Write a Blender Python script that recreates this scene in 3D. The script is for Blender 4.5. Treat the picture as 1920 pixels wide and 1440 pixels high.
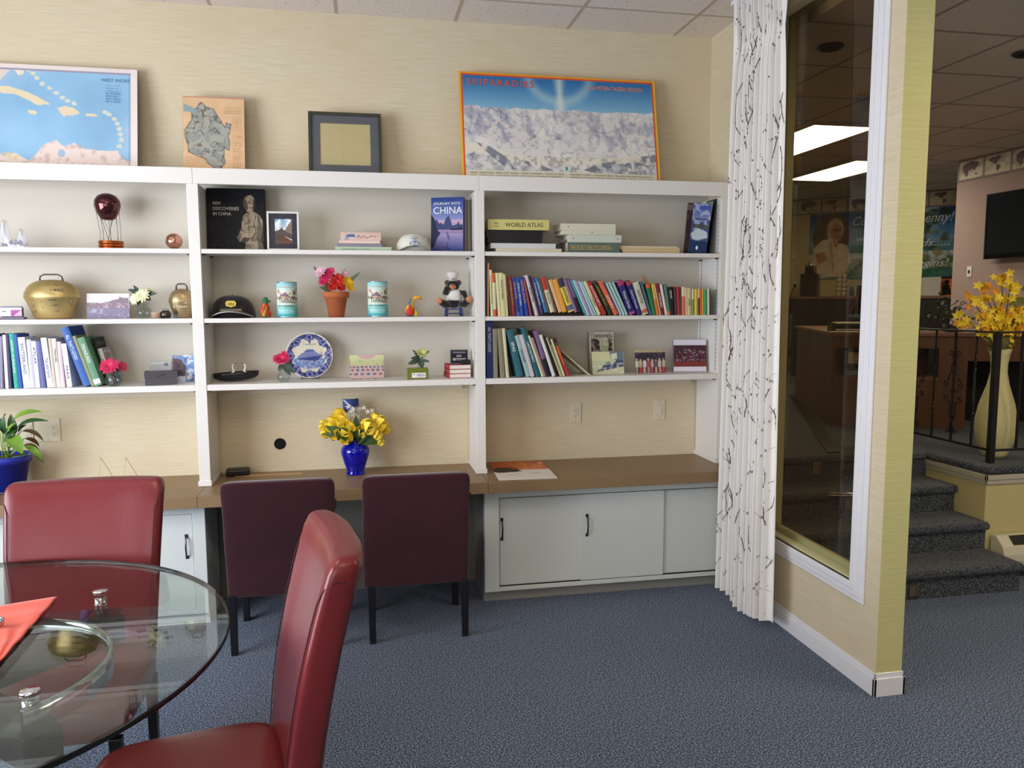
import bpy, bmesh, math, random
import numpy as np
from mathutils import Vector, Matrix, Euler
R_ = math.radians
random.seed(7); rng = np.random.RandomState(11)
for o in list(bpy.data.objects): bpy.data.objects.remove(o)
scn = bpy.context.scene
COL = scn.collection

# ------------------------------------------------------------------ camera
CAM = Vector((-.1737, -4.7815, 1.7536)); YAW, PITCH, ROLL, FPX = .1924, -.1049, -.0032, 1468.88
_sy, _cy, _sp, _cp = math.sin(YAW), math.cos(YAW), math.sin(PITCH), math.cos(PITCH)
FW = Vector((_sy*_cp, _cy*_cp, _sp)); RT = Vector((_cy, -_sy, 0)); UPV = RT.cross(FW)
RT2 = RT*math.cos(ROLL)+UPV*math.sin(ROLL); UP2 = -RT*math.sin(ROLL)+UPV*math.cos(ROLL)
cd = bpy.data.cameras.new('camera'); cam = bpy.data.objects.new('camera', cd); COL.objects.link(cam)
cd.sensor_width = 36; cd.lens = FPX/1920*36; cd.clip_start = .05; cd.clip_end = 100
cam.matrix_world = Matrix(((RT2.x, UP2.x, -FW.x, CAM.x), (RT2.y, UP2.y, -FW.y, CAM.y), (RT2.z, UP2.z, -FW.z, CAM.z), (0, 0, 0, 1)))
scn.camera = cam
def ray(u, v): return FW+RT2*((u-960)/FPX)-UP2*((v-720)/FPX)
def on(u, v, ax, val):
    d = ray(u, v); return CAM+d*((val-CAM[ax])/d[ax])
def at(u, v, y): return on(u, v, 1, y)
def mpp(p): return (Vector(p)-CAM).dot(FW)/FPX        # metres per pixel at a point

# ------------------------------------------------------------------ view, world, lights
vs = scn.view_settings; vs.view_transform = 'Standard'; vs.look = 'None'; vs.gamma = 1; vs.use_curve_mapping = False
vs.exposure = 0.38
w = bpy.data.worlds.new('world'); scn.world = w; w.use_nodes = True
wb = w.node_tree.nodes['Background']; wb.inputs[0].default_value = (.72, .82, 1, 1); wb.inputs[1].default_value = 1.0
def area(name, loc, aim, sx, sy, power, col, spread=180):
    l = bpy.data.lights.new(name, 'AREA'); l.shape = 'RECTANGLE'; l.size = sx; l.size_y = sy; l.energy = power; l.color = col; l.spread = R_(spread)
    o = bpy.data.objects.new(name, l); COL.objects.link(o); o.location = loc
    o.rotation_euler = (Vector(aim)-Vector(loc)).to_track_quat('-Z', 'Y').to_euler(); return o
area('window_daylight_side', (-3.55, -3.0, 1.7), (.3, -1.2, 1.35), 2.7, 1.8, 138, (.84, .90, 1))
area('window_daylight_front', (-1.6, -7.35, 1.85), (-.3, 0, 1.5), 2.9, 1.9, 30, (.96, .95, .93))

# ------------------------------------------------------------------ materials
def lin(c):
    if isinstance(c, str): c = tuple(int(c[i:i+2], 16) for i in (0, 2, 4))
    c = [x/255 for x in c]
    return tuple(x/12.92 if x <= .04045 else ((x+.055)/1.055)**2.4 for x in c)+(1,)
MC = {}
def mat(name, col='808080', rough=.5, metal=0, spec=.5, trans=0, ior=1.45, emit=None, es=0, coat=0, sheen=0, noise=None, bump=None, alpha=1, scale=(1, 1, 1)):
    """noise=(scale, strength, second colour); bump=(scale, strength)"""
    if name in MC: return MC[name]
    m = bpy.data.materials.new(name); m.use_nodes = True; nt = m.node_tree; b = nt.nodes['Principled BSDF']; MC[name] = m
    b.inputs['Base Color'].default_value = lin(col); b.inputs['Roughness'].default_value = rough; b.inputs['Metallic'].default_value = metal
    b.inputs['Specular IOR Level'].default_value = spec; b.inputs['Transmission Weight'].default_value = trans; b.inputs['IOR'].default_value = ior
    b.inputs['Coat Weight'].default_value = coat; b.inputs['Sheen Weight'].default_value = sheen; b.inputs['Alpha'].default_value = alpha
    if emit: b.inputs['Emission Color'].default_value = lin(emit); b.inputs['Emission Strength'].default_value = es
    if noise or bump:
        tc = nt.nodes.new('ShaderNodeTexCoord'); mp = nt.nodes.new('ShaderNodeMapping'); mp.inputs['Scale'].default_value = scale
        nt.links.new(tc.outputs['Object'], mp.inputs[0])
    if noise:
        n = nt.nodes.new('ShaderNodeTexNoise'); n.inputs['Scale'].default_value = noise[0]; n.inputs['Detail'].default_value = 5
        r = nt.nodes.new('ShaderNodeValToRGB'); r.color_ramp.elements[0].position = .5-noise[1]; r.color_ramp.elements[1].position = .5+noise[1]
        r.color_ramp.elements[0].color = lin(noise[2]); r.color_ramp.elements[1].color = lin(col)
        nt.links.new(mp.outputs[0], n.inputs['Vector']); nt.links.new(n.outputs['Fac'], r.inputs[0]); nt.links.new(r.outputs[0], b.inputs['Base Color'])
    if bump:
        n = nt.nodes.new('ShaderNodeTexNoise'); n.inputs['Scale'].default_value = bump[0]; n.inputs['Detail'].default_value = 4
        bp = nt.nodes.new('ShaderNodeBump'); bp.inputs['Strength'].default_value = bump[1]; bp.inputs['Distance'].default_value = .004
        nt.links.new(mp.outputs[0], n.inputs['Vector']); nt.links.new(n.outputs['Fac'], bp.inputs['Height']); nt.links.new(bp.outputs[0], b.inputs['Normal'])
    return m
def glassmat(name, tint, ior=1.45, rough=0.0):
    if name in MC: return MC[name]
    m = bpy.data.materials.new(name); m.use_nodes = True; nt = m.node_tree; nt.nodes.clear(); MC[name] = m
    out = nt.nodes.new('ShaderNodeOutputMaterial'); mx = nt.nodes.new('ShaderNodeMixShader'); fr = nt.nodes.new('ShaderNodeFresnel'); ge = nt.nodes.new('ShaderNodeNewGeometry'); mr = nt.nodes.new('ShaderNodeMapRange'); mr.inputs['To Min'].default_value = ior; mr.inputs['To Max'].default_value = 1/ior
    nt.links.new(ge.outputs['Backfacing'], mr.inputs['Value']); nt.links.new(mr.outputs[0], fr.inputs[0])
    t = nt.nodes.new('ShaderNodeBsdfTransparent'); t.inputs[0].default_value = lin(tint); g = nt.nodes.new('ShaderNodeBsdfGlossy'); g.inputs['Roughness'].default_value = rough
    nt.links.new(fr.outputs[0], mx.inputs[0]); nt.links.new(t.outputs[0], mx.inputs[1]); nt.links.new(g.outputs[0], mx.inputs[2]); nt.links.new(mx.outputs[0], out.inputs[0])
    return m
def vcol(name, rough=.6, spec=.4):
    if name in MC: return MC[name]
    m = bpy.data.materials.new(name); m.use_nodes = True; nt = m.node_tree; b = nt.nodes['Principled BSDF']; MC[name] = m
    a = nt.nodes.new('ShaderNodeVertexColor'); a.layer_name = 'Col'; nt.links.new(a.outputs[0], b.inputs['Base Color'])
    b.inputs['Roughness'].default_value = rough; b.inputs['Specular IOR Level'].default_value = spec; return m
def wallpaper(name, c1, c2, c3):
    m = mat(name, c1, .85, spec=.2); nt = m.node_tree; b = nt.nodes['Principled BSDF']
    tc = nt.nodes.new('ShaderNodeTexCoord')
    def nz(sc, detail, s=1):
        mp = nt.nodes.new('ShaderNodeMapping'); mp.inputs['Scale'].default_value = sc; nt.links.new(tc.outputs['Object'], mp.inputs[0])
        n = nt.nodes.new('ShaderNodeTexNoise'); n.inputs['Scale'].default_value = s; n.inputs['Detail'].default_value = detail; nt.links.new(mp.outputs[0], n.inputs['Vector']); return n
    n1 = nz((6, 6, 190), 4); n2 = nz((1.2, 1.2, 2.2), 2)
    r = nt.nodes.new('ShaderNodeValToRGB'); e = r.color_ramp.elements; e[0].position = .32; e[0].color = lin(c2); e[1].position = .66; e[1].color = lin(c1)
    nt.links.new(n1.outputs['Fac'], r.inputs[0])
    mx = nt.nodes.new('ShaderNodeMix'); mx.data_type = 'RGBA'; mx.inputs['B'].default_value = lin(c3)
    r2 = nt.nodes.new('ShaderNodeMapRange'); r2.inputs['From Min'].default_value = .4; r2.inputs['From Max'].default_value = .7; r2.inputs['To Max'].default_value = .4
    nt.links.new(n2.outputs['Fac'], r2.inputs['Value']); nt.links.new(r2.outputs[0], mx.inputs['Factor']); nt.links.new(r.outputs[0], mx.inputs['A'])
    nt.links.new(mx.outputs['Result'], b.inputs['Base Color'])
    bp = nt.nodes.new('ShaderNodeBump'); bp.inputs['Strength'].default_value = .25; bp.inputs['Distance'].default_value = .002
    nt.links.new(n1.outputs['Fac'], bp.inputs['Height']); nt.links.new(bp.outputs[0], b.inputs['Normal']); return m
def carpet(name, base, dark, light):
    m = mat(name, base, .95, spec=.1, sheen=.15); nt = m.node_tree; b = nt.nodes['Principled BSDF']
    tc = nt.nodes.new('ShaderNodeTexCoord'); n = nt.nodes.new('ShaderNodeTexNoise'); n.inputs['Scale'].default_value = 150; n.inputs['Detail'].default_value = 2
    nt.links.new(tc.outputs['Object'], n.inputs['Vector'])
    r = nt.nodes.new('ShaderNodeValToRGB'); cr = r.color_ramp; cr.elements[0].position = .36; cr.elements[0].color = lin(dark); cr.elements[1].position = .68; cr.elements[1].color = lin(light)
    e = cr.elements.new(.5); e.color = lin(base); nt.links.new(n.outputs['Fac'], r.inputs[0]); nt.links.new(r.outputs[0], b.inputs['Base Color'])
    bp = nt.nodes.new('ShaderNodeBump'); bp.inputs['Strength'].default_value = .6; bp.inputs['Distance'].default_value = .006
    nt.links.new(n.outputs['Fac'], bp.inputs['Height']); nt.links.new(bp.outputs[0], b.inputs['Normal']); return m
def tiles(name, col, line, sp, ox, oy, lw=.022):
    """suspended ceiling: fissured tiles between T bars every sp metres"""
    m = mat(name, col, .9, spec=.1); nt = m.node_tree; b = nt.nodes['Principled BSDF']; N = nt.nodes; L = nt.links
    tc = N.new('ShaderNodeTexCoord'); sx = N.new('ShaderNodeSeparateXYZ'); L.new(tc.outputs['Object'], sx.inputs[0])
    def mth(op, a, bb=None):
        q = N.new('ShaderNodeMath'); q.operation = op
        for i, val in enumerate((a, bb)):
            if val is None: continue
            if isinstance(val, (int, float)): q.inputs[i].default_value = val
            else: L.new(val, q.inputs[i])
        return q.outputs[0]
    def bar(o, off):
        f = mth('FRACT', mth('DIVIDE', mth('SUBTRACT', o, off-lw/2+100*sp), sp)); return mth('LESS_THAN', f, lw/sp)
    g = mth('MAXIMUM', bar(sx.outputs[0], ox), bar(sx.outputs[1], oy))
    n = N.new('ShaderNodeTexNoise'); n.inputs['Scale'].default_value = 70; n.inputs['Detail'].default_value = 3; L.new(tc.outputs['Object'], n.inputs['Vector'])
    pit = mth('LESS_THAN', n.outputs['Fac'], .36)
    dk = tuple(x*.72 for x in lin(col)[:3])+(1,)
    m1 = N.new('ShaderNodeMix'); m1.data_type = 'RGBA'; m1.inputs['A'].default_value = lin(col); m1.inputs['B'].default_value = dk; L.new(pit, m1.inputs['Factor'])
    m2 = N.new('ShaderNodeMix'); m2.data_type = 'RGBA'; m2.inputs['B'].default_value = lin(line); L.new(m1.outputs['Result'], m2.inputs['A']); L.new(g, m2.inputs['Factor'])
    L.new(m2.outputs['Result'], b.inputs['Base Color']); return m

# ------------------------------------------------------------------ mesh builder
class MB:
    def __init__(s): s.v = []; s.f = []; s.m = []; s.s = []
    def add(s, vs, fs, mi=0, sm=False, M=None):
        o = len(s.v)
        if M is not None: vs = [M @ Vector(p) for p in vs]
        s.v += [tuple(p) for p in vs]
        for f in fs: s.f.append(tuple(i+o for i in f)); s.m.append(mi); s.s.append(sm)
        return s
    def box(s, x0, x1, y0, y1, z0, z1, mi=0, M=None):
        return s.add([(x0, y0, z0), (x1, y0, z0), (x1, y1, z0), (x0, y1, z0), (x0, y0, z1), (x1, y0, z1), (x1, y1, z1), (x0, y1, z1)],
                     [(3, 2, 1, 0), (4, 5, 6, 7), (0, 1, 5, 4), (1, 2, 6, 5), (2, 3, 7, 6), (3, 0, 4, 7)], mi, False, M)
    def lathe(s, prof, n=32, c=(0, 0, 0), mi=0, M=None, sm=True, sq=(1, 1), cap=True):
        vs = []; fs = []
        for r, z in prof:
            for i in range(n):
                a = 2*math.pi*i/n; vs.append((c[0]+r*math.cos(a)*sq[0], c[1]+r*math.sin(a)*sq[1], c[2]+z))
        for j in range(len(prof)-1):
            for i in range(n):
                k = (i+1) % n; fs.append((j*n+i, j*n+k, (j+1)*n+k, (j+1)*n+i))
        if cap and prof[0][0] > 1e-6: fs.append(tuple(reversed(range(n))))
        if cap and prof[-1][0] > 1e-6: fs.append(tuple((len(prof)-1)*n+i for i in range(n)))
        return s.add(vs, fs, mi, sm, M)
    def ball(s, c, r, n=20, k=12, mi=0, M=None):
        if isinstance(r, (int, float)): r = (r, r, r)
        vs = []; fs = []
        for j in range(k+1):
            t = math.pi*j/k
            for i in range(n):
                a = 2*math.pi*i/n; vs.append((c[0]+r[0]*math.sin(t)*math.cos(a), c[1]+r[1]*math.sin(t)*math.sin(a), c[2]-r[2]*math.cos(t)))
        for j in range(k):
            for i in range(n):
                q = (i+1) % n; fs.append((j*n+i, j*n+q, (j+1)*n+q, (j+1)*n+i))
        return s.add(vs, fs, mi, True, M)
    def tube(s, pts, r, n=8, mi=0, closed=False, M=None, flat=1):
        P = [Vector(p) for p in pts]; m = len(P); vs = []; fs = []
        rr = r if isinstance(r, (list, tuple)) else [r]*m; prev = None
        for i in range(m):
            a = P[(i-1) % m] if (closed or i) else P[0]; b = P[(i+1) % m] if (closed or i < m-1) else P[-1]
            t = (b-a).normalized() if (b-a).length > 1e-9 else Vector((0, 0, 1))
            if prev is None:
                u = t.cross(Vector((0, 0, 1)));
                if u.length < 1e-3: u = t.cross(Vector((1, 0, 0)))
                u.normalize()
            else:
                u = prev-t*prev.dot(t); u.normalize()
            prev = u; w_ = t.cross(u)
            for k in range(n):
                an = 2*math.pi*k/n; vs.append(P[i]+(u*math.cos(an)+w_*math.sin(an)*flat)*rr[i])
        for i in range(m if closed else m-1):
            j = (i+1) % m
            for k in range(n): q = (k+1) % n; fs.append((i*n+k, i*n+q, j*n+q, j*n+k))
        if not closed: fs += [tuple(reversed(range(n))), tuple((m-1)*n+k for k in range(n))]
        return s.add(vs, fs, mi, True, M)
    def prism(s, poly, d0, d1, mi=0, M=None, plane='xz', sm=False):
        """polygon in plane, extruded d0..d1 along the third axis"""
        def P(a, b, d): return {'xz': (a, d, b), 'xy': (a, b, d), 'yz': (d, a, b)}[plane]
        n = len(poly); vs = [P(a, b, d0) for a, b in poly]+[P(a, b, d1) for a, b in poly]
        fs = [tuple(range(n)), tuple(reversed(range(n, 2*n)))]+[(i, i+n, (i+1) % n+n, (i+1) % n) for i in range(n)]
        return s.add(vs, fs, mi, sm, M)
    def sheet(s, fn, nu, nv, mi=0, M=None, sm=True):
        vs = [fn(i/nu, j/nv) for j in range(nv+1) for i in range(nu+1)]
        fs = [(j*(nu+1)+i, j*(nu+1)+i+1, (j+1)*(nu+1)+i+1, (j+1)*(nu+1)+i) for j in range(nv) for i in range(nu)]
        return s.add(vs, fs, mi, sm, M)
    def leaf(s, base, tip, wid, droop=.0, up=(0, 0, 1), mi=0, n=6, fold=.25, belly=.45):
        """thin pointed blade from base to tip; droop bends it, fold makes the midrib"""
        b, t = Vector(base), Vector(tip); d = t-b; L = d.length; side = d.cross(Vector(up))
        if side.length < 1e-6: side = Vector((1, 0, 0))
        side.normalize(); nrm = side.cross(d).normalized(); rows = []
        for i in range(n+1):
            q = i/n; wq = wid*.5*max(0, math.sin(math.pi*q**(.9 if belly > .5 else belly+.35)))**.8 if 0 < i < n else 0
            c = b+d*q+nrm*(4*droop*L*q*(1-q))
            rows.append((c+side*wq+nrm*wq*fold, c, c-side*wq+nrm*wq*fold))
        vs = [p for r in rows for p in r]; fs = []
        for i in range(n):
            a = i*3; fs += [(a, a+1, a+4, a+3), (a+1, a+2, a+5, a+4)]
        return s.add(vs, fs, mi, True)
    def build(s, name, mats, parent=None, bevel=0, seg=2, subd=0, solid=0, loc=None, weld=False):
        me = bpy.data.meshes.new(name); me.from_pydata(s.v, [], s.f)
        if not isinstance(mats, (list, tuple)): mats = [mats]
        for m in mats: me.materials.append(m)
        me.polygons.foreach_set('material_index', s.m); me.polygons.foreach_set('use_smooth', s.s); me.update()
        bm = bmesh.new(); bm.from_mesh(me)
        if weld: bmesh.ops.remove_doubles(bm, verts=bm.verts, dist=1e-5)
        bmesh.ops.recalc_face_normals(bm, faces=bm.faces); bm.to_mesh(me); bm.free()
        o = bpy.data.objects.new(name, me); COL.objects.link(o)
        if parent is not None: o.parent = parent
        if loc is not None: o.location = loc
        if solid: q = o.modifiers.new('solid', 'SOLIDIFY'); q.thickness = solid; q.offset = 0
        if bevel:
            q = o.modifiers.new('bevel', 'BEVEL'); q.width = bevel; q.segments = seg; q.limit_method = 'ANGLE'; q.angle_limit = R_(40); q.harden_normals = False
        if subd: q = o.modifiers.new('sub', 'SUBSURF'); q.levels = subd; q.render_levels = subd
        return o
def BOX(*a, **k): return MB().box(*a, **k)
def tag(o, label, cat, group=None, kind=None):
    if label: o['label'] = label
    if cat: o['category'] = cat
    if group: o['group'] = group
    if kind: o['kind'] = kind
    return o
def thing(name, label, cat, loc=(0, 0, 0), rot=(0, 0, 0), group=None):
    o = bpy.data.objects.new(name, None); COL.objects.link(o); o.location = loc; o.rotation_euler = rot if not isinstance(rot, (int, float)) else (0, 0, rot)
    o.empty_display_size = .02; return tag(o, label, cat, group)
def struct(o, label=None): o['kind'] = 'structure'; (label and o.__setitem__('label', label)); return o
TEXTS = []
def text(s, parent, p, width=None, height=.01, m=None, rot=(90, 0, 0), name='lettering', align='LEFT', spacing=1, ext=.00015, shear=0):
    c = bpy.data.curves.new(name, 'FONT'); c.body = s; c.size = height*1.42; c.extrude = ext; c.align_x = align; c.space_character = spacing; c.shear = shear; c.resolution_u = 3
    c.materials.append(m); o = bpy.data.objects.new(name, c); COL.objects.link(o)
    o.rotation_euler = Euler([R_(a) for a in rot]); o.location = p
    if parent is not None: o.parent = parent
    if width: TEXTS.append((o, width))
    return o

# ------------------------------------------------------------------ painted panels (maps, covers, photographs)
def fbm(h, w_, sc, oct=4, seed=0):
    r = np.random.RandomState(seed); out = np.zeros((h, w_)); amp = 1; tot = 0
    for k in range(oct):
        gh = max(2, int(h/sc*2**k)+2); gw = max(2, int(w_/sc*2**k)+2); g = r.rand(gh, gw)
        y = np.linspace(0, gh-1.001, h); x = np.linspace(0, gw-1.001, w_); yi = y.astype(int); xi = x.astype(int); fy = (y-yi)[:, None]; fx = (x-xi)[None]
        fy = fy*fy*(3-2*fy); fx = fx*fx*(3-2*fx)
        a = g[yi][:, xi]; b = g[yi][:, xi+1]; c = g[yi+1][:, xi]; d = g[yi+1][:, xi+1]
        out += amp*((a*(1-fx)+b*fx)*(1-fy)+(c*(1-fx)+d*fx)*fy); tot += amp; amp *= .5
    return out/tot
def rgb(c): return np.array([int(c[i:i+2], 16) for i in (0, 2, 4)], float)/255
class Cv:
    """small painting surface; coordinates 0..1, y downwards; sRGB"""
    def __init__(s, nx, ny, bg='ffffff', seed=1):
        s.nx, s.ny, s.seed = nx, ny, seed; s.a = np.zeros((ny, nx, 3))+rgb(bg); s.Y, s.X = np.mgrid[0:ny, 0:nx]; s.X = s.X/(nx-1); s.Y = s.Y/(ny-1)
    def put(s, mask, c, k=1.0):
        c = rgb(c) if isinstance(c, str) else c; kk = (mask*k)[..., None]; s.a = s.a*(1-kk)+c*kk; return s
    def rect(s, x0, y0, x1, y1, c, k=1): return s.put(((s.X >= x0) & (s.X <= x1) & (s.Y >= y0) & (s.Y <= y1)).astype(float), c, k)
    def disc(s, cx, cy, rx, ry, c, k=1): return s.put((((s.X-cx)/rx)**2+((s.Y-cy)/ry)**2 <= 1).astype(float), c, k)
    def inpoly(s, pts):
        m = np.zeros(s.X.shape, bool); n = len(pts); j = n-1
        for i in range(n):
            xi, yi = pts[i]; xj, yj = pts[j]
            if yi != yj:
                c = ((yi > s.Y) != (yj > s.Y)) & (s.X < (xj-xi)*(s.Y-yi)/(yj-yi)+xi); m ^= c
            j = i
        return m
    def poly(s, pts, c, k=1): return s.put(s.inpoly(pts).astype(float), c, k)
    def line(s, pts, wd, c, k=1):
        asp = s.nx/s.ny
        for (x0, y0), (x1, y1) in zip(pts[:-1], pts[1:]):
            dx, dy = (x1-x0)*asp, y1-y0; L = dx*dx+dy*dy+1e-12; px, py = (s.X-x0)*asp, s.Y-y0
            t = np.clip((px*dx+py*dy)/L, 0, 1); d = np.hypot(px-t*dx, py-t*dy); s.put((d < wd/2).astype(float), c, k)
        return s
    def grad(s, y0, y1, c0, c1, mask=None):
        t = np.clip((s.Y-y0)/(y1-y0), 0, 1)[..., None]; col = rgb(c0)*(1-t)+rgb(c1)*t; m = (((s.Y >= y0) & (s.Y <= y1)) if mask is None else mask).astype(float)[..., None]
        s.a = s.a*(1-m)+col*m; return s
    def noise(s, sc, amp, seed=None, mask=None):
        n = (fbm(s.ny, s.nx, sc, 4, s.seed if seed is None else seed)-.5)*2*amp
        if mask is not None: n = n*mask
        s.a = np.clip(s.a+n[..., None], 0, 1); return s
    def mix(s, sc, lo, hi, c, seed=0, mask=None, k=1):
        n = np.clip((fbm(s.ny, s.nx, sc, 5, seed)-lo)/(hi-lo), 0, 1)
        if mask is not None: n = n*mask
        return s.put(n, c, k)
    def lines(s, x0, y0, x1, y1, n, c, k=.6, seed=3):
        """rows of small print"""
        r = np.random.RandomState(seed)
        for i in range(n):
            y = y0+(y1-y0)*(i+.5)/n; h = (y1-y0)/n*.28; x = x0
            while x < x1-.01:
                L = (x1-x0)*r.uniform(.05, .16); s.rect(x, y-h, min(x+L, x1), y+h, c, k); x += L+(x1-x0)*.02
        return s
def panel(name, cv, w_, h_, th, m, parent=None, edge='e8e4da', x0=None, z0=0, bend=None):
    """upright board w_ x h_ (x centred, z from z0), painted face at y=0 towards -y, thickness th behind it"""
    nx, ny = cv.nx, cv.ny; x0 = -w_/2 if x0 is None else x0
    vs = []; xs = cv.X*w_+x0; zs = z0+(1-cv.Y)*h_
    ys = np.zeros_like(xs) if bend is None else bend(cv.X, 1-cv.Y)
    front = np.stack([xs, ys, zs], -1).reshape(-1, 3); nF = nx*ny
    idx = np.arange(nF).reshape(ny, nx)
    q = np.stack([idx[:-1, :-1], idx[1:, :-1], idx[1:, 1:], idx[:-1, 1:]], -1).reshape(-1, 4)
    ring = list(idx[0, :])+list(idx[1:, -1])+list(idx[-1, -2::-1])+list(idx[-2:0:-1, 0]); n = len(ring)
    fr = front[ring]; bk = fr.copy(); bk[:, 1] += th
    verts = np.vstack([front, fr, bk]); a = nF; b = nF+n
    faces = [tuple(t) for t in q]+[(a+i, a+(i+1) % n, b+(i+1) % n, b+i) for i in range(n)]
    # back face as strips between left and right sides: one ngon is enough for flat boards
    if bend is None: faces.append(tuple(b+i for i in range(n)))
    else:
        bk2 = front.copy(); bk2[:, 1] += th; o2 = len(verts); verts = np.vstack([verts, bk2]); faces += [tuple(t[::-1]+o2) for t in q]
    me = bpy.data.meshes.new(name); me.from_pydata(verts.tolist(), [], faces); me.materials.append(m)
    col = np.ones((len(verts), 4)); col[:, :3] = rgb(edge); col[:nF, :3] = np.clip(cv.a.reshape(-1, 3), 0, 1)
    at_ = me.color_attributes.new('Col', 'BYTE_COLOR', 'POINT'); at_.data.foreach_set('color_srgb', col.ravel())
    me.update(); o = bpy.data.objects.new(name, me); COL.objects.link(o)
    if parent is not None: o.parent = parent
    return o
VM = vcol('printed_matte', .7, .25); VG = vcol('printed_gloss', .5, .18)
# ------------------------------------------------------------------ the setting
WP = wallpaper('grasscloth_cream', 'dbd0b6', 'cfc3a3', 'd5bf9e'); WPY = wallpaper('grasscloth_warm_light', 'cfcc92', 'c5c084', 'cccb90')  # WPY: cream paper with warm light from the room beyond put into its colour
CARPET = carpet('carpet_blue', '4b586e', '171d2b', '94a4bd'); CARPG = carpet('carpet_charcoal', '3f444b', '1c2026', '74777a')
WHITE = mat('white_paint', 'e4e1dc', .45); CABW = mat('cabinet_paint', 'd9dedb', .4); TRIMW = mat('trim_paint', 'e8e8ec', .4)
PINK = mat('pink_wall_paint', 'a48e86', .8); CREAMW = mat('cream_wall_paint', 'c9bf93', .8)
BLACK = mat('black_iron', '17171a', .45); DARK = mat('dark_gap', '15120f', .8); CHROME = mat('chrome', 'd9d9dc', .12, metal=1); PEWTER = mat('dark_pewter', '4d4744', .3, metal=1)
WOODO = mat('orange_oak_veneer', '704a2e', .45, noise=(3, .2, '634027'), scale=(6, 6, .6)); WOODD = mat('dark_cherry_wood', '50302a', .4, noise=(3, .2, '41241f'), scale=(1, 6, 6)); WOODM = mat('mid_brown_wood', '84604a', .4, noise=(3, .2, '755240'), scale=(1, 6, 6))
LAM = mat('brown_laminate', '937a5a', .42, noise=(220, .14, '836a4c'))
Z1, Z2 = 3.3937, 3.2; PX = 2.0432; PT = .1272; PY = -1.8243; PLZ = .70; DSUM = 11.83
struct(BOX(-3.75, 9.3, -7.6, .15, -.1, 0).build('floor', CARPET), 'blue speckled commercial carpet floor')
struct(BOX(-3.75, PX+PT, -7.6, .15, Z1, Z1+.1).build('ceiling', tiles('ceiling_tile', 'eadfd6', 'c4b2a0', .683, 1.107, -.36)), 'white fissured suspended ceiling tiles above bookcase')
struct(BOX(-3.75, PX, 0, .15, 0, Z1).build('wall_back', WP), 'cream grasscloth wallpapered wall behind bookcase')
# wall with window openings to the left and behind the camera
def wall_open(name, x0, x1, y0, y1, oa, ob, z0, z1, zt, m, label):
    b = MB(); ax = 'y' if abs(x1-x0) < abs(y1-y0) else 'x'
    if ax == 'y':
        b.box(x0, x1, y0, oa, 0, zt).box(x0, x1, ob, y1, 0, zt).box(x0, x1, oa, ob, 0, z0).box(x0, x1, oa, ob, z1, zt)
    else:
        b.box(x0, oa, y0, y1, 0, zt).box(ob, x1, y0, y1, 0, zt).box(oa, ob, y0, y1, 0, z0).box(oa, ob, y0, y1, z1, zt)
    return struct(b.build(name, m), label)
wall_open('wall_left', -3.75, -3.62, -7.6, 0, -4.4, -1.6, .85, 2.75, Z1, WP, 'cream wall with wide daylight window')
wall_open('wall_front', -3.62, 9.3, -7.6, -7.45, -3.2, .1, .8, 2.9, Z1, WP, 'cream wall with shop window behind the viewer')
# partition with its tall interior window
JY0, JY1, SZ, TZ = -1.645, -.775, .467, 3.25
struct(MB().box(PX, PX+PT, JY1, .15, 0, Z1).box(PX, PX+PT, PY, JY0, 0, Z1).box(PX, PX+PT, JY0, JY1, 0, SZ).box(PX, PX+PT, JY0, JY1, TZ, Z1).build('wall_partition', WP), 'narrow wallpapered partition wall holding the tall window')
cl = BOX(PX-.0005, PX+PT+.0008, PY-.003, PY, .1, Z1).build('trim_1', WPY); struct(cl, 'wallpapered end face of the partition with yellow green light in its colour')
b = MB()
for dx, wd, th in ((0, .085, .012), (.012, .06, .02), (.02, .03, .027)):
    y0, y1, z0 = JY0-wd-0*dx, JY1+wd, SZ-wd
    b.box(PX-th, PX, y0, JY0, z0, 3.38).box(PX-th, PX, JY1, y1, z0, 3.38).box(PX-th, PX, JY0, JY1, z0, SZ)
win = b.build('window_1', TRIMW, bevel=.004); struct(win, 'tall interior window with white moulded casing')
b = MB().box(PX-.004, PX+PT, JY0, JY0+.012, SZ, TZ).box(PX-.004, PX+PT, JY1-.012, JY1, SZ, TZ).box(PX-.004, PX+PT, JY0, JY1, SZ, SZ+.012)
b.build('window_jamb', mat('jamb_paint', 'c9c79c', .5), win)
b = MB().box(PX+.045, PX+.075, JY0+.012, JY0+.04, SZ+.012, TZ).box(PX+.045, PX+.075, JY1-.03, JY1-.012, SZ+.012, TZ).box(PX+.045, PX+.075, JY0+.012, JY1-.012, SZ+.012, SZ+.045)
b.build('window_stop', mat('stop_paint', '9d9a6c', .5), win, bevel=.003)
BOX(PX+.058, PX+.064, JY0+.02, JY1-.02, SZ+.03, TZ).build('window_glass', glassmat('tinted_glass', 'd8d0c2', 1.35), win)
# baseboards
b = MB().box(PX-.015, PX, PY-.015, 0, 0, .085).box(PX-.008, PX, PY-.008, 0, .085, .107).box(PX-.015, PX+PT+.015, PY-.015, PY, 0, .085).box(PX-.008, PX+PT+.008, PY-.008, PY, .085, .107).box(PX+PT, PX+PT+.015, PY-.015, .1, 0, .085)
struct(b.build('baseboard_partition', TRIMW, bevel=.003), 'white moulded baseboard along the partition')
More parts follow.
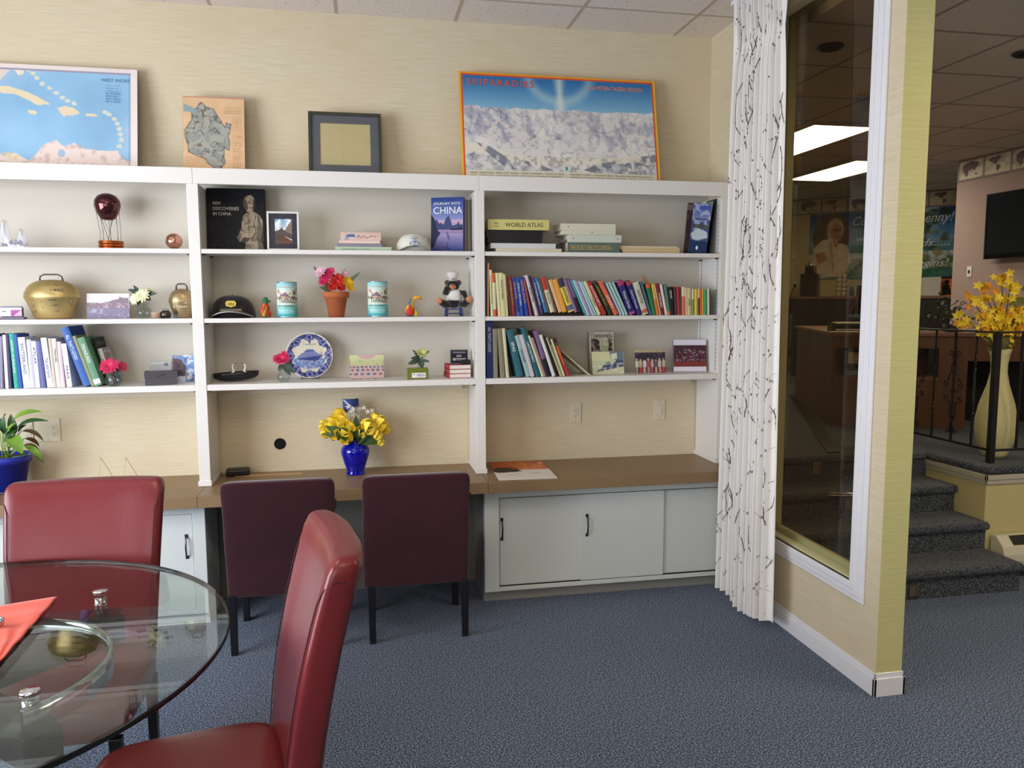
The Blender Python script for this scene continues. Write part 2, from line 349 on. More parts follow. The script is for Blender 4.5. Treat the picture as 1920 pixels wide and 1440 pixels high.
# ---- room beyond
struct(BOX(PX+PT, 9.3, -7.6, 9, Z2, Z2+.1).build('ceiling.001', tiles('ceiling_tile_far', 'dcd0c2', 'aa9c8c', .69, 2.76, -.9, .028)), 'dim suspended tile ceiling of the room beyond')
struct(BOX(PX+PT-.02, PX+PT, .15, 9, 0, Z2).build('wall_side', CREAMW))
def diag_box(s0, s1, t0, t1, z0, z1):      # s along the diagonal wall from its left, t in front of it
    e = Vector((1, -1, 0)).normalized(); n = Vector((-1, -1, 0)).normalized(); o = Vector((5.99, 5.84, 0)); M = Matrix(((e.x, -n.x, 0, o.x), (e.y, -n.y, 0, o.y), (0, 0, 1, 0), (0, 0, 0, 1)))
    return MB().box(s0, s1, -t1, -t0, z0, z1, M=M), M
dw, DM = diag_box(-3.6, 4.2, -.1, 0, PLZ, Z2); struct(dw.build('wall_diagonal', CREAMW), 'cream diagonal wall behind the banner')
struct(BOX(6.03, 6.16, -7.45, 2.57, 0, Z2).box(6.16, 9.3, 2.44, 2.57, 0, Z2).build('wall_right', PINK), 'dusty pink wall carrying the television')
# raised platform and its stair
SX0, SX1, SY, RUN, RISE = PX+PT+.001, 3.72, -.862, .28, .175
pl = MB().box(SX0, 9.3, SY+3*RUN, 9, 0, PLZ-.05).box(SX1, 9.3, -.56, SY+3*RUN, 0, PLZ-.05)
struct(pl.build('wall_platform', mat('platform_wall_paper', 'c8bd86', .85)), 'cream papered side of the raised platform')
def nose(x0, x1, y, zt, back, d=.05, over=.03, mi=0, b=None):
    """tread slab with a rounded front edge facing -y"""
    n = 8; r = d/2; poly = [(back, zt-d), (y-over+r, zt-d)]+[(y-over+r-r*math.sin(math.pi*k/n), zt-r-r*math.cos(math.pi*k/n)) for k in range(1, n)]+[(y-over+r, zt), (back, zt)]
    return (b or MB()).prism(poly, x0, x1, mi, plane='yz')
b = MB(); nose(SX0, 9.3, -.56, PLZ, 9, b=b) if False else None
n_ = 8; r_ = .025
b.box(SX0, 9.3, SY+3*RUN+.001, 8.9, PLZ-.05, PLZ).box(SX1+.001, 9.3, -.56, SY+3*RUN+.001, PLZ-.05, PLZ)
b.tube([(9.3, -.56, PLZ-.026), (SX1, -.56, PLZ-.026), (SX1, SY+3*RUN, PLZ-.026)], .026, 12); b.tube([(SX1, SY+3*RUN, PLZ-.026), (SX0, SY+3*RUN, PLZ-.026)], .026, 12)
struct(b.build('floor.001', CARPG), 'charcoal carpet of the raised platform')
b = MB()
for th, z0, z1 in ((.016, PLZ-.085, PLZ-.052), (.01, PLZ-.115, PLZ-.085)):
    b.box(SX1-th, SX1, -.56-th, SY+3*RUN, z0, z1).box(SX1-th, 9.2, -.56-th, -.56, z0, z1)
struct(b.build('trim_2', mat('aged_trim', 'b8b3a0', .5), bevel=.003), 'pale moulding under the platform carpet edge')
st = MB()
for k in range(3):
    y = SY+k*RUN; z = (k+1)*RISE
    st.box(SX0, SX1-.004, y, SY+3*RUN, z-RISE, z-.05); nose(SX0, SX1-.002, y, z, SY+3*RUN, b=st)
st.box(SX0, SX1-.004, SY+3*RUN-.004, SY+3*RUN, 3*RISE, PLZ-.05)
struct(st.build('staircase', CARPG), 'charcoal carpeted steps rising to the platform')
for k, u, v in ((0, 1712, 1108), (1, 1592, 945), (2, 1531, 878)):
    p = on(u, v, 1, SY+k*RUN if k < 2 else SY+2*RUN); t = thing('step_light', ['step light plate on the lowest riser beside the column', 'step light plate on the middle riser seen through the window', 'step light plate highest on the stair seen through the window'][k], 'step light', (p.x, p.y, p.z), group='louvred step lights on the stair risers')
    BOX(-.035, .035, -.008, -.001, -.036, .036).build('plate', mat('step_light_bronze', '6d6252', .4, metal=.6), t, bevel=.002)
    l = MB()
    for j in range(4): l.box(-.022, .006, -.013, -.008, -.026+j*.014, -.021+j*.014)
    l.box(-.026, -.022, -.011, -.008, -.028, .024)
    l.build('louvres', mat('louvre_metal', 'a79d8c', .35, metal=.7), t)
hp = on(1724, 928, 1, SY+2*RUN-.03)
tag(MB().tube([(2.75, SY+2*RUN-.036, hp.z+.035), (3.36, SY+2*RUN-.036, hp.z-.012)], .008, 8).tube([(2.75, SY+2*RUN-.036, hp.z+.05), (3.33, SY+2*RUN-.036, hp.z+.004)], .005, 8).build('metal_rod', CHROME), 'thin bright metal rods lying against the upper step riser', 'rod')
tag(MB().add([tuple(on(u, v, 2, PLZ+.002)) for u, v in ((1480, 742), (1494, 738), (1576, 848), (1552, 850))], [(0, 1, 2, 3)]).build('floor_strip', mat('black_rubber', '17181a', .6), solid=.006, loc=(0, 0, .004)), 'dark flat strip lying across the platform carpet seen through the window', 'strip')
# lit troffers
TROF = mat('troffer_diffuser', 'ffffff', .5, emit='fff2dc', es=10); TFR = mat('troffer_frame', 'b9aea2', .6)
def troffer(x0, x1, y0, y1, z, label):
    t = thing('ceiling_light', label, 'ceiling light', ((x0+x1)/2, (y0+y1)/2, z), group='fluorescent troffers of the room beyond'); a, c = (x1-x0)/2, (y1-y0)/2
    BOX(-a+.03, a-.03, -c+.03, c-.03, -.012, -.004).build('diffuser', TROF, t)
    MB().box(-a, a, -c, -c+.03, -.016, 0).box(-a, a, c-.03, c, -.016, 0).box(-a, -a+.03, -c+.03, c-.03, -.016, 0).box(a-.03, a, -c+.03, c-.03, -.016, 0).build('frame', TFR, t)
troffer(3.5, 4.13, 1.2, 2.58, Z2, 'larger nearer lit fluorescent panel in the dim ceiling behind the window')
troffer(4.87, 5.48, 2.63, 4.0, Z2, 'smaller farther lit fluorescent panel in the dim ceiling behind the window')
for u, v, lb in ((1557, 86, 'dark round ceiling vent seen at the top of the window'), (1924, 98, 'dark round ceiling fitting at the right edge of the photo')):
    p = on(u, v, 2, Z2); t = thing('ceiling_vent', lb, 'vent', (p.x, p.y, Z2))
    MB().lathe([(.072, 0), (.075, -.008), (.056, -.02), (.05, -.02), (.048, 0)], 28, cap=False).build('rim', mat('vent_dark', '2c2925', .5), t); MB().lathe([(.03, 0), (.03, -.012), (.012, -.02), (0, -.02)], 20).build('core', mat('vent_core', '1c1a18', .6), t)
# wallpaper border with maps of the continents
def border(length, seed):
    tile = .34; n = int(length/tile); cv = Cv(n*34, 26, 'd8ceb2', seed); cv.noise(20, .05)
    for i in range(n):
        a = i/n; q = 1/n; P = lambda pts: [(a+q*x, y) for x, y in pts]
        c = '6f5f63'
        if (i+seed) % 2:
            cv.poly(P([(.2, .3), (.35, .2), (.55, .12), (.75, .22), (.85, .25), (.8, .42), (.7, .5), (.66, .62), (.6, .5), (.5, .55), (.42, .52), (.42, .72), (.34, .82), (.28, .66), (.2, .55)]), c); cv.poly(P([(.68, .68), (.78, .7), (.76, .8), (.68, .78)]), c)
        else:
            cv.poly(P([(.2, .22), (.4, .17), (.6, .15), (.66, .25), (.55, .38), (.5, .5), (.42, .48), (.35, .4), (.22, .32)]), c); cv.poly(P([(.5, .52), (.62, .56), (.68, .64), (.6, .72), (.55, .88), (.5, .72)]), c)
        cv.rect(a, 0, a+q*.07, 1, '9a8a86')
    cv.mix(6, .5, .7, '8f8380', 5, k=.4); cv.rect(0, 0, 1, .1, '8b7a78').rect(0, .9, 1, 1, '8b7a78'); return cv, n*tile
cv, L = border(4.9, 0); o = panel('trim_3', cv, L, .225, .006, VM, x0=0, z0=2.975); e = Vector((1, -1, 0)).normalized(); s0 = Vector((5.99, 5.84, 0))-e*.0+Vector((-1, -1, 0))*.006; s0 -= e*.9
o.matrix_world = Matrix(((e.x, .7071, 0, s0.x), (e.y, .7071, 0, s0.y), (0, 0, 1, 0), (0, 0, 0, 1))); struct(o, 'wallpaper border with world maps above the banner')
cv, L = border(4.2, 1); o = panel('trim_4', cv, L, .225, .006, VM, x0=0, z0=2.975); o.rotation_euler = (0, 0, R_(-90)); o.location = (6.022, 2.56, 0); struct(o, 'wallpaper border with world maps on the pink wall')
# a pair of lit panels over the near part of the room beyond (behind the column from here)
troffer(4.19, 4.80, -3.6, -2.3, Z2, 'lit ceiling panel out in front of the platform railing')
troffer(2.8, 3.45, -3.6, -2.3, Z2, 'lit ceiling panel above the open floor beside the column')

warm = bpy.data.lights.new('room_ceiling_lamp', 'AREA')
def room_troffer(x, y, label):
    t = thing('ceiling_light', label, 'ceiling light', (x, y, Z1), group='warm ceiling panels behind the viewer')
    BOX(-.31, .31, -.65, .65, -.012, -.004).build('diffuser', mat('troffer_diffuser_warm', 'ffffff', .5, emit='ffe0b4', es=7), t); MB().box(-.34, .34, -.68, -.65, -.016, 0).box(-.34, .34, .65, .68, -.016, 0).box(-.34, -.31, -.65, .65, -.016, 0).box(.31, .34, -.65, .65, -.016, 0).build('frame', TFR, t)
bpy.data.lights.remove(warm)
room_troffer(-.94, -3.4, 'warm ceiling panel over the glass table'); room_troffer(.42, -5.4, 'warm ceiling panel behind the viewer')
# ------------------------------------------------------------------ built-in bookcase
S = -.3186; ZT, ZF = 2.4606, 2.3775; XL = -2.62
D1 = (-1.0499, -.9915); D2 = (.4857, .5398); D3 = (1.9864, 2.0425)
SH = {1: (2.038, .024), 2: (1.668, .024), 3: (1.309, .033)}
bc = thing('built_in_bookcase', 'white painted built-in bookcase of three bays standing on the brown worktops', 'bookcase', (0, 0, 0))
for nm, a, c in (('fascia', XL, -1.0175), ('fascia', -1.0165, .5098), ('fascia', .5108, 2.0425)): BOX(a, c, S, S+.02, ZF, ZT).build('fascia', WHITE, bc, bevel=.002)
BOX(XL, 2.0425, S+.02, -.001, ZT-.025, ZT-.001).build('top_board', WHITE, bc)
BOX(XL, 2.0425, -.008, -.001, 1.277, ZT-.026).build('back_panel', mat('back_panel_paint', 'cdc6b8', .6), bc)
for a, c in ((XL-.055, XL), D1, D2, D3):
    d = MB().box(a, c, S, -.0085, .751, ZF).build('divider', WHITE, bc, bevel=.002)
    x1 = c+.006 if c < 2 else c
    MB().box(a-.006, x1, S-.008, S, .751, .782).box(a-.006, a, S, -.001, .751, .775).box(c, x1+.0001, S, -.001, .751, .775).build('base_moulding', WHITE, d, bevel=.003)
SLOT = mat('slot_shadow', '55504a', .7); STDM = mat('standard_paint', 'c9c6bf', .5)
for bay, (a, c) in enumerate(((XL, D1[0]), (D1[1], D2[0]), (D2[1], D3[0]))):
    for k, (zt, th) in SH.items():
        b = MB().box(a+.001, c-.001, S+.003, -.009, zt-th, zt)
        sh = b.build('shelf', WHITE, bc, bevel=.0015)
        for qx in ((a+.0015, a+.016), (c-.016, c-.0015)):
            for qy in ((S+.03, S+.05), (-.06, -.04)): BOX(qx[0], qx[1], qy[0], qy[1], zt-th-.008, zt-th).build('shelf_clip', mat('clip_metal', '4a3a32', .5, metal=.5), sh)
    BOX(a+(.09 if bay else 0), c-.045 if bay else c-.02, -.022, -.001, 1.222, 1.2755).build('cleat', mat('cleat_paint', 'd6c9b4', .5), bc)
    for xx, sg in ((a, 1), (c, -1)):
        x0, x1 = sorted((xx, xx+sg*.0025))
        for yy in (-.05, S+.04):
            b = MB().box(x0, x1, yy-.008, yy+.008, 1.32, 2.36)
            for j in range(40): b.box(min(xx, xx+sg*.0031), max(xx, xx+sg*.0031), yy-.003, yy+.003, 1.33+j*.0254, 1.338+j*.0254, 1)
            b.build('shelf_standard', [STDM, SLOT], bc)
# cable hole
p = at(525, 832, 0); tag(MB().lathe([(.032, 0), (.034, -.003), (.03, -.004), (.001, -.0035)], 24, M=Matrix.Translation((p.x, -.0005, p.z)) @ Matrix.Rotation(R_(-90), 4, 'X')).build('cable_hole', mat('hole_black', '0a0a0a', .9)), 'round black cable hole cut through the wallpaper', 'hole')
# worktops
for a, c, lb in ((XL, -1.0218, 'brown laminate worktop under the left bay with the blue plant pot'), (-1.0202, .5147, 'brown laminate worktop under the middle bay above the burgundy chairs'), (.5163, 2.0270, 'brown laminate worktop under the right bay above the sliding doors')):
    tag(BOX(a, c, -.5452, -.001, .686, .75).build('worktop', LAM, bevel=.0015), lb, 'worktop', 'worktops under the bookcase')
a0, a1 = at(450, 893, -.2), at(566, 887, -.2)
p0 = on(440, 893, 2, .7515); p1 = on(566, 887, 2, .7515)
tag(BOX(p0.x, p1.x, p0.y-.012, p0.y+.03, .7502, .7525).build('wood_strip', mat('bare_wood', 'c29a6c', .6)), 'bare tan wood strip let into the middle worktop', 'strip')
# base cabinets
def handle(parent, x, y, z, L=.115, m=PEWTER):
    b = MB().tube([(x, y, z+L/2), (x, y-.018, z+L/2-.012), (x, y-.027, z), (x, y-.018, z-L/2+.012), (x, y, z-L/2)], [.006, .005, .0045, .005, .006], 8)
    b.box(x-.008, x+.008, y-.004, y, z+L/2-.008, z+L/2+.01).box(x-.008, x+.008, y-.004, y, z-L/2-.01, z-L/2+.008); return b.build('handle', m, parent)
FY = -.42
zb = at(910, 1111, FY).z; zr = at(935, 1101, FY).z; zd = at(935, 938, FY).z
cb = thing('base_cabinet', 'white base cabinet with three sliding doors and two dark handles', 'cabinet', (0, 0, 0), group='white base cabinets under the worktops')
x0 = .512; BOX(x0, 2.027, -.379, -.003, 0, .685).build('body', mat('toe_grey', '8d8b86', .6), cb)
b = MB().box(x0, .598, FY-.004, FY+.022, zb, .685).box(.598, 2.027, FY, FY+.022, zb, zr).box(.598, 2.027, FY, FY+.022, zd+.012, .66).box(.598, 2.027, FY+.018, FY+.034, .66, .685)
b.box(x0, 2.027, FY+.034, -.38, zb, zb+.015).box(x0, x0+.018, FY+.02, -.38, zb, .685)
b.build('face_frame', CABW, cb, bevel=.003)
MB().box(.600, 2.025, FY+.0055, FY+.03, zr+.0002, zr+.0026).box(.600, 2.025, FY+.0055, FY+.03, zd+.0075, zd+.0118).box(.5985, .6015, FY+.0055, FY+.03, zr, zd+.011).build('door_gap_shade', DARK, cb)  # dark strips stand in for the shade in the gaps round the doors
DX = (.602, at(1090, 1000, FY).x, at(1245, 1000, FY).x, 2.026)
for i in range(3):
    yy = FY+.006+(0 if i == 1 else .013 if i == 0 else .016); d = BOX(DX[i], DX[i+1]+(.012 if i != 1 else 0) if i < 2 else DX[i+1], yy, yy+.012, zr+.003, zd+.0095 if i else zd+.0065).build('sliding_door', CABW, cb, bevel=.0015)
    if i < 2: hz = at((942, 1101)[i], (994, 985)[i], FY); handle(d, hz.x, yy, hz.z)
cb = thing('base_cabinet', 'white base cabinet behind the glass table, its hinged doors with curved handles', 'cabinet', (0, 0, 0), group='white base cabinets under the worktops')
xr = at(386, 1000, FY).x; BOX(XL, xr-.005, -.379, -.003, 0, .685).build('body', CABW, cb)
dxr = at(361, 990, FY).x
MB().box(dxr, xr, FY-.004, FY+.022, zb, .685).box(XL, dxr, FY, FY+.022, zb, zr).box(XL, dxr, FY, FY+.022, zd+.012, .685).box(XL, xr, FY+.022, -.38, zb, zb+.015).build('face_frame', CABW, cb, bevel=.003)
for a, c in ((XL, dxr-1.07), (dxr-1.065, dxr-.535), (dxr-.53, dxr-.003)):
    d = BOX(a, c, FY+.004, FY+.018, zr+.001, zd+.01).build('hinged_door', CABW, cb, bevel=.0015)
    if a > -2: q = at(350, 1025, FY) if c > -1.3 else at(12, 1085, FY); handle(d, q.x, FY+.004, q.z, m=mat('handle_steel', '6f6a78', .25, metal=1))
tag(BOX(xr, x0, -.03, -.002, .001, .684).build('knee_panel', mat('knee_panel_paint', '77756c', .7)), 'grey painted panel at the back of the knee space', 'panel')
# outlets
IV = mat('ivory_plastic', 'd8cfb6', .4); IVD = mat('socket_slot', '4a443c', .6)
def plate(name, label, cat, u0, v0, u1, v1, gangs, y=0, kind='socket', m=IV):
    a, c = at(u0, v0, y), at(u1, v1, y); w_, h_ = abs(c.x-a.x), abs(a.z-c.z); t = thing(name, label, cat, ((a.x+c.x)/2, y-.0005, (a.z+c.z)/2))
    BOX(-w_/2, w_/2, -.006, 0, -h_/2, h_/2).build('wall_plate', m, t, bevel=.002)
    n = len(gangs)
    for i, g in enumerate(gangs):
        x = (i-(n-1)/2)*w_/n
        if g == 's':
            bb = MB().box(x-.017, x+.017, -.0085, -.006, -.034, .034)
            for s in (-1, 1):
                for q in (-1, 1): bb.box(x+q*.007-.001, x+q*.007+.001, -.009, -.0084, s*.018-.002, s*.018+.006, 1)
                bb.ball((x, -.0085, s*.018-.009), (.003, .001, .003), 8, 6, 1)
            bb.build('socket', [m, IVD], t)
        elif g == 'r': BOX(x-.016, x+.016, -.010, -.006, -.033, .033).build('rocker', m, t, bevel=.002)
    for q in (-1, 1): MB().ball((0, -.006, q*h_*.42), (.003, .001, .003), 8, 5).build('screw', mat('screw_metal', '8d8671', .4, metal=.7), t)
    return t
plate('wall_outlet', 'ivory wall outlet under the right bay of the bookcase', 'outlet', 1068, 755, 1089, 792, ['s'])
plate('light_switch', 'ivory rocker switch plate near the right corner', 'light switch', 1226, 749, 1246, 786, ['r'])
plate('wall_outlet', 'wide ivory two-gang outlet plate behind the potted plant', 'outlet', 66, 785, 115, 827, ['n', 's'])
plate('wall_outlet', 'ivory outlet plate mostly hidden behind plant leaves', 'outlet', 22, 789, 64, 829, ['n', 's'])
# ------------------------------------------------------------------ burgundy chairs
BURG = mat('burgundy_velour', '3e1a24', .95, sheen=.3, spec=.12, noise=(9, .3, '35151f')); LEGB = mat('black_leg', '15131a', .4)
def loft(stations, n=28, p=4.0, M=None, mi=0, b=None, bow=0):
    """stations: (cx, cy, cz, half width x, half depth y, tilt) -> rounded box loft"""
    b = b or MB(); vs = []; fs = []
    for cx, cy, cz, hw, hd, tl in stations:
        for i in range(n):
            a = 2*math.pi*(i+.5)/n; c, s = math.cos(a), math.sin(a)
            x = hw*math.copysign(abs(c)**(2/p), c); y = hd*math.copysign(abs(s)**(2/p), s); vs.append((cx+x, cy+y*math.cos(tl)+bow*(.5-(x/max(hw, 1e-4))**2), cz-y*math.sin(tl)))
    m = len(stations)
    for j in range(m-1):
        for i in range(n): k = (i+1) % n; fs.append((j*n+i, j*n+k, (j+1)*n+k, (j+1)*n+i))
    fs += [tuple(reversed(range(n))), tuple((m-1)*n+i for i in range(n))]; return b.add(vs, fs, mi, True, M)
def burg_chair(x0, x1, xl0, xl1, label):
    cx = (x0+x1)/2; hw = (x1-x0)/2; t = thing('upholstered_chair', label, 'chair', (cx, -.60, 0), group='burgundy fabric chairs at the middle worktop')
    # front of the chair is +y; back rises at y = -.83 .. -.95 world -> local -.23 .. -.35
    st_ = []
    for q in [0, .012, .03, .1, .3, .5, .7, .85, .93, .97, .99, 1]:
        z = .30+.60*q; y = -.205-.125*q**1.15; sh = 1 if .02 < q < .95 else (.965 if q in (.012, .97) else .90 if q in (0, .99) else .75) ; st_.append((0, y, z, (hw-.004*math.sin(q*3))*(sh*.5+.5) if q > .5 else hw, .038*(sh if q > .5 else 1), 0))
    loft(st_, p=6, n=36).build('backrest', BURG, t)
    MB().box(-hw+.01, hw-.01, -.165, .24, .30, .47).build('seat', BURG, t, bevel=.02, seg=3)
    for xx in (xl0, xl1):
        MB().prism([(-.016, 0), (.016, 0), (.02, .31), (-.02, .31)], -.245, -.213).build('leg', LEGB, t, bevel=.003, loc=(xx-cx, 0, 0)); MB().prism([(-.016, 0), (.016, 0), (.02, .31), (-.02, .31)], .19, .225).build('leg', LEGB, t, bevel=.003, loc=(xx-cx, 0, 0))
    BOX(hw-.002, hw+.004, -.32, -.30, .745, .79).build('sewn_tag', BLACK, t); return t
burg_chair(-.842, -.306, -.820, -.340, 'burgundy fabric chair tucked under the middle worktop, left one')
burg_chair(-.180, .360, -.140, .340, 'burgundy fabric chair tucked under the middle worktop, right one')
# ------------------------------------------------------------------ red leather chairs
LEA = mat('red_leather', '75272b', .27, spec=.5, noise=(5, .28, '692226'), bump=(260, .12)); SEAM = mat('dark_stitching', '3a1014', .7); EBON = mat('ebony_leg', '120e0f', .35)
def leather_chair(label, loc, rz, hw=.262, ht=1.13):
    t = thing('leather_dining_chair', label, 'chair', loc, rz, group='red leather chairs around the glass table')
    def yc(q): return .235+.03*q+.11*q*q
    def wd(q): return hw*(.86+.14*q**.8)
    st_ = []
    for q in [0, .02, .08, .2, .35, .5, .65, .8, .9, .95]: st_.append((0, yc(q), .34+(ht-.34)*q, wd(q), .044+.006*q+.006*math.sin(3.1*q), 0))
    for k, (dz, s1, s2) in enumerate(((.965, .992, .97), (.98, .975, .9), (.992, .95, .74), (.998, .92, .5), (1, .89, .25))): st_.append((0, yc(.97)+.002*k, .34+(ht-.34)*dz, wd(.97)*s1, .050*s2, 0))
    loft(st_, p=5, n=48, bow=.03).build('backrest', LEA, t)
    for s in (-1, 1):
        for sd in (-1, 1):
            pts = [(s*wd(q)*.93, yc(q)-.011+sd*(.002+.82*(.044+.006*q+.006*math.sin(3.1*q))), .34+(ht-.34)*q) for q in (.1, .2, .3, .4, .5, .6, .7, .8, .86)]
            pts.append((s*wd(.9)*.968, yc(.9)-.013+sd*.0345, .34+(ht-.34)*.905)); pts.append((s*wd(.92)*.998, yc(.92)-.0145+sd*.016, .34+(ht-.34)*.925)); pts.append((s*wd(.92)*1.001, yc(.92)-.0145, .34+(ht-.34)*.928))
            MB().tube(pts, .0017, 5).build('seam', SEAM, t)
    s_ = []
    for z, g in ((.375, .0), (.38, .004), (.40, .008), (.45, .01), (.475, .008), (.492, -.004), (.503, -.03), (.509, -.08), (.512, -.14)): s_.append((0, -.03+(.02 if z > .5 else 0)*0, z, hw*.93+g, .245+g, 0))
    loft(s_, p=5, n=40).build('seat', LEA, t)
    for sx in (-1, 1):
        for y0, y1 in ((-.22, -.235), (.22, .27)):
            MB().prism([(-.019, .36), (.019, .36), (.014, 0), (-.014, 0)], y0-.018, y0+.018).build('leg', EBON, t, bevel=.003, loc=(sx*(hw*.93-.03), 0, 0))
    return t
pa, pb = at(15, 905, -1.59), at(310, 890, -1.59)
leather_chair('red leather chair facing the viewer on the far side of the glass table', ((pa.x+pb.x)/2, -1.59-.375, 0), 0, (pb.x-pa.x)/2, (pa.z+pb.z)/2)
leather_chair('red leather chair seen from the side in the foreground', (-.615, -2.675, 0), R_(-80), .262, 1.125)
# ------------------------------------------------------------------ glass table
TX, TY, TR, TZ_ = -1.36, -2.55, .80, .83
gt = thing('glass_dining_table', 'round clear glass table with a dark edge and chrome fittings', 'table', (TX, TY, 0))
MB().lathe([(0, TZ_-.017), (TR-.004, TZ_-.017), (TR-.001, TZ_-.014), (TR-.001, TZ_-.003), (TR-.004, TZ_), (0, TZ_)], 120, sm=False).build('glass_top', glassmat('clear_glass', 'eef4f1', 1.5), gt)
MB().lathe([(TR-.006, TZ_-.0175), (TR, TZ_-.0178), (TR+.002, TZ_-.016), (TR+.002, TZ_-.0045), (TR, TZ_-.003)], 120, cap=False).build('edge_band', mat('glass_edge', '0c1412', .12), gt)
for (lx, ly) in ((.35, .415), (.395, -.26), (-.29, .38), (-.26, -.28)):
    so = MB().lathe([(0, TZ_+.0005), (.022, TZ_+.0005), (.024, TZ_+.003), (.02, TZ_+.006), (0, TZ_+.0065)], 24, c=(lx, ly, 0)).lathe([(0, TZ_-.0178), (.019, TZ_-.0178), (.019, TZ_-.075), (0, TZ_-.075)], 24, c=(lx, ly, 0)).build('standoff', CHROME, gt)
    BOX(lx-.05, lx+.05, ly-.05, ly+.05, TZ_-.083, TZ_-.0755).build('clear_pad', glassmat('pad_glass', 'dfe6e4', 1.45), so)
RB = .335; bx, by = -1.195-TX, -2.60-TY
def arc(r, z, a0, a1, n=40): return [(bx+r*math.cos(R_(a0+(a1-a0)*i/n)), by+r*math.sin(R_(a0+(a1-a0)*i/n)), z) for i in range(n+1)]
b = MB(); A = arc(RB, .80, 100, -48); vs = []
for q, r, z in ((0, RB+.007, .806), (1, RB-.007, .806), (2, RB-.007, .745), (3, RB+.007, .745)): vs += [(bx+(x-bx)/RB*r, by+(y-by)/RB*r, z) for x, y, _ in A]
n_ = len(A); fs = []
for q in range(4):
    k = (q+1) % 4
    for i in range(n_-1): fs.append((q*n_+i, q*n_+i+1, k*n_+i+1, k*n_+i))
b.add(vs, fs, 0, True); b.build('chrome_band', CHROME, gt)
BLQ = mat('black_lacquer', '17130f', .25); MB().box(-.13, .13, -.13, .13, .03, .66).box(-.27, .27, -.24, .24, 0, .03).build('pedestal', BLQ, gt, loc=(-.02, -.0, 0), bevel=.004)
for (ax_, ay_, bx_, by_) in ((.35, .415, -.26, -.28), (.395, -.26, -.29, .38)):
    d = Vector((bx_-ax_, by_-ay_, 0)).normalized(); n_ = Vector((-d.y, d.x, 0))*.045; a_, b_ = Vector((ax_, ay_, 0))-d*.05, Vector((bx_, by_, 0))+d*.05
    MB().prism([tuple((a_+n_).xy), tuple((b_+n_).xy), tuple((b_-n_).xy), tuple((a_-n_).xy)], .66, .744, plane='xy').build('cross_beam', BLQ, gt, bevel=.004)
# napkin and metal ring on the glass
NAP = mat('coral_napkin', 'd8523c', .75, sheen=.2, bump=(160, .2))
q = [on(u, v, 2, TZ_+.004) for u, v in ((108, 1120), (-60, 1150), (-70, 1262), (0, 1243), (55, 1188))]
def cloth(pts, z, name, m):
    """soft quad patch: corner a, far b, c, near d"""
    a, bb, c, d = [Vector((p.x, p.y, z)) for p in pts]
    def fn(i, j):
        p = (a*(1-i)+bb*i)*(1-j)+(d*(1-i)+c*i)*j; p.z = z+.004+.0035*math.sin(26*j+3*i)*(.4+.6*i)+.002*math.sin(40*i*j); return p
    return MB().sheet(fn, 30, 30).build(name, m, solid=.0018)
nk = cloth([q[0], q[1], q[2], q[3]], TZ_+.003, 'cloth_napkin', NAP); tag(nk, 'coral red cloth napkin lying on the left of the glass table', 'napkin')
p = on(-6, 1174, 2, TZ_+.014); tag(MB().lathe([(.014, -.001), (.02, .006), (.02, .018), (.014, .024), (.011, .018), (.011, .006), (.014, -.001)], 24, c=(p.x, p.y, TZ_+.014), cap=False).build('napkin_ring', CHROME), 'small metal ring on the napkin at the left photo edge', 'napkin ring')
# ------------------------------------------------------------------ curtain
CUR = mat('curtain_cotton', 'eeebe6', .85, sheen=.1, spec=.2); TWIG = mat('twig_print', '55443f', .85)
CX0, CY0, CY1, CZ0, CZ1 = 1.905, -.595, -1.15, .05, 3.375
def cur(s, z):
    """s 0..1 along the pleats, z height -> point"""
    q = (z-CZ0)/(CZ1-CZ0); pin = math.exp(-((z-3.13)/.10)**2); wid = 1-.06*math.exp(-((z-3.1)/.25)**2)-.07*q
    ym = CY0+(CY1-CY0)*(.5+(s-.5)*wid*(.93+.07*(1-q)))
    ph = s*11.3*2*math.pi+1.2*math.sin(s*9); a = (.021+.012*(1-q)+.008*math.sin(s*17))*(1-.6*pin)
    dx = a*math.sin(ph+.12*math.sin(1.6*z+s*5)*(1-q*.7))+.007*math.sin(ph*2.0+1+.3*z)*(1-q*.5)
    if s < .08: dx += -.03*(1-s/.08)
    dy = .013*math.cos(ph+.3)
    if q > .93: dx += .006*math.sin(ph*3)
    return Vector((CX0+dx*1.0, ym+dy, z+(.02*math.sin(s*7+1)*(1-min(1, q*6))) if q < .17 else z))
ct = MB().sheet(lambda i, j: cur(i, CZ0+(CZ1-CZ0)*j), 260, 60)
rt = random.Random(5)
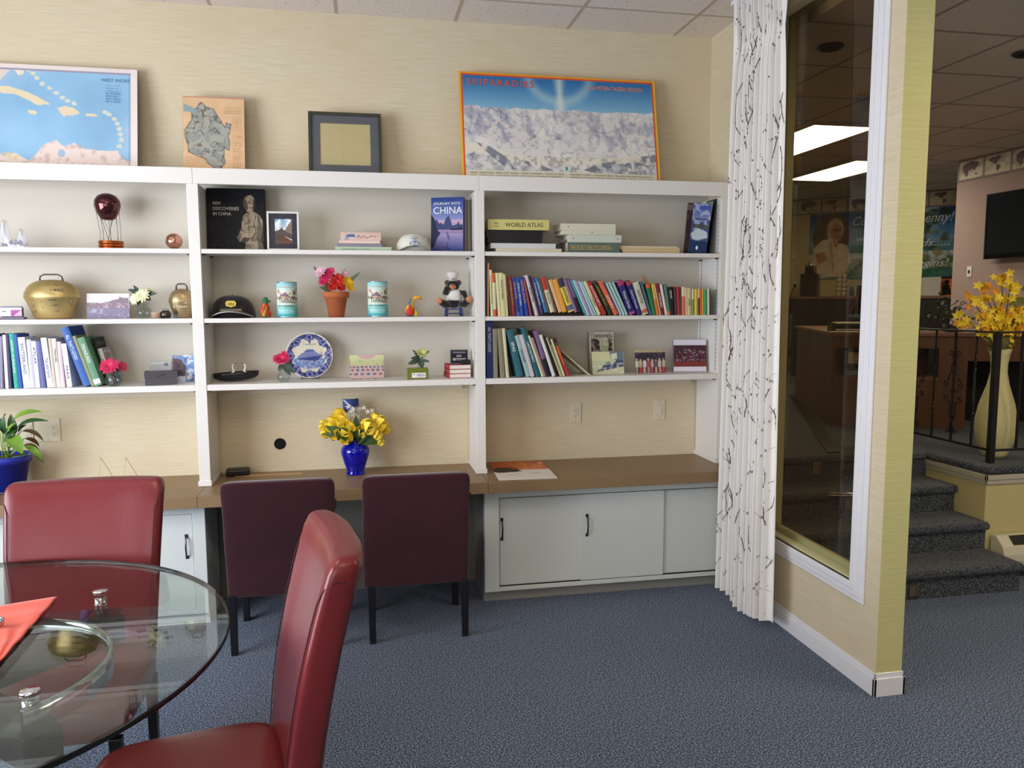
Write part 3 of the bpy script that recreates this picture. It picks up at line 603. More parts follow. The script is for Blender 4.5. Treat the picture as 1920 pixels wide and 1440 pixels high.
def twig(s, z, L, ang, depth=0):
    pts = []; n = max(3, int(L/.03)); a = ang
    for i in range(n+1):
        pts.append((s, z)); s += math.sin(a)*L/n/1.25; z += math.cos(a)*L/n; a += rt.uniform(-.28, .28)
        if s < .01 or s > .99 or z > CZ1-.02 or z < CZ0+.02: break
    vs = []
    for (s1, z1) in pts:
        c = cur(s1, z1); c2 = cur(min(1, s1+.004), z1); tn = (c2-c); tn = tn.normalized() if tn.length > 1e-9 else Vector((0, -1, 0)); nr = Vector((tn.y, -tn.x, 0)).normalized()
        if nr.x > 0: nr = -nr
        hw = .0021 if depth == 0 else .0015; vs += [c+nr*.0022-tn*hw, c+nr*.0022+tn*hw]
    fs = [(2*i, 2*i+1, 2*i+3, 2*i+2) for i in range(len(pts)-1)]
    ct.add(vs, fs, 1)
    for (s1, z1) in pts[1:-1]:
        if rt.random() < .55:
            c = cur(s1, z1); ct.ball((c.x-.002, c.y+rt.uniform(-.003, .003), c.z), (.0018, .003, rt.uniform(.005, .009)), 6, 4, 1)
    if depth < 2:
        for (s1, z1) in pts[2:-1]:
            if rt.random() < .16: twig(s1, z1, rt.uniform(.06, .2), ang+rt.choice((-1, 1))*rt.uniform(.4, .9), depth+1)
for i in range(95): twig(rt.uniform(.02, .98), rt.uniform(.1, 3.1), rt.uniform(.25, .8), rt.uniform(-.4, .4)+(math.pi if rt.random() < .3 else 0))
tag(ct.build('pleated_curtain', [CUR, TWIG]), 'cream pleated curtain printed with dark budding twigs beside the tall window', 'curtain')
struct(BOX(1.885, 1.935, CY1-.02, CY0+.02, CZ1-.002, Z1-.001).build('trim_5', TRIMW), 'curtain track fixed under the ceiling')
# ------------------------------------------------------------------ railing on the platform
RX, RY = 3.832, -.457; RTZ, RLZ = on(1870, 625, 1, RY).z, on(1852, 845, 1, RY).z
rl = thing('iron_railing', 'black wrought iron railing with twisted balusters and scrolls around the platform', 'railing', (RX, RY, PLZ))
MB().box(-.019, .019, -.019, .019, 0, RTZ-PLZ).build('corner_post', BLACK, rl, bevel=.003)
zt, zl = RTZ-PLZ, RLZ-PLZ
b = MB().box(-.018, .018, -.0, 1.36, zt, zt+.012).box(0, 2.0, -.018, .018, zt, zt+.012); b.build('top_rail', mat('rail_cap_iron', '26262a', .3), rl, bevel=.002)
MB().box(-.007, .007, 0, 1.36, zl-.007, zl+.007).box(0, 2.0, -.007, .007, zl-.007, zl+.007).build('bottom_rail', BLACK, rl)
def baluster(x, y, twist, scroll):
    b = MB(); n = 46; vs = []; fs = []
    for i in range(n+1):
        q = i/n; z = zl+(zt-zl)*q; tw = 0
        if twist: tw = sum(2.2*math.pi*max(0, min(1, (q-a)/.16)) for a in (.22, .66))
        r = .0085
        for k in range(4): an = tw+math.pi/4+k*math.pi/2; vs.append((x+r*math.cos(an), y+r*math.sin(an), z))
    for i in range(n):
        for k in range(4): q = (k+1) % 4; fs.append((i*4+k, i*4+q, (i+1)*4+q, (i+1)*4+k))
    o = b.add(vs, fs).build('baluster', BLACK, rl)
    if scroll:
        s = MB(); ax = (0, 1) if scroll == 'y' else (1, 0)
        def P(a, z): return (x+ax[0]*a, y+ax[1]*a, zl+(zt-zl)*z)
        for sg in (-1, 1):
            def spiral(ca, cz, r0, a0, turns, d):
                return [P(sg*(ca+r0*(1-.75*i/18)*math.cos(a0+d*turns*2*math.pi*i/18)), cz+(r0*(1-.75*i/18)*math.sin(a0+d*turns*2*math.pi*i/18))/(zt-zl)) for i in range(19)]
            top = spiral(.036, .80, .024, math.pi*.5+2.4, 1.1, -1); s.tube([P(sg*.004, .74)]+top, .0045, 6)
            s.tube([P(sg*.004, .74), P(sg*.03, .68), P(sg*.02, .63), P(sg*.05, .58)]+spiral(.062, .52, .026, 1.9, 1.1, -1), .005, 6)
            s.tube(list(reversed(spiral(.062, .40, .026, -1.9, 1.1, 1)))+[P(sg*.03, .36), P(sg*.022, .30), P(sg*.032, .25), P(sg*.004, .19)], .005, 6)
            s.tube([P(sg*.004, .47), P(sg*.03, .455), P(sg*.05, .47)], .005, 6); s.tube([P(sg*.004, .19)]+spiral(.034, .10, .022, 2.2, 1.1, 1), .0045, 6)
        s.ball(P(0, .745), .012, 10, 6).ball(P(0, .19), .011, 10, 6); s.build('scroll_ornament', BLACK, o)
for k in range(7): baluster(0, .17+k*.185, k % 2 == 0, 'y' if k % 2 else None)
for k in range(10): baluster(.19+k*.19, 0, k % 2 == 1, 'x' if k in (4, 8) else None)
# ------------------------------------------------------------------ tall cream vase of forsythia
VX, VY = 4.04, -.262
VM_ = mat('woven_cream_vase', 'ddd69c', .6, noise=(120, .2, 'cbc288'), bump=(90, .5))
fv = thing('floor_vase', 'tall cream textured floor vase behind the railing post', 'vase', (VX, VY, PLZ))
hv = (861-659)*mpp((VX, VY, 1.0)); rr = lambda px: px*mpp((VX, VY, 1))/2
MB().lathe([(0, .002), (rr(41), .002), (rr(44), .03*hv), (rr(62), .14*hv), (rr(70), .26*hv), (rr(69), .36*hv), (rr(58), .50*hv), (rr(38), .66*hv), (rr(28), .78*hv), (rr(28), .86*hv), (rr(33), .95*hv), (rr(39), hv), (rr(35), hv), (rr(25), .9*hv), (rr(22), .8*hv), (0, .78*hv)], 40).build('vase_body', VM_, fv)
YEL = mat('forsythia_yellow', 'ffe84a', .65, noise=(40, .2, 'f8d02c')); YEO = mat('silk_orange', 'f4a82a', .6); GRN = mat('leaf_green_dark', '37502f', .55, noise=(20, .3, '4a6a3a')); STEM = mat('brown_stem', '4a3428', .8)
sp = thing('forsythia_branches', 'bunch of yellow and orange artificial blossom branches in the tall cream vase', 'flowers', (VX, VY, PLZ+hv*.9))
rf = random.Random(3); m1 = mpp((VX, VY, 1.5))
def blossom(b, c, r, mi=0, n=5, rf=rf):
    ax = Vector((rf.uniform(-1, 1), rf.uniform(-1.6, -.2), rf.uniform(-.6, 1))).normalized(); u = ax.cross(Vector((0, 0, 1))).normalized(); w_ = ax.cross(u); c = Vector(c); p0 = rf.uniform(0, 6)
    for i in range(n):
        a = p0+2*math.pi*i/n; d = (u*math.cos(a)+w_*math.sin(a)); b.leaf(c, c+d*r+ax*r*.35, r*.62, .08, up=ax, mi=mi, n=3)
tips = [(1838, 535), (1815, 560), (1880, 515), (1895, 530), (1862, 560), (1910, 560), (1925, 590), (1945, 550), (1835, 590), (1790, 597), (1850, 600), (1880, 600), (1905, 612), (1960, 600), (1870, 575)]
stems, fl = MB(), MB()
for (u, v) in tips:
    t_ = at(u, v, VY+rf.uniform(-.08, .06)); L0 = Vector((0, 0, 0)); T = t_-Vector((VX, VY, PLZ+hv*.9)); mid = T*.5+Vector((T.x*-.15, 0, .05)); pts = [L0+(mid-L0)*q*2 if q < .5 else mid+(T-mid)*(q-.5)*2 for q in (0, .25, .5, .75, 1)]
    stems.tube(pts, [.004, .0035, .003, .0025, .0015], 5)
    for j in range(16):
        q = 1-.62*rf.random()**1.6; c = mid+(T-mid)*max(0, (q-.5)*2)+Vector([rf.gauss(0, .022) for _ in range(3)]); blossom(fl, c, rf.uniform(.026, .038), 0 if rf.random() < .85 else 1)
for j in range(46):
    t_ = at(rf.uniform(1845, 1925), rf.uniform(585, 618), VY+rf.uniform(-.09, .05)); blossom(fl, t_-Vector((VX, VY, PLZ+hv*.9)), rf.uniform(.032, .046), 1 if rf.random() < .5 else 0, 6)
for (u, v) in ((1835, 628), (1860, 640), (1897, 640), (1893, 650), (1832, 615)): t_ = at(u, v, VY-.05); blossom(fl, t_-Vector((VX, VY, PLZ+hv*.9)), .02, 0)
stems.build('branches', STEM, sp); fl.build('blossoms', [YEL, YEO], sp)
lf = MB()
for (u0, v0, u1, v1, w_) in ((1868, 650, 1842, 634, .05), (1868, 655, 1892, 632, .06), (1866, 650, 1905, 645, .055), (1865, 655, 1848, 655, .05), (1893, 572, 1925, 560, .06), (1915, 545, 1935, 530, .04), (1866, 640, 1900, 620, .05)):
    a, c = at(u0, v0, VY-.02), at(u1, v1, VY-.03); o_ = Vector((VX, VY, PLZ+hv*.9)); lf.leaf(a-o_, c-o_, w_, .1, up=(0, -1, .3))
lf.build('leaves', mat('olive_leaf', '6b6b34', .6), sp)
# ------------------------------------------------------------------ heater, television, switch
hh = at(1852, 1003, -.60); ht_ = thing('baseboard_heater', 'cream convector heater on the wall below the platform', 'heater', (3.76, -.577, .045))
zz = hh.z-.045
MB().prism([(-.12, 0), (0, 0), (0, zz), (-.045, zz), (-.105, zz-.06), (-.12, zz-.11)], 0, .03, plane='yz').build('end_cap', mat('heater_cream', 'd8d3b8', .45), ht_, bevel=.006)
MB().prism([(-.112, .01), (-.004, .01), (-.004, zz-.006), (-.046, zz-.006), (-.10, zz-.06), (-.112, zz-.11)], .03, 2.2, plane='yz').build('casing', mat('heater_cream', 'd8d3b8', .45), ht_)
b = MB(); 
for j in range(9): b.box(.09+j*.2, .27+j*.2, -.098+.0*j, -.0535, zz-.0535, zz-.0485, M=None)
MB().add([(.085, -.0965, zz-.052), (2.1, -.0965, zz-.052), (2.1, -.052, zz-.0045), (.085, -.052, zz-.0045)], [(0, 1, 2, 3)]).build('outlet_grille', mat('grille_dark', '2b2822', .6, metal=.2), ht_, solid=.004)
BOX(.03, 2.2, -.1135, -.112, zz-.16, zz-.157).build('front_groove', mat('heater_shadow', '8f8b78', .6), ht_)
ty0, ty1, tz0, tz1 = 2.05, .75, 2.155, 2.79
tv = thing('wall_television', 'black flat television mounted on the pink wall at the right photo edge', 'television', (5.95, (ty0+ty1)/2, tz0)); L = ty0-ty1; H = tz1-tz0
BOX(-.02, .03, -L/2, L/2, 0, H).build('bezel', mat('tv_gloss_black', '0b0b0e', .15), tv, bevel=.006); BOX(-.0215, -.0202, -L/2+.035, L/2-.035, .045, H-.035).build('screen', mat('tv_screen', '1b2025', .08, spec=.6), tv)
BOX(.03, .075, -.2, .2, .15, H-.15).build('wall_bracket', BLACK, tv); MB().box(-.0225, -.0201, -L/2, L/2, H-.008, H-.002).box(-.0225, -.0201, L/2-.01, L/2-.004, .0, H-.002).build('chrome_edge', CHROME, tv)
sw = thing('light_switch', 'white switch plate on the pink wall below the television', 'light switch', (6.0295, 2.33, 2.045)); BOX(-.006, 0, -.032, .032, -.055, .055).build('wall_plate', mat('white_plastic', 'e4e2da', .4), sw, bevel=.002); BOX(-.014, -.006, -.01, .01, -.016, .016).build('toggle', mat('dark_toggle', '2a2626', .5), sw, bevel=.002)
# ------------------------------------------------------------------ banner on the diagonal wall
cv = Cv(150, 82, '2c5f9a', 4); cv.grad(0, .45, '1f4f94', '6f9ec4'); cv.mix(26, .5, .75, 'c8d4dc', 3, k=.8)
cv.grad(.45, .62, '7ea3ba', '4f8296', mask=(cv.Y > .45) & (cv.Y <= .62)).grad(.62, 1, 'cfd8d6', '6c8f88', mask=(cv.Y > .62)); cv.mix(10, .5, .7, '35503a', 9, mask=((cv.Y > .74) | ((cv.X > .78) & (cv.Y > .05)))*1., k=.9); cv.mix(8, .5, .7, '7b7a48', 12, mask=((cv.X > .75) & (cv.Y > .35))*1., k=.7)
cv.rect(.8, .86, 1, 1, '2c6a58', .8)
cv.disc(.165, .38, .135, .36, '6b5135', .9).disc(.19, .28, .062, .17, 'cdb79c').disc(.20, .31, .045, .12, 'c08a70').disc(.205, .28, .03, .015, '5a4338').disc(.21, .38, .02, .015, '9a5a4c')
cv.poly([(.03, .55), (.1, .42), (.16, .40), (.22, .47), (.28, .5), (.315, .72), (.26, .95), (.06, .97), (.02, .8)], 'ddd0bd').poly([(.05, .62), (.12, .58), (.14, .7), (.07, .78)], 'c4876e').poly([(.17, .42), (.2, .55), (.22, .48)], 'b9836a').line([(.16, .45), (.19, .9)], .012, '8d7a68').noise(6, .1)
BW = 1.83; BH = .965; e = Vector((1, -1, 0)).normalized(); n2 = Vector((-1, -1, 0)).normalized()
def dplace(o, s, off, z):
    p = Vector((5.99, 5.84, 0))+e*s+n2*off; o.location = (p.x, p.y, z); o.rotation_euler = (0, 0, R_(-45)); return o
bn = dplace(thing('wall_banner', 'wide printed banner with a portrait and script lettering on the diagonal wall', 'banner'), .32+BW/2, .004, 2.045)
panel('banner_sheet', cv, BW, BH, .003, VM, bn)
WT = mat('banner_lettering', 'e6e9ec', .6)
for s, x, z, wd, h in (('Cel', -.36, .745, .22, .12), ('wh', -.30, .52, .16, .09), ('A', -.10, .33, .09, .09), ('enny!', .545, .745, .34, .12), ('ds.....', .50, .43, .34, .09), ('egins!', .49, .16, .36, .10)): text(s, bn, (x, -.001, z), wd, h, WT, shear=.35, ext=.0006)
# credenza with things on it
cw = dplace(thing('office_credenza', 'dark credenza with brown top below the banner', 'credenza'), .95, .28, PLZ)
BOX(-1.35, 1.25, -.26, .26, 1.075, 1.112).build('top', WOODM, cw, bevel=.003); BOX(-1.32, 1.22, -.24, .25, .002, 1.074).build('body', mat('credenza_black', '1f1a19', .5), cw)
def oncred(u, v=553, off=.35):
    d = ray(u, v); t = (DSUM-off*math.sqrt(2)-CAM[0]-CAM[1])/(d[0]+d[1]); return CAM+d*t
CZT = PLZ+1.1125
def cthing(nm, lb, cat, u, off=.3, group=None):
    p = oncred(u, 553, off); return thing(nm, lb, cat, (p.x, p.y, CZT), R_(-45), group), mpp(p)
t, k = cthing('coffee_machine', 'black coffee machine on the credenza in front of the banner', 'coffee machine', 1519)
GB = mat('gloss_black_plastic', '131416', .2); MB().box(-16*k, 14*k, -.09, .1, 0, 42*k).build('housing', GB, t, bevel=.015); MB().box(-8*k, 8*k, -.11, .08, 42*k, 56*k).build('brew_head', GB, t, bevel=.012); MB().tube([(-7*k, -.115, 50*k), (-5*k, -.12, 60*k), (3*k, -.12, 60*k), (6*k, -.115, 50*k)], .008, 8).build('lift_handle', CHROME, t)
t, k = cthing('capsule_rack', 'striped rack of coffee capsules right of the coffee machine', 'rack', 1577)
b = MB()
for j in range(5): b.lathe([(.028, 0), (.034, 8*k*.9)], 16, c=(-4*k, 0, .004+j*8.2*k), mi=0).lathe([(.028, 0), (.034, 8*k*.9)], 16, c=(5*k, 0, .004+j*8.2*k), mi=0)
b.build('capsules', mat('capsule_cream', 'cfc6ae', .5), t); MB().box(-10*k, 11*k, -.012, .012, 0, .004).box(-.006, .006, -.04, -.035, 0, 43*k).box(-7*k, 8*k, -.03, .03, 42*k, 43*k).build('frame', CHROME, t)
t, k = cthing('glass_jar', 'clear glass jar right of the capsule rack', 'jar', 1597); MB().lathe([(.03, 0), (.034, .06), (.022, .1), (.022, .115), (.018, .115), (.018, .1), (.03, .06), (.027, .004), (0, .004)], 20).build('jar_body', glassmat('jar_glass', 'd8d8d0', 1.45), t); MB().lathe([(.024, .115), (.024, .13), (0, .13)], 16).build('lid', CHROME, t)
t, k = cthing('paper_cups', 'short stack of tan paper cups beside the glass jar', 'cups', 1612); MB().lathe([(.026, 0), (.036, .08), (.034, .08), (.025, .003), (0, .003)], 20).build('cup_body', mat('cup_tan', 'a88f6c', .7), t)
t, k = cthing('white_folder', 'pale upright folder on the credenza right of the column', 'folder', 1746); MB().prism([(-16*k, 0), (16*k, 0), (15*k, 35*k), (-16*k, 34*k)], -.02, .0).build('folder_board', mat('folder_grey', 'c6c2b4', .7), t)
t, k = cthing('picture_frame', 'small standing picture with an orange ground and a black figure on the credenza', 'picture', 1774, .2)
cv = Cv(24, 34, 'd06a3c', 2).rect(0, 0, 1, .15, '2a2224').disc(.5, .3, .18, .14, '15120f').poly([(.2, .95), (.3, .45), (.7, .45), (.85, .95)], '15120f'); panel('picture_card', cv, 24*k, 36*k, .01, VM, t, edge='3a2a26')
ou = cthing('wall_outlet', 'outlet with a black plug and cord left of the coffee machine', 'outlet', 1491, .004)[0]; ou.location.z = CZT+.16
BOX(-.035, .035, -.006, 0, -.055, .055).build('wall_plate', IV, ou, bevel=.002); MB().box(-.018, .018, -.04, -.006, -.02, .02).tube([(0, -.04, -.01), (-.05, -.06, -.14), (-.10, -.3, -.17)], .006, 6).build('plug', BLACK, ou)
# ------------------------------------------------------------------ reception desk, turned 22 degrees
DA = R_(-22); dp = Vector((3.713, 1.145, PLZ)); desk = thing('reception_desk', 'orange brown reception desk with an open shelf and knee hole on the platform', 'desk', dp, DA); DH = .79
DW = .83
BOX(0, .03, 0, 1.75, 0, DH-.035).build('end_panel', WOODO, desk); BOX(-.02, 2.6, -.02, .55, DH-.034, DH).build('front_top', WOODM, desk, bevel=.006); BOX(-.02, .55, .551, 1.8, DH-.034, DH).build('return_top', WOODM, desk, bevel=.006)
BOX(.031, DW, .001, .02, 0, .40).build('front_panel', WOODO, desk); BOX(.031, DW, -.004, .28, .40, .425).build('open_shelf', WOODM, desk); BOX(.031, DW, .26, .28, .425, DH-.036).build('niche_back', WOODD, desk); BOX(.031, DW, .001, .02, .66, DH-.035).build('top_apron', WOODO, desk)
BOX(DW+.001, DW+.22, .0, .02, 0, DH-.036).build('side_panel', WOODO, desk); BOX(DW+.221, DW+.75, .001, .02, .56, DH-.036).build('kneehole_rail', WOODO, desk); BOX(DW+.221, 2.55, .52, .54, 0, DH-.036).build('modesty_panel', mat('modesty_black', '100d0c', .7), desk)
def ondesk(u, v): return on(u, v, 2, PLZ+DH+.001)
p = on(1587, 686, 2, PLZ+.426); t = thing('leaflet_holder', 'pale leaflet standing on the open shelf of the reception desk', 'leaflet', (dp+Vector((math.cos(DA)*.26-math.sin(DA)*.1, math.sin(DA)*.26+math.cos(DA)*.1, .427))), DA)
cv = Cv(36, 32, 'b9b49a', 3).rect(0, .5, 1, 1, '4c4744').mix(6, .5, .7, '8e887a', 4, k=.7).rect(0, 0, .16, .5, 'cfc9a8'); panel('leaflet_card', cv, .21, .19, .008, VM, t)
def deskthing(nm, lb, cat, lx, ly, rot=0, group=None):
    return thing(nm, lb, cat, dp+Vector((math.cos(DA)*lx-math.sin(DA)*ly, math.sin(DA)*lx+math.cos(DA)*ly, DH+.0005)), DA+rot, group)
t = deskthing('computer_monitor', 'dark computer monitor seen from behind on the reception desk', 'monitor', .50, .48, R_(12)); MB().box(-.24, .24, -.03, 0, .09, .40).build('monitor_back', GB, t, bevel=.01); MB().box(-.03, .03, -.06, -.03, .02, .25).build('stand', GB, t); MB().box(-.11, .11, -.14, .04, 0, .018).build('base', GB, t, bevel=.006)
t = deskthing('paper_tray', 'black tray holding white papers at the front of the reception desk', 'tray', .18, .22); MB().box(-.16, .16, -.1, .1, 0, .012).box(-.16, .16, .085, .1, 0, .12).box(-.16, -.15, -.1, .1, 0, .07).box(.15, .16, -.1, .1, 0, .07).box(-.16, .16, -.1, .1, .06, .066).build('tray_frame', GB, t)
BOX(-.13, .10, -.105, .07, .067, .078).build('paper_stack', mat('paper_white', 'e8e4d4', .7), t); BOX(-.13, .11, -.107, .07, .0125, .022).build('paper_stack', mat('paper_white', 'e8e4d4', .7), t)
t = deskthing('white_papers', 'flat white papers near the corner of the reception desk', 'papers', .12, .04, .1); BOX(-.12, .1, -.05, .05, 0, .006).build('paper_sheets', mat('paper_white', 'e8e4d4', .7), t)
t = deskthing('desk_cables', 'tangle of thin pale and black cables on the reception desk', 'cables', .62, .1); b = MB()
for j in range(3): b.tube([(-.22+.1*j, 0, .004), (-.14+.1*j, .02, .05-.01*j), (-.02+.1*j, 0, .012), (.1+.12*j, -.02, .03), (.3+.05*j, 0, .006)], .003, 5)
b.build('cable_bundle', mat('cable_grey', '6b6862', .5), t)
t = deskthing('white_papers', 'white booklets lying on the reception desk right of the column', 'papers', 1.25, .06); MB().box(-.22, .05, -.06, .1, 0, .008).box(.06, .3, -.05, .1, 0, .010).build('paper_sheets', mat('paper_white', 'e8e4d4', .7), t)
# trailing plant
rp = random.Random(9); t = deskthing('trailing_plant', 'leafy trailing green plant on the reception desk right of the column', 'plant', .98, .22); b = MB(); o_ = Vector(t.location); Ri = Matrix.Rotation(-DA, 4, 'Z')
def loc_(p): return Ri @ (Vector(p)-o_)
yy = t.location.y
for (u0, v0, u1, v1) in ((1745, 605, 1768, 545), (1748, 606, 1735, 575), (1752, 606, 1795, 566), (1760, 606, 1810, 568), (1765, 606, 1822, 575), (1755, 606, 1775, 560), (1775, 606, 1805, 590), (1740, 606, 1732, 595), (1770, 606, 1788, 585), (1758, 606, 1760, 570), (1765, 606, 1772, 590), (1785, 606, 1830, 600)):
    a, c = at(u0, v0, yy), at(u1, v1, yy+rp.uniform(-.12, .12)); b.tube([loc_(a), loc_((a+c)/2+Vector((0, 0, .03))), loc_(c)], .003, 5, 1)
    for j in range(9):
        q = .15+.85*j/8; m = a+(c-a)*q+Vector((0, 0, .03*math.sin(math.pi*q))); d = Vector((rp.uniform(-1, 1), rp.uniform(-1, .4), rp.uniform(-.4, .9))).normalized()*rp.uniform(.03, .055); b.leaf(loc_(m), loc_(m+d), rp.uniform(.018, .035), .08)
b.build('foliage', [GRN, STEM], t); MB().lathe([(0, 0), (.05, 0), (.065, .06), (.06, .06), (.045, .01), (0, .01)], 20).build('pot', mat('plant_pot_dark', '2e2b28', .6), t)
# dark chest of drawers right of the desk
t = thing('chest_of_drawers', 'dark cherry wood chest of drawers behind the cream vase', 'cabinet', (5.70, 1.72, PLZ), R_(-22))
BOX(-.04, .31, 0, .11, 0, .78).build('carcass', WOODD, t, bevel=.004)
for i in range(1):
    for j in range(4):
        d = BOX(-.02, .30, -.015, -.001, .05+j*.18, .22+j*.18).build('drawer', WOODD, t, bevel=.004); MB().ball((.14, -.03, .135+j*.18), .014, 10, 8).build('knob', mat('knob_brass', '7a6640', .4, metal=.7), d)
# ------------------------------------------------------------------ things on the bookcase
Y_ = -.17
INK = mat('ink_black', '141316', .6); INW = mat('ink_white', 'f0eeea', .6); INO = mat('ink_orange', 'e8552c', .6); INY = mat('ink_yellow', 'e8b23a', .6); ING = mat('ink_gold', 'c9a544', .5)
# --- on top
def leaner(name, label, cat, u0, u1, vt, yb, lean, cv, edge='e8e4da', th=.006, m=VM, bend=None, z=ZT, yawd=0, ub=None, hx=0):
    """flat board standing on z, leaning back; pixel columns at its foot, top row vt"""
    a = at(u0, vt, yb+lean*.6); c = at(u1, vt, yb+lean*.6); a2 = at(ub[0], vt, yb) if ub else a
    w_ = (c.x-a.x)/math.cos(R_(yawd)); H = (a.z+c.z)/2-z; L = math.hypot(H, lean)
    t = thing(name, label, cat, ((a.x+c.x)/2, yb, z+.0008), (-math.atan2(lean, H), 0, R_(yawd))); return t, w_, L
# West Indies map
t, w_, H = leaner('map_poster', 'blue sea map board of the West Indies leaning on top of the left bay', 'map', -120, 253, 118, -.16, .10, None)
cv = Cv(190, 112, '8fb9d8', 3); cv.noise(40, .05); cv.mix(40, .55, .8, 'b7c9dc', 8, k=.6)
X_ = lambda u: (u+120)/373.; Y2 = lambda v: (v-118)/188.
P = lambda pts: [(X_(u), Y2(v)) for u, v in pts]
sand = 'ddcfae'
cv.poly(P([(-120, 118), (-40, 118), (14, 112), (34, 116), (35, 136), (24, 139), (14, 124), (-10, 150), (-30, 170), (-90, 160), (-120, 180)]), 'd8ccc0')
cv.poly(P([(12, 112), (34, 114), (35, 134), (26, 138), (17, 128)]), 'e6dcc8')
cv.poly(P([(-60, 170), (-20, 158), (10, 160), (40, 168), (60, 176), (86, 189), (60, 192), (46, 184), (20, 174), (-10, 172), (-50, 178)]), sand)
cv.poly(P([(98, 196), (112, 192), (128, 193), (142, 203), (130, 208), (114, 208), (112, 213), (106, 206)]), sand).poly(P([(42, 203), (52, 201), (62, 205), (56, 210), (48, 208)]), sand).poly(P([(153, 203), (170, 204), (178, 206), (170, 209), (154, 208)]), sand)
for q in [(44, 128), (52, 134), (60, 142), (70, 152), (84, 160), (96, 168), (108, 176), (118, 182), (130, 186), (190, 200), (198, 204), (208, 212), (214, 220), (218, 230), (220, 240), (222, 250), (218, 262)]: cv.disc(X_(q[0]), Y2(q[1]), .014, .02, 'cdd2c4')
cv.poly(P([(-120, 306), (-120, 290), (-40, 275), (0, 286), (20, 280), (46, 294), (60, 280), (72, 264), (96, 254), (112, 266), (130, 258), (142, 268), (190, 272), (215, 270), (222, 286), (240, 290), (240, 306)]), 'e4d2ca')
cv.mix(5, .55, .68, 'b99f98', 9, mask=cv.inpoly(P([(-120, 306), (-120, 290), (46, 294), (72, 264), (96, 254), (215, 270), (240, 290), (240, 306)]))*1., k=.5).mix(5, .5, .7, 'd9c58e', 4, mask=cv.inpoly(P([(-20, 306), (-20, 280), (20, 280), (46, 300), (46, 306)]))*1.)
cv.disc(X_(107), Y2(278), .018, .04, 'a9b8cc'); cv.lines(X_(190), Y2(148), X_(222), Y2(182), 7, '3e6a96', .5)
cv.rect(0, 0, 1, .045, 'e3d7d2').rect(0, .97, 1, 1, 'e3d7d2').rect(.965, 0, 1, 1, 'e8ddd6').rect(0, .045, .965, .055, '9a93a8').rect(.955, .05, .96, .97, '9a93a8')
panel('map_sheet', cv, w_, H, .012, VM, t, edge='7a5e72'); text('WEST INDIES', t, ((X_(182)-.5)*w_, -.0006, H*(1-Y2(143))), .145, .017, mat('map_ink_teal', '2d5a7c', .6))
# Vorarlberg relief map
t, w_, H = leaner('map_board', 'tan board with a grey relief map of an alpine region, left of the empty frame', 'map', 340, 456, 180, -.15, .07, None)
cv = Cv(84, 96, 'dcb98e', 5); cv.noise(12, .03); cv.mix(60, .5, .9, 'd8a88c', 3, k=.5); cv.rect(0, 0, 1, .012, 'c98f7c').rect(0, 0, .012, 1, 'cf9a86')
reg = [(.26, .10), (.31, .07), (.37, .13), (.50, .16), (.58, .27), (.63, .33), (.68, .40), (.70, .34), (.78, .35), (.76, .46), (.73, .52), (.76, .60), (.74, .70), (.66, .66), (.66, .78), (.68, .86), (.62, .92), (.66, .99), (.58, .985), (.50, .93), (.38, .87), (.36, .82), (.20, .77), (.08, .73), (.08, .64), (.04, .55), (.03, .46), (.10, .36), (.15, .32), (.14, .23), (.22, .16)]
msk = cv.inpoly(reg)*1.; cv.put(msk, 'a8a79a'); n1 = fbm(96, 84, 9, 5, 7); cv.put(msk*np.clip((n1-.5)*6, 0, 1), '8d9390', .8); cv.put(msk*(np.abs(fbm(96, 84, 16, 4, 3)-.5) < .02), '5c605e', .8); cv.put(msk*(np.abs(fbm(96, 84, 22, 3, 8)-.5) < .012), '6c5a50', .8)
cv.line(reg+[reg[0]], .012, '6e6a70'); cv.poly([(.02, .1), (.22, .16), (.18, .23), (.12, .21), (.02, .2)], '8fa3a4')
cv.lines(.66, .13, .96, .22, 6, 'b98b6a', .6); cv.lines(.8, .24, .96, .98, 26, 'b58664', .45); cv.lines(.03, .78, .36, .97, 9, 'c08a70', .5)
panel('map_sheet', cv, w_, H, .008, VM, t, edge='8d6f70')
# empty frame
t, w_, H = leaner('picture_frame', 'empty dark frame with a grey mat leaning on top of the middle bay', 'picture frame', 577, 714, 211, -.15, .07, None)
FR = mat('frame_dark_green', '3c3d31', .35); b = MB(); fw = .018
b.box(-w_/2, w_/2, -.018, 0, 0, fw).box(-w_/2, w_/2, -.018, 0, H-fw, H).box(-w_/2, -w_/2+fw, -.018, 0, fw, H-fw).box(w_/2-fw, w_/2, -.018, 0, fw, H-fw).build('frame', FR, t, bevel=.003)
iw = fw+.045; MB().box(-w_/2+fw, w_/2-fw, -.008, -.005, fw, iw).box(-w_/2+fw, w_/2-fw, -.008, -.005, H-iw, H-fw).box(-w_/2+fw, -w_/2+iw, -.008, -.005, iw, H-iw).box(w_/2-iw, w_/2-fw, -.008, -.005, iw, H-iw).build('mat_border', mat('mat_slate', '5d6270', .6), t)
BOX(-w_/2+fw, w_/2-fw, -.0045, -.001, fw, H-fw).build('backing_card', mat('backing_cream', 'cdbf94', .7), t); BOX(-w_/2+fw, w_/2-fw, -.0125, -.0105, fw, H-fw).build('glass', glassmat('frame_glass', 'fbfbf8', 1.4), t)
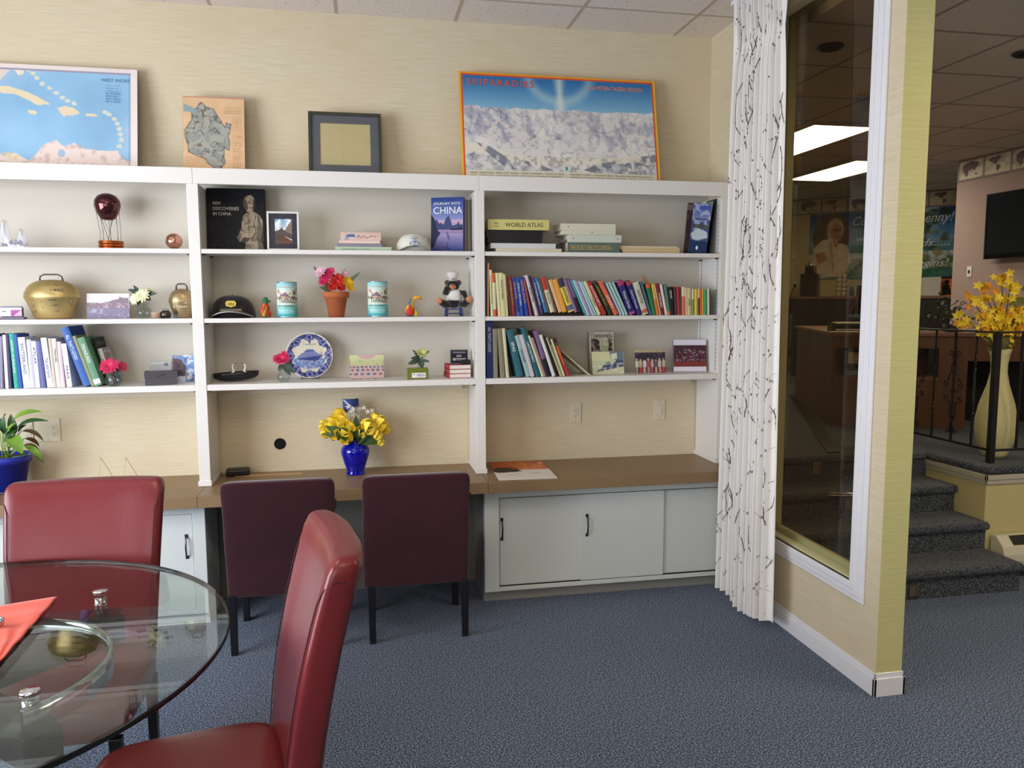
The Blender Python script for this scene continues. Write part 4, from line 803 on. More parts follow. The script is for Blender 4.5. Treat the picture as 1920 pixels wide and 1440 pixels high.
# ski panorama
t, w_, H = leaner('ski_poster', 'large snowy mountain panorama poster with an orange border on top of the right bay', 'poster', 861, 1232, 140, -.20, .15, None)
cv = Cv(240, 138, '3f86c0', 8); cv.grad(0, .36, '2468a8', '8fc0dc')
d = np.hypot((cv.X-.5)*1.7, cv.Y+.02); cv.put(np.clip(1-np.abs(d-.27)/.07, 0, 1)*(cv.Y < .36), 'c8dcd8', .55); cv.put(np.clip(1-np.abs(cv.X-.5)/(.025+.1*np.abs(cv.Y-.18)), 0, 1)*(cv.Y < .36), 'e8ead8', .8)
sky = .335+.035*(fbm(1, 240, 18, 4, 2)-.5)*2; land = cv.Y > sky[0][None, :]; cv.put(land*1., 'dcdad6')
for k in range(26):
    cx = rng.uniform(.02, .98); cy = rng.uniform(.38, .66); w0 = rng.uniform(.04, .1); h0 = rng.uniform(.08, .2)
    cv.poly([(cx, cy-h0*.5), (cx+w0*.6, cy+h0*.4), (cx+w0*.2, cy+h0*.5), (cx-.005, cy)], 'a3a5b8', .65); cv.poly([(cx, cy-h0*.5), (cx-.005, cy), (cx-w0*.5, cy+h0*.4)], 'f0eee6', .5)
cv.mix(14, .5, .68, '9a9db2', 21, mask=land*1., k=.45).mix(5, .54, .7, '85889c', 31, mask=land*(cv.Y < .72)*1., k=.4).mix(3, .66, .74, 'b98070', 41, mask=land*1., k=.3)
rg = fbm(138, 240, 34, 5, 77); cv.put(land*(np.abs(rg-.5) < .012)*1., '6f7286', .5); cv.put(land*np.clip((fbm(138, 240, 26, 3, 78)-.52)*8, 0, 1), 'f2efe6', .45)
cv.poly([(.0, .66), (.1, .68), (.28, .78), (.5, .80), (.75, .77), (1, .72), (1, .80), (.7, .84), (.45, .87), (.25, .85), (.1, .76), (0, .74)], 'e6e0cc', .8)
for pts in ([(.07, .66), (.14, .70), (.22, .80), (.26, .92), (.2, .88), (.14, .78)], [(.28, .82), (.36, .84), (.46, .92), (.36, .91)], [(.60, .90), (.68, .83), (.78, .80), (.74, .87), (.64, .92)], [(.8, .84), (.86, .79), (.95, .84), (.86, .88)], [(.9, .75), (.99, .72), (.99, .8), (.92, .81)], [(0, .8), (.06, .76), (.05, .86), (0, .9)]):
    m = cv.inpoly(pts)*np.clip((fbm(138, 240, 7, 4, 91)-.36)*7, 0, 1); cv.put(m, '6f7484', .8)
cv.mix(4, .45, .65, '585c66', 51, mask=(cv.Y > .78)*(cv.Y < .92)*1., k=.35)
cv.rect(0, .925, 1, 1, 'e0dcc6'); cv.lines(.04, .935, .5, .985, 5, '8c8672', .6, 5).lines(.53, .935, .97, .985, 5, '8c8672', .6, 6); cv.disc(.515, .89, .018, .035, 'd9e0d4').disc(.515, .89, .008, .02, '5f8e86')
cv.rect(0, 0, 1, .022, 'e8a23a').rect(0, 0, .011, 1, 'eab83c').rect(.989, 0, 1, 1, 'eab83c').rect(.011, .016, .989, .03, 'd8502c').rect(.011, .03, .018, 1, 'd8502c').rect(.982, .03, .989, 1, 'd8502c')
o = panel('poster_sheet', cv, w_, H, .004, VM, t, edge='e8b03c', bend=lambda x, y: -.03*(x-.5)**2*y*2-.012*np.sin(math.pi*x))
text('SKIPARADIES', t, (-w_*.462, -.014, H*.875), .40, .040, INO, ext=.0003, spacing=1.25); text('DACHSTEIN-TAUERN REGION', t, (w_*.145, -.0165, H*.88), .345, .026, mat('ink_peach', 'e8a080', .6), ext=.0003)
# ---------------- left bay, top shelf
def X(u, v, y=Y_): return at(u, v, y).x
def colx(u, y, z):
    '''point at depth y and height z in pixel column u'''
    g = RT2-FW*((u-960)/FPX); return Vector((CAM.x-((y-CAM.y)*g.y+(z-CAM.z)*g.z)/g.x, y, z))
def place(name, label, cat, u, z, y=Y_, rot=0, group=None):
    q = colx(u, y, z)
    return thing(name, label, cat, (q.x, y, z+.0006), rot, group), mpp((q.x, y, z))
Z_1, Z_2, Z_3, ZW = 2.038, 1.668, 1.309, .75
CLR = glassmat('clear_crystal', 'f2f4fa', 1.5); CLT = glassmat('thin_clear_glass', 'f4f8f8', 1.4)
t, k = place('glass_ornament', 'clear arched glass ornament with small grey flakes at the far left of the top shelf', 'ornament', 27, Z_1)
prof = [(-20*k, 0), (-21*k, 20*k), (-17*k, 45*k), (-13*k, 54*k), (-11*k, 40*k), (-9*k, 22*k), (0, 12*k), (9*k, 20*k), (13*k, 38*k), (17*k, 30*k), (21*k, 12*k), (21*k, 0)]
MB().prism(prof, -.03, .03).build('glass_body', CLR, t, bevel=.004)
b = MB(); r1 = random.Random(2)
for i in range(16): x = r1.uniform(-15, 17)*k; b.leaf((x, -.034, 6*k+r1.uniform(-3, 4)*k), (x+r1.uniform(-8, 8)*k, -.036, 8*k+r1.uniform(0, 9)*k), 4*k, .05, up=(0, -1, 0))
b.build('flakes', mat('grey_violet', '8d8799', .5), t)
t, k = place('hot_air_balloon_model', 'copper coloured glass hot air balloon ornament on wire ropes over a copper basket', 'ornament', 209, Z_1)
AMB = mat('amethyst_copper', '5b2c32', .08, metal=.85, coat=.5); COP = mat('bright_copper', 'c06a3a', .22, metal=1)
MB().lathe([(0, 56*k), (8*k, 55*k), (13*k, 58*k), (20*k, 70*k), (23*k, 82*k), (22*k, 91*k), (17*k, 99*k), (9*k, 103.5*k), (3*k, 104.5*k), (0, 104.5*k)], 36, c=(-3*k, 0, -1*k)).build('envelope', AMB, t)
bk = MB(); [bk.lathe([(20.5*k, z*k), (22*k, (z+1.6)*k), (22*k, (z+3)*k), (20.5*k, (z+4.6)*k)], 28, cap=(z == 0)) for z in (0, 5, 10)]
bk.lathe([(19*k, 14*k), (21.5*k, 14.5*k), (21.5*k, 15.5*k), (19*k, 15.5*k), (19*k, 1*k)], 28, cap=False).build('basket', COP, t)
b = MB()
for a_ in range(8):
    an = a_*math.pi/4+.3; b.tube([(-3*k+19*k*math.cos(an), 19*k*math.sin(an), 68*k), (16*k*math.cos(an)+1.5*k*math.sin(7*an), 16*k*math.sin(an), 34*k), (17*k*math.cos(an), 17*k*math.sin(an), 15*k)], .0011, 5)
for sx in (-1, 1): b.tube([(-3*k+sx*10*k, -8*k, 60*k), (0, -14*k, 17*k)], .0014, 5).tube([(-3*k+sx*9*k, 3*k, 58*k), (-2*k, 0, 34*k)], .0009, 5)
b.build('ropes', mat('rope_wire', '6a5350', .35, metal=.8), t)
t, k = place('copper_ball', 'small shiny copper glass ball on a clear foot beside the balloon', 'ornament', 327, Z_1)
MB().ball((0, 0, 16.5*k), 15*k, 28, 18).build('ball', mat('rose_copper', 'd09a84', .1, metal=1), t); MB().lathe([(9*k, 0), (9*k, 1.5*k), (5*k, 3*k), (7*k, 5*k)], 20).build('foot', CLT, t)
# ---------------- left bay, middle shelf
t, k = place('card_holder', 'clear and violet card holder at the far left of the second shelf', 'holder', 22, Z_2)
MB().box(-24*k, 24*k, -.02, .02, 0, 4*k).prism([(-17*k, 4*k), (-19*k, 20*k), (-17*k, 24*k), (18*k, 24*k), (20*k, 21*k), (20*k, 4*k)], -.002, .012).build('holder_body', mat('violet_acrylic', '5a4f6c', .2), t, bevel=.002)
cv = Cv(30, 16, 'f4f2f4', 1).rect(.5, .25, 1, 1, 'b25aa0').poly([(.6, 1), (1, .2), (1, 1)], 'ecc0dc').rect(.12, .4, .3, .5, '6a6a70')
panel('card', cv, 38*k, 15*k, .003, VG, t, z0=6*k).location = (0, -.0075, 0)
BRASS = mat('aged_brass', 'c9b27a', .34, metal=.7, noise=(9, .25, 'ad9660')); BRD = mat('bell_iron', '5d4a48', .4, metal=.7); BRW = mat('engraving_dark', '4a3a2a', .6)
def bell(t, k, w_, h, hh, m=BRASS):
    """flattened alpine cowbell, w_ wide, h high without the strap loop"""
    pr = [(.62, 0), (.67, .04), (.80, .27), (.97, .52), (1.0, .555), (.99, .60), (.955, .69), (.88, .79), (.75, .88), (.56, .95), (.33, .99), (0, 1.002)]
    MB().lathe([(0, .02*h*k)]+[(r*w_/2*k, z*h*k) for r, z in pr], 48, sq=(1, .62)).build('bell_body', m, t)
    MB().lathe([(.995*w_/2*k, .545*h*k), (1.02*w_/2*k, .555*h*k), (.99*w_/2*k, .57*h*k)], 48, sq=(1, .62), cap=False).build('rim_seam', m, t)
    a = w_*.2*k; MB().tube([(-a, 0, (h-2)*k), (-a*.95, 0, (h+hh*.6)*k), (-a*.6, 0, (h+hh)*k), (a*.6, 0, (h+hh)*k), (a*.95, 0, (h+hh*.6)*k), (a*1.05, 0, (h-3)*k)], .0042, 8, flat=1).build('strap_loop', BRD, t)
t, k = place('cowbell', 'large brass cowbell with engraved lettering on the second shelf', 'bell', 100.5, Z_2, -.17)
bell(t, k, 97, 73, 9.5)
def engr(s, x, z, wd, h, yy): text(s, t, (x*k, -yy*k, z*k), wd*k, h*k, BRW, ext=.0006)
for s, x, z, wd, h, yy in (('1-', -29, 34, 8, 4, 23.5), ('2-', -28, 23, 9, 4, 20.5), ('3-', -27, 12.5, 9, 4, 18.5), ('TEAM', 2, 34, 14, 2.8, 28.5), ('TEAM', 3, 24, 14, 2.8, 25), ('TEAM', 5, 13.5, 13, 2.8, 21.5), ('1985', 5, 51, 22, 5, 27.5)): engr(s, x, z, wd, h, yy)
b = MB()
for x, z, s, yy in ((-9, 35, 3, 27), (-8, 24.5, 4, 24), (-7, 13.5, 4, 21)): b.tube([(x*k+s*k*math.cos(a_)*.8, -yy*k, z*k+s*k*math.sin(a_)*1.1) for a_ in np.linspace(0, 5.6, 9)], .0007, 4)
b.tube([(38*k+4.5*k*math.cos(a_), -19.5*k, 33*k+5*k*math.sin(a_)) for a_ in np.linspace(0, 6.28, 12)], .001, 4).tube([(36*k, -19*k, 28*k), (38*k, -17.5*k, 22*k), (40*k, -18.5*k, 28*k)], .001, 4).tube([(-1*k+i*4*k, -23*k, (63+2*math.sin(i*2.1))*k) for i in range(6)], .0008, 4)
for i in range(24): a_ = -2.75+i*.1; b.ball((48*k*math.cos(a_), 29.7*k*math.sin(a_), 47.5*k), .0013, 5, 3)
b.build('engraving', BRW, t)
t, k = place('cowbell', 'smaller bronze cowbell partly hidden behind the bookcase divider', 'bell', 343, Z_2, -.10)
BRZ = mat('bronze', 'b39c78', .3, metal=.75, noise=(12, .25, '98835f')); bell(t, k, 48, 54, 9, BRZ)
b = MB()
for j, z in enumerate((36, 40)): b.tube([(-17*k+i*4.5*k, -13*k-abs(i-5)*-.3*k, z*k) for i in range(8)], .0007, 4)
b.build('engraving', mat('engraving_light', 'd9cfae', .4, metal=.5), t)
for s, z in (('2-TEAM', 26), ('3-TEAM', 19)): text(s, t, (-14*k, -13.5*k, z*k), 24*k, 3.6*k, mat('engraving_light', 'd9cfae'), ext=.0008)
t, k = place('photo_card', 'grey photograph card of a hilltop town between the big cowbell and cream flowers', 'photograph', 203, Z_2, -.16); t.rotation_euler = (R_(-8), 0, 0)
cv = Cv(60, 38, 'eceaf2', 6).poly([(0, .36), (.3, .38), (.5, .33), (.6, .26), (.74, .22), (.77, .12), (.82, .16), (1, .18), (1, .62), (0, .62)], '8f7f8d').rect(0, .6, 1, 1, '8c86a0'); cv.rect(0, 0, 1, .1, 'f2f0f6'); cv.mix(6, .5, .7, 'c9c6da', 9, mask=(cv.Y > .62)*1., k=.6).mix(3, .5, .62, 'd8c4c4', 19, mask=((cv.Y > .4) & (cv.Y < .58))*1., k=.7)
panel('card', cv, 74*k, 47*k, .002, VG, t)
def glass_vase(t, k, r, h, nr, y=0):
    MB().lathe([(0, 0), (r*.62*k, 0), (r*.95*k, h*.2*k), (r*k, h*.42*k), (r*.8*k, h*.68*k), (nr*k, h*.9*k), (nr*1.25*k, h*k), (nr*1.15*k, h*k), (nr*.9*k, h*.9*k), (r*.74*k, h*.66*k), (r*.92*k, h*.42*k), (r*.86*k, h*.2*k), (r*.5*k, 1.2*k), (0, 1.2*k)], 28, cap=False).build('vase_body', CLT, t)
def daisy(b, c, r, n, ax=(0, -1, .35), mi=0, layers=2, cup=.15, seed=0):
    ax = Vector(ax).normalized(); u = ax.cross(Vector((0, 0, 1))).normalized(); w_ = ax.cross(u); c = Vector(c); q = random.Random(seed)
    for L in range(layers):
        for i in range(n):
            a = 2*math.pi*(i+.5*L)/n+q.uniform(-.08, .08); rr_ = r*(1-.22*L)*q.uniform(.9, 1.05); d = u*math.cos(a)+w_*math.sin(a); b.leaf(c+ax*.001*L, c+d*rr_+ax*rr_*(cup+.22*L), rr_*.36, .1, up=ax, mi=mi, n=4, belly=.6)
CRM = mat('cream_petal', 'e9ebbf', .6); LFG = mat('dark_leaf', '3f4f42', .55); PNK = mat('hot_pink_petal', 'e2356c', .6, noise=(40, .25, 'c4244e')); CEN = mat('flower_centre', 'cfd06a', .7)
t, k = place('flower_vase', 'small clear vase with cream flowers right of the grey photograph', 'flowers', 270, Z_2); glass_vase(t, k, 14, 27, 5)
b = MB(); daisy(b, (2*k, -10*k, 42*k), 15*k, 12, seed=1); daisy(b, (-12*k, -6*k, 36*k), 13*k, 12, ax=(-.5, -.8, .1), seed=2); daisy(b, (14*k, 4*k, 50*k), 11*k, 10, ax=(.3, -.5, .8), seed=3); b.build('blossoms', CRM, t)
b = MB()
for x0_, z0_, x1_, z1_, w0 in ((0, 42, -14, 62, 8), (0, 45, -24, 54, 9), (4, 44, 28, 46, 8), (6, 40, 16, 33, 9), (-2, 34, -16, 24, 7), (2, 46, -10, 50, 9), (8, 46, 20, 51, 7), (-4, 34, -10, 20, 6)): b.leaf((x0_*k, -2*k, z0_*k), (x1_*k, -8*k, z1_*k), w0*k, .08, up=(0, -1, .2))
b.build('leaves', LFG, t)
MB().tube([(0, 0, 4*k), (1*k, -4*k, 40*k)], .0012, 5).tube([(1*k, 0, 4*k), (-10*k, -3*k, 34*k)], .0012, 5).build('stems', mat('silk_stem', '5f7a4a', .6), t)
t, k = place('round_wooden_box', 'tiny round pale wooden box between the cream flower vase and the tiny bell', 'box', 293, Z_2); MB().lathe([(0, 0), (8.5*k, 0), (8.5*k, 8*k), (8.9*k, 8.2*k), (8.9*k, 10.8*k), (0, 11*k)], 24).build('box_body', mat('pale_wood', 'c7ab92', .5), t)
t, k = place('tiny_bell', 'tiny dark metal bell with a loop beside the bronze cowbell', 'bell', 311, Z_2); MB().lathe([(0, 0), (8*k, 0), (10*k, 5*k), (9*k, 11*k), (6*k, 14*k), (0, 14.5*k)], 24, sq=(1, .7)).build('bell_body', PEWTER, t); MB().tube([(-5*k, 0, 13*k), (-5*k, 0, 17*k), (5*k, 0, 17*k), (5*k, 0, 13*k)], .0015, 6).build('loop', BRD, t)
t, k = place('crystal_figurine', 'tiny clear crystal animal figurine in front of the bronze cowbell', 'figurine', 331, Z_2, -.24)
MB().ball((0, 0, 4*k), (6*k, 3*k, 3.6*k), 8, 5).ball((-6*k, 0, 7*k), 2.6*k, 8, 5).ball((5*k, 0, 8*k), (2*k, 2*k, 4*k), 8, 5).tube([(-3*k, 0, 3*k), (-4*k, 0, 0)], 1*k, 6).tube([(3*k, 0, 3*k), (4*k, 0, 0)], 1*k, 6).build('crystal_body', CLR, t)
# ---------------- left bay, lower shelf
t, k = place('flower_vase', 'small clear vase with a hot pink flower in front of the leaning books', 'flowers', 214, Z_3, -.262); glass_vase(t, k, 15, 30, 5)
b = MB(); daisy(b, (-3*k, -12*k, 37*k), 19*k, 18, ax=(0, -.75, .55), layers=3, seed=4); daisy(b, (16*k, -4*k, 36*k), 12*k, 12, ax=(.6, -.5, .3), seed=5); b.build('blossoms', PNK, t)
b = MB(); [b.leaf((x0_*k, -3*k, 32*k), (x1_*k, -8*k, z1_*k), 10*k, .08, up=(0, -1, .2)) for x0_, x1_, z1_ in ((0, -16, 24), (0, 20, 20), (0, 22, 34), (2, 8, 18), (0, -10, 18))]; b.build('leaves', LFG, t)
t, k = place('gift_box', 'dark grey lidded gift box near the left divider', 'box', 303, Z_3, -.20, R_(12)); w0 = 27*k
MB().box(-w0, w0, -.075, .06, 0, 19*k).build('box_base', mat('charcoal_card', '4d4a4e', .6), t, bevel=.001); MB().box(-w0-.003, w0+.003, -.078, .063, 19*k, 24*k).box(-w0-.003, w0+.003, -.078, -.076, 14*k, 19*k).build('lid', mat('charcoal_card', '4d4a4e'), t, bevel=.001); MB().tube([(-8*k, -.0785, 15*k), (9*k, -.0785, 20*k)], .0012, 5).build('printed_line', INK, t)
p = t.location; t2 = thing('crystal_block', 'clear crystal block standing on the grey gift box', 'ornament', (p.x, p.y, p.z+24.5*k), R_(6)); BOX(-19*k, 19*k, -.025, .025, 0, 18*k).build('block', CLR, t2, bevel=.002); MB().ball((9*k, 0, 12*k), (4*k, 3*k, 3*k), 8, 6).build('inner_mark', mat('engraved_grey', '77727a', .6), t2)
t, k = place('postcard', 'postcard of a bird and sky leaning behind the left divider', 'postcard', 348, Z_3, -.12); t.rotation_euler = (R_(-7), 0, R_(4))
cv = Cv(36, 46, '7f9fd0', 3).mix(7, .45, .65, 'f0f2fa', 5, k=.9).poly([(0, .1), (.35, .15), (.55, .45), (.45, .8), (.1, .7), (0, .8)], '6a5150', .9).mix(4, .5, .7, '3d3440', 8, k=.5).rect(0, .8, .5, 1, 'dfe2ea'); panel('card', cv, 44*k, 50*k, .002, VG, t)
# ---------------- middle bay, top shelf
t, k = place('art_book', 'large black book New Discoveries in China standing face out in the middle bay', 'book', 442, Z_1, -.14); t.rotation_euler = (R_(-6), 0, 0); t.location.z += .0034; t.location.x += .007
cv = Cv(100, 110, '15171c', 3); bw = 'a3947c'
cv.poly([(.64, .99), (.66, .80), (.56, .86), (.50, .80), (.55, .72), (.59, .62), (.60, .48), (.64, .42), (.70, .38), (.67, .33), (.64, .30), (.63, .22), (.65, .15), (.70, .11), (.76, .10), (.81, .14), (.83, .22), (.81, .32), (.80, .37), (.89, .41), (.95, .50), (.96, .66), (.92, .80), (.97, .99)], bw)
cv.poly([(.62, .20), (.66, .15), (.70, .24), (.70, .34), (.66, .34)], '57493c').poly([(.80, .14), (.84, .22), (.82, .36), (.78, .38), (.79, .26)], '2f2a26', .8).poly([(.56, .86), (.62, .78), (.74, .80), (.68, .87)], '4b4036').line([(.84, .42), (.80, .58), (.84, .70), (.76, .80)], .015, '5a5042').line([(.70, .39), (.72, .78)], .012, '6b5f4e')
cv.mix(5, .5, .66, '4f463b', 13, mask=cv.inpoly([(.64, .99), (.66, .80), (.56, .86), (.50, .80), (.59, .62), (.60, .48), (.64, .42), (.63, .22), (.65, .15), (.76, .10), (.83, .22), (.80, .37), (.89, .41), (.96, .66), (.97, .99)])*1., k=.7)
for i in range(9): cv.line([(.64, .46+i*.035), (.78, .46+i*.035)], .006, '6b5f4e', .6)
cv.put(((cv.X > .86) & cv.inpoly([(.64, .99), (.66, .8), (.6, .48), (.8, .37), (.89, .41), (.96, .66), (.97, .99)]))*1., '4c443a', .6); cv.noise(5, .04)
bwid, bh = 104*k, 116*k; panel('cover', cv, bwid, bh, .003, VG, t, edge='101216'); BOX(-bwid/2+.002, bwid/2-.004, .0035, .028, .003, bh-.004).build('pages', mat('page_paper', 'd9d2c2', .8), t); MB().box(-bwid/2, bwid/2, .0285, .031, 0, bh).box(-bwid/2-.002, -bwid/2, 0, .031, 0, bh).build('back_cover', mat('book_black', '17171a', .4), t)
for i, s in enumerate(('NEW', 'DISCOVERIES', 'IN CHINA')): text(s, t, (-bwid*.40, -.0008, bh*(.735-.085*i)), (14, 46, 32)[i]*k, 6*k, mat('ink_cream', 'd8d2c4'))
t, k = place('framed_photo', 'white framed photograph of a mountain road beside the big black book', 'picture frame', 532, Z_1, -.20); t.rotation_euler = (R_(-6), 0, 0); fw, fh, e_ = 58*k, 73*k, 3.6*k
b = MB(); b.box(-fw/2, fw/2, -.012, 0, 0, e_).box(-fw/2, fw/2, -.012, 0, fh-e_, fh).box(-fw/2, -fw/2+e_, -.012, 0, e_, fh-e_).box(fw/2-e_, fw/2, -.012, 0, e_, fh-e_).build('frame', WHITE, t, bevel=.0015)
cv = Cv(46, 62, '3a3b44', 3); mm = (cv.X > .2) & (cv.X < .82) & (cv.Y > .16) & (cv.Y < .86); cv.grad(.16, .5, '6fa3cc', 'dfe6ea', mask=mm & (cv.Y < .52)); cv.mix(9, .5, .65, 'f0f2f2', 6, mask=(mm & (cv.Y < .5))*1.)
for pts, c in (([(.2, .5), (.36, .46), (.46, .38), (.5, .46), (.82, .5), (.82, .86), (.2, .86)], '5a4f49'), ([(.55, .48), (.78, .2), (.82, .2), (.82, .6)], '8a7a6e'), ([(.3, .86), (.5, .62), (.82, .74), (.82, .86)], '6d4a3c'), ([(.5, .62), (.82, .74), (.82, .78)], 'dcdcd8')): cv.put((cv.inpoly(pts) & mm)*1., c)
cv.noise(6, .05); panel('photograph', cv, fw-2*e_, fh-2*e_, .004, VG, t, z0=e_).location = (0, -.005, 0)
def hbook(t, x0_, x1_, z0_, z1_, col, name='book', spinew=None, yb=.0, dep=.15, pages='e6dfcc', mm=None):
    """book lying flat, spine towards the viewer (-y)"""
    m = mm or mat('cover_'+col, col, .5); c = .0018
    b = MB().box(x0_, x1_, yb, yb+dep, z0_, z0_+c).box(x0_, x1_, yb, yb+dep, z1_-c, z1_).box(x0_, x1_, yb-.0015, yb+.002, z0_, z1_)
    o = b.build('cover', m, t, bevel=.0006); BOX(x0_+.003, x1_-.003, yb+.002, yb+dep-.003, z0_+c, z1_-c).build('pages', mat('page_block', pages, .8), t); return o
def stack(items, u0s, shelfz, y, group, dep=.15, rots=None):
    """items bottom first: (u0, u1, height px, colour, label, title, title colour, pages)"""
    z = shelfz+.0006
    for i, (u0, u1, h, col, lb, ti, tc, yy) in enumerate(items):
        a, c = at(u0, 465, y+yy), at(u1, 465, y+yy); k = mpp((a.x, y, z)); t = thing('lying_book', lb, 'book', ((a.x+c.x)/2, y+yy, z), group=group); w_ = (c.x-a.x)
        hbook(t, -w_/2, w_/2, 0, h*k, col, dep=dep)
        if ti: text(ti[0], t, (ti[1]*w_-w_/2, -.002, h*k*.27), ti[2]*w_, h*k*.46, tc)
        z += h*k+.0004
BL = mat('ink_slate', '54617a', .6)
stack([(628, 734, 8, 'b9d1b6', 'pale green book at the bottom of the middle bay stack', ('Long Walks in France', .13, .5), mat('ink_green', '5c8a78'), 0), (633, 716, 6, '8b8596', 'grey violet book second from the bottom of the middle bay stack', None, None, .005),
       (636, 713, 5.5, 'e2c9c0', 'thin pale pink book under the thick pink one in the middle bay stack', None, None, .0), (639, 715, 15, 'd9b9ac', 'thick pale pink book on top of the middle bay stack', None, None, .004)], None, Z_1, -.235, 'books lying in the middle bay')
b4 = [o for o in COL.objects if o.get('label', '').startswith('thick pale pink')][0]; k = .00284
cv = Cv(60, 12, 'd9b9ac', 2).poly([(.06, .95), (.1, .2), (.2, .9)], '7f93b8').rect(.12, .15, .34, .6, '4f6f9c').mix(3, .5, .6, 'e8ded0', 3, k=.4); cv.line([(.4, .7), (.44, .3), (.5, .7), (.56, .35), (.66, .75), (.76, .4), (.9, .5)], .1, '8d5f62'); panel('printed_spine', cv, 74*k, 13*k, .0006, VM, b4, z0=1*k).location = (0, -.0023, 0)
# caps
def cap(name, label, u, z, y, k_, col, brimcol, rz, w_, h, emblem):
    t, k = place(name, label, 'cap', u, z, y, rz); m = mat('cap_'+col, col, .8, sheen=.2); w_ *= k; h *= k
    cr = MB(); n = 30; mR = 12; vs = []; fs = []
    for j in range(mR+1):
        q = j/mR; a = q*math.pi/2
        for i in range(n):
            t_ = 2*math.pi*i/n; r = w_*.5*math.cos(a)**.72 if j < mR else 0; zz_ = h*(math.sin(a)**.9)*(1+.06*(-math.sin(t_))*math.sin(2*a)); vs.append((r*math.cos(t_), r*.95*math.sin(t_)+.02, .002+zz_))
    for j in range(mR):
        for i in range(n): q2 = (i+1) % n; fs.append((j*n+i, j*n+q2, (j+1)*n+q2, (j+1)*n+i))
    cr.add(vs, fs, 0, True).build('crown', m, t, solid=.002)
    def br(i, j):
        x = (i*2-1); xx = x*w_*.47; arch = .30*h*(1-x*x*.95); yf = -.062*(1-abs(x)**3)-.028; ys = -math.sqrt(max(0, 1-min(1, abs(x)*.94)**2))*w_*.50*.95+.022
        return (xx, ys+(yf)*j, .003+arch*(1-.12*j)+.05*h*(1-j)*(1-x*x))
    bo = MB().sheet(br, 28, 8).build('brim', m, t, solid=.003)
    MB().tube([br(i/28, 1.02) for i in range(29)], .0022, 6).build('brim_edge', mat('brimedge_'+brimcol, brimcol, .6), bo)
    MB().ball((0, .02, .002+h), .006, 10, 6).build('button', m, t); return t, k, w_, h
t, k, cw_, ch = cap('baseball_cap', 'white baseball cap with a blue anchor emblem beside the China book', 776, Z_1, -.17, 1, 'dcdcd0', 'c9c9bb', 0, 66, 33, None)
AN = mat('emblem_blue', '2f55a0', .5); b = MB(); zz0 = 15*k; yy = -.085
def S3(pts, r=.0022): return b.tube([(x*k, yy-.002-(.0*abs(x)), zz0+z*k) for x, z in pts], r*1.0, 5)
S3([(0, -5), (0, 8)], .002); S3([(-9, 1), (-8, -3), (-4, -5.5), (0, -5), (4, -5.5), (8, -3), (9, 1)], .0022); S3([(-9, 1), (-6, 0)]); S3([(9, 1), (6, 0)]); S3([(-6, 3), (6, 3)], .002); S3([(-5, 8), (-5, 12), (-2.5, 9), (0, 13), (2.5, 9), (5, 12), (5, 8), (-5, 8)], .0017)
b.build('anchor_emblem', AN, t)
# China book
t, k = place('travel_book', 'blue book Journey into China with a river landscape cover, angled outward', 'book', 838, Z_1, -.21); t.rotation_euler = (R_(-3), 0, R_(-22)); t.location.z += .002; bwid, bh = 62*k, 101*k
cv = Cv(62, 98, '2c4a8c', 4); cv.grad(0, .42, '243f86', '8c93c4').grad(.42, .66, 'c4a6bc', '8a7aa4').grad(.66, 1, 'a592b8', '2d3c78')
cv.poly([(0, .42), (.1, .44), (.18, .40), (.26, .48), (.3, .46), (.4, .5), (.46, .38), (.55, .33), (.62, .42), (.66, .52), (.8, .5), (.86, .44), (.9, .5), (1, .5), (1, .58), (0, .6)], '3b4470').poly([(0, .3), (.12, .4), (.2, .6), (.3, .66), (.2, .74), (.1, .9), (0, .95)], '1f2540').poly([(.6, .58), (1, .55), (1, .6), (.6, .6)], '20263e').poly([(.5, .6), (.6, .75), (.56, .8), (.48, .68)], '4a4c78', .7).line([(.42, .92), (.62, .95)], .015, '14182c').line([(.5, .84), (.54, .95)], .012, '14182c')
panel('cover', cv, bwid, bh, .003, VG, t, edge='27408a'); BOX(-bwid/2+.003, bwid/2-.003, .0035, .032, .003, bh-.003).build('pages', mat('page_paper', 'd9d2c2', .8), t); MB().box(-bwid/2, bwid/2, .0325, .035, 0, bh).box(bwid/2-.001, bwid/2+.0015, 0, .035, 0, bh).build('back_cover', mat('book_navy', '223a74', .35), t)
text('JOURNEY INTO', t, (-bwid*.42, -.0008, bh*.865), bwid*.84, 4.5*k, INW); text('CHINA', t, (-bwid*.44, -.0008, bh*.70), bwid*.9, 13*k, INW, ext=.0004)
# black books behind it
for i, (u0, u1, vt, col, lb) in enumerate(((870, 876, 373, '141416', 'tall black book behind the Journey into China book'), (876, 883, 374, '5b5048', 'brown tall book leaning at the end of the middle bay top shelf'))):
    a = at(u0, 470, -.16); k = mpp(a); t = thing('standing_book', lb, 'book', (a.x, -.17, Z_1+.0006), (0, 0, 0), group='books at the right end of the middle bay top shelf'); h = at(u0, vt, -.17).z-Z_1-.002; wd = (u1-u0)*k
    MB().box(0, .002, 0, .14, 0, h).box(wd-.002, wd, 0, .14, 0, h).box(0, wd, .138, .14, 0, h).build('cover', mat('cover_'+col, col, .45), t); BOX(.002, wd-.002, .002, .137, .003, h-.004).build('pages', mat('page_grey', 'a59a8c', .8), t)
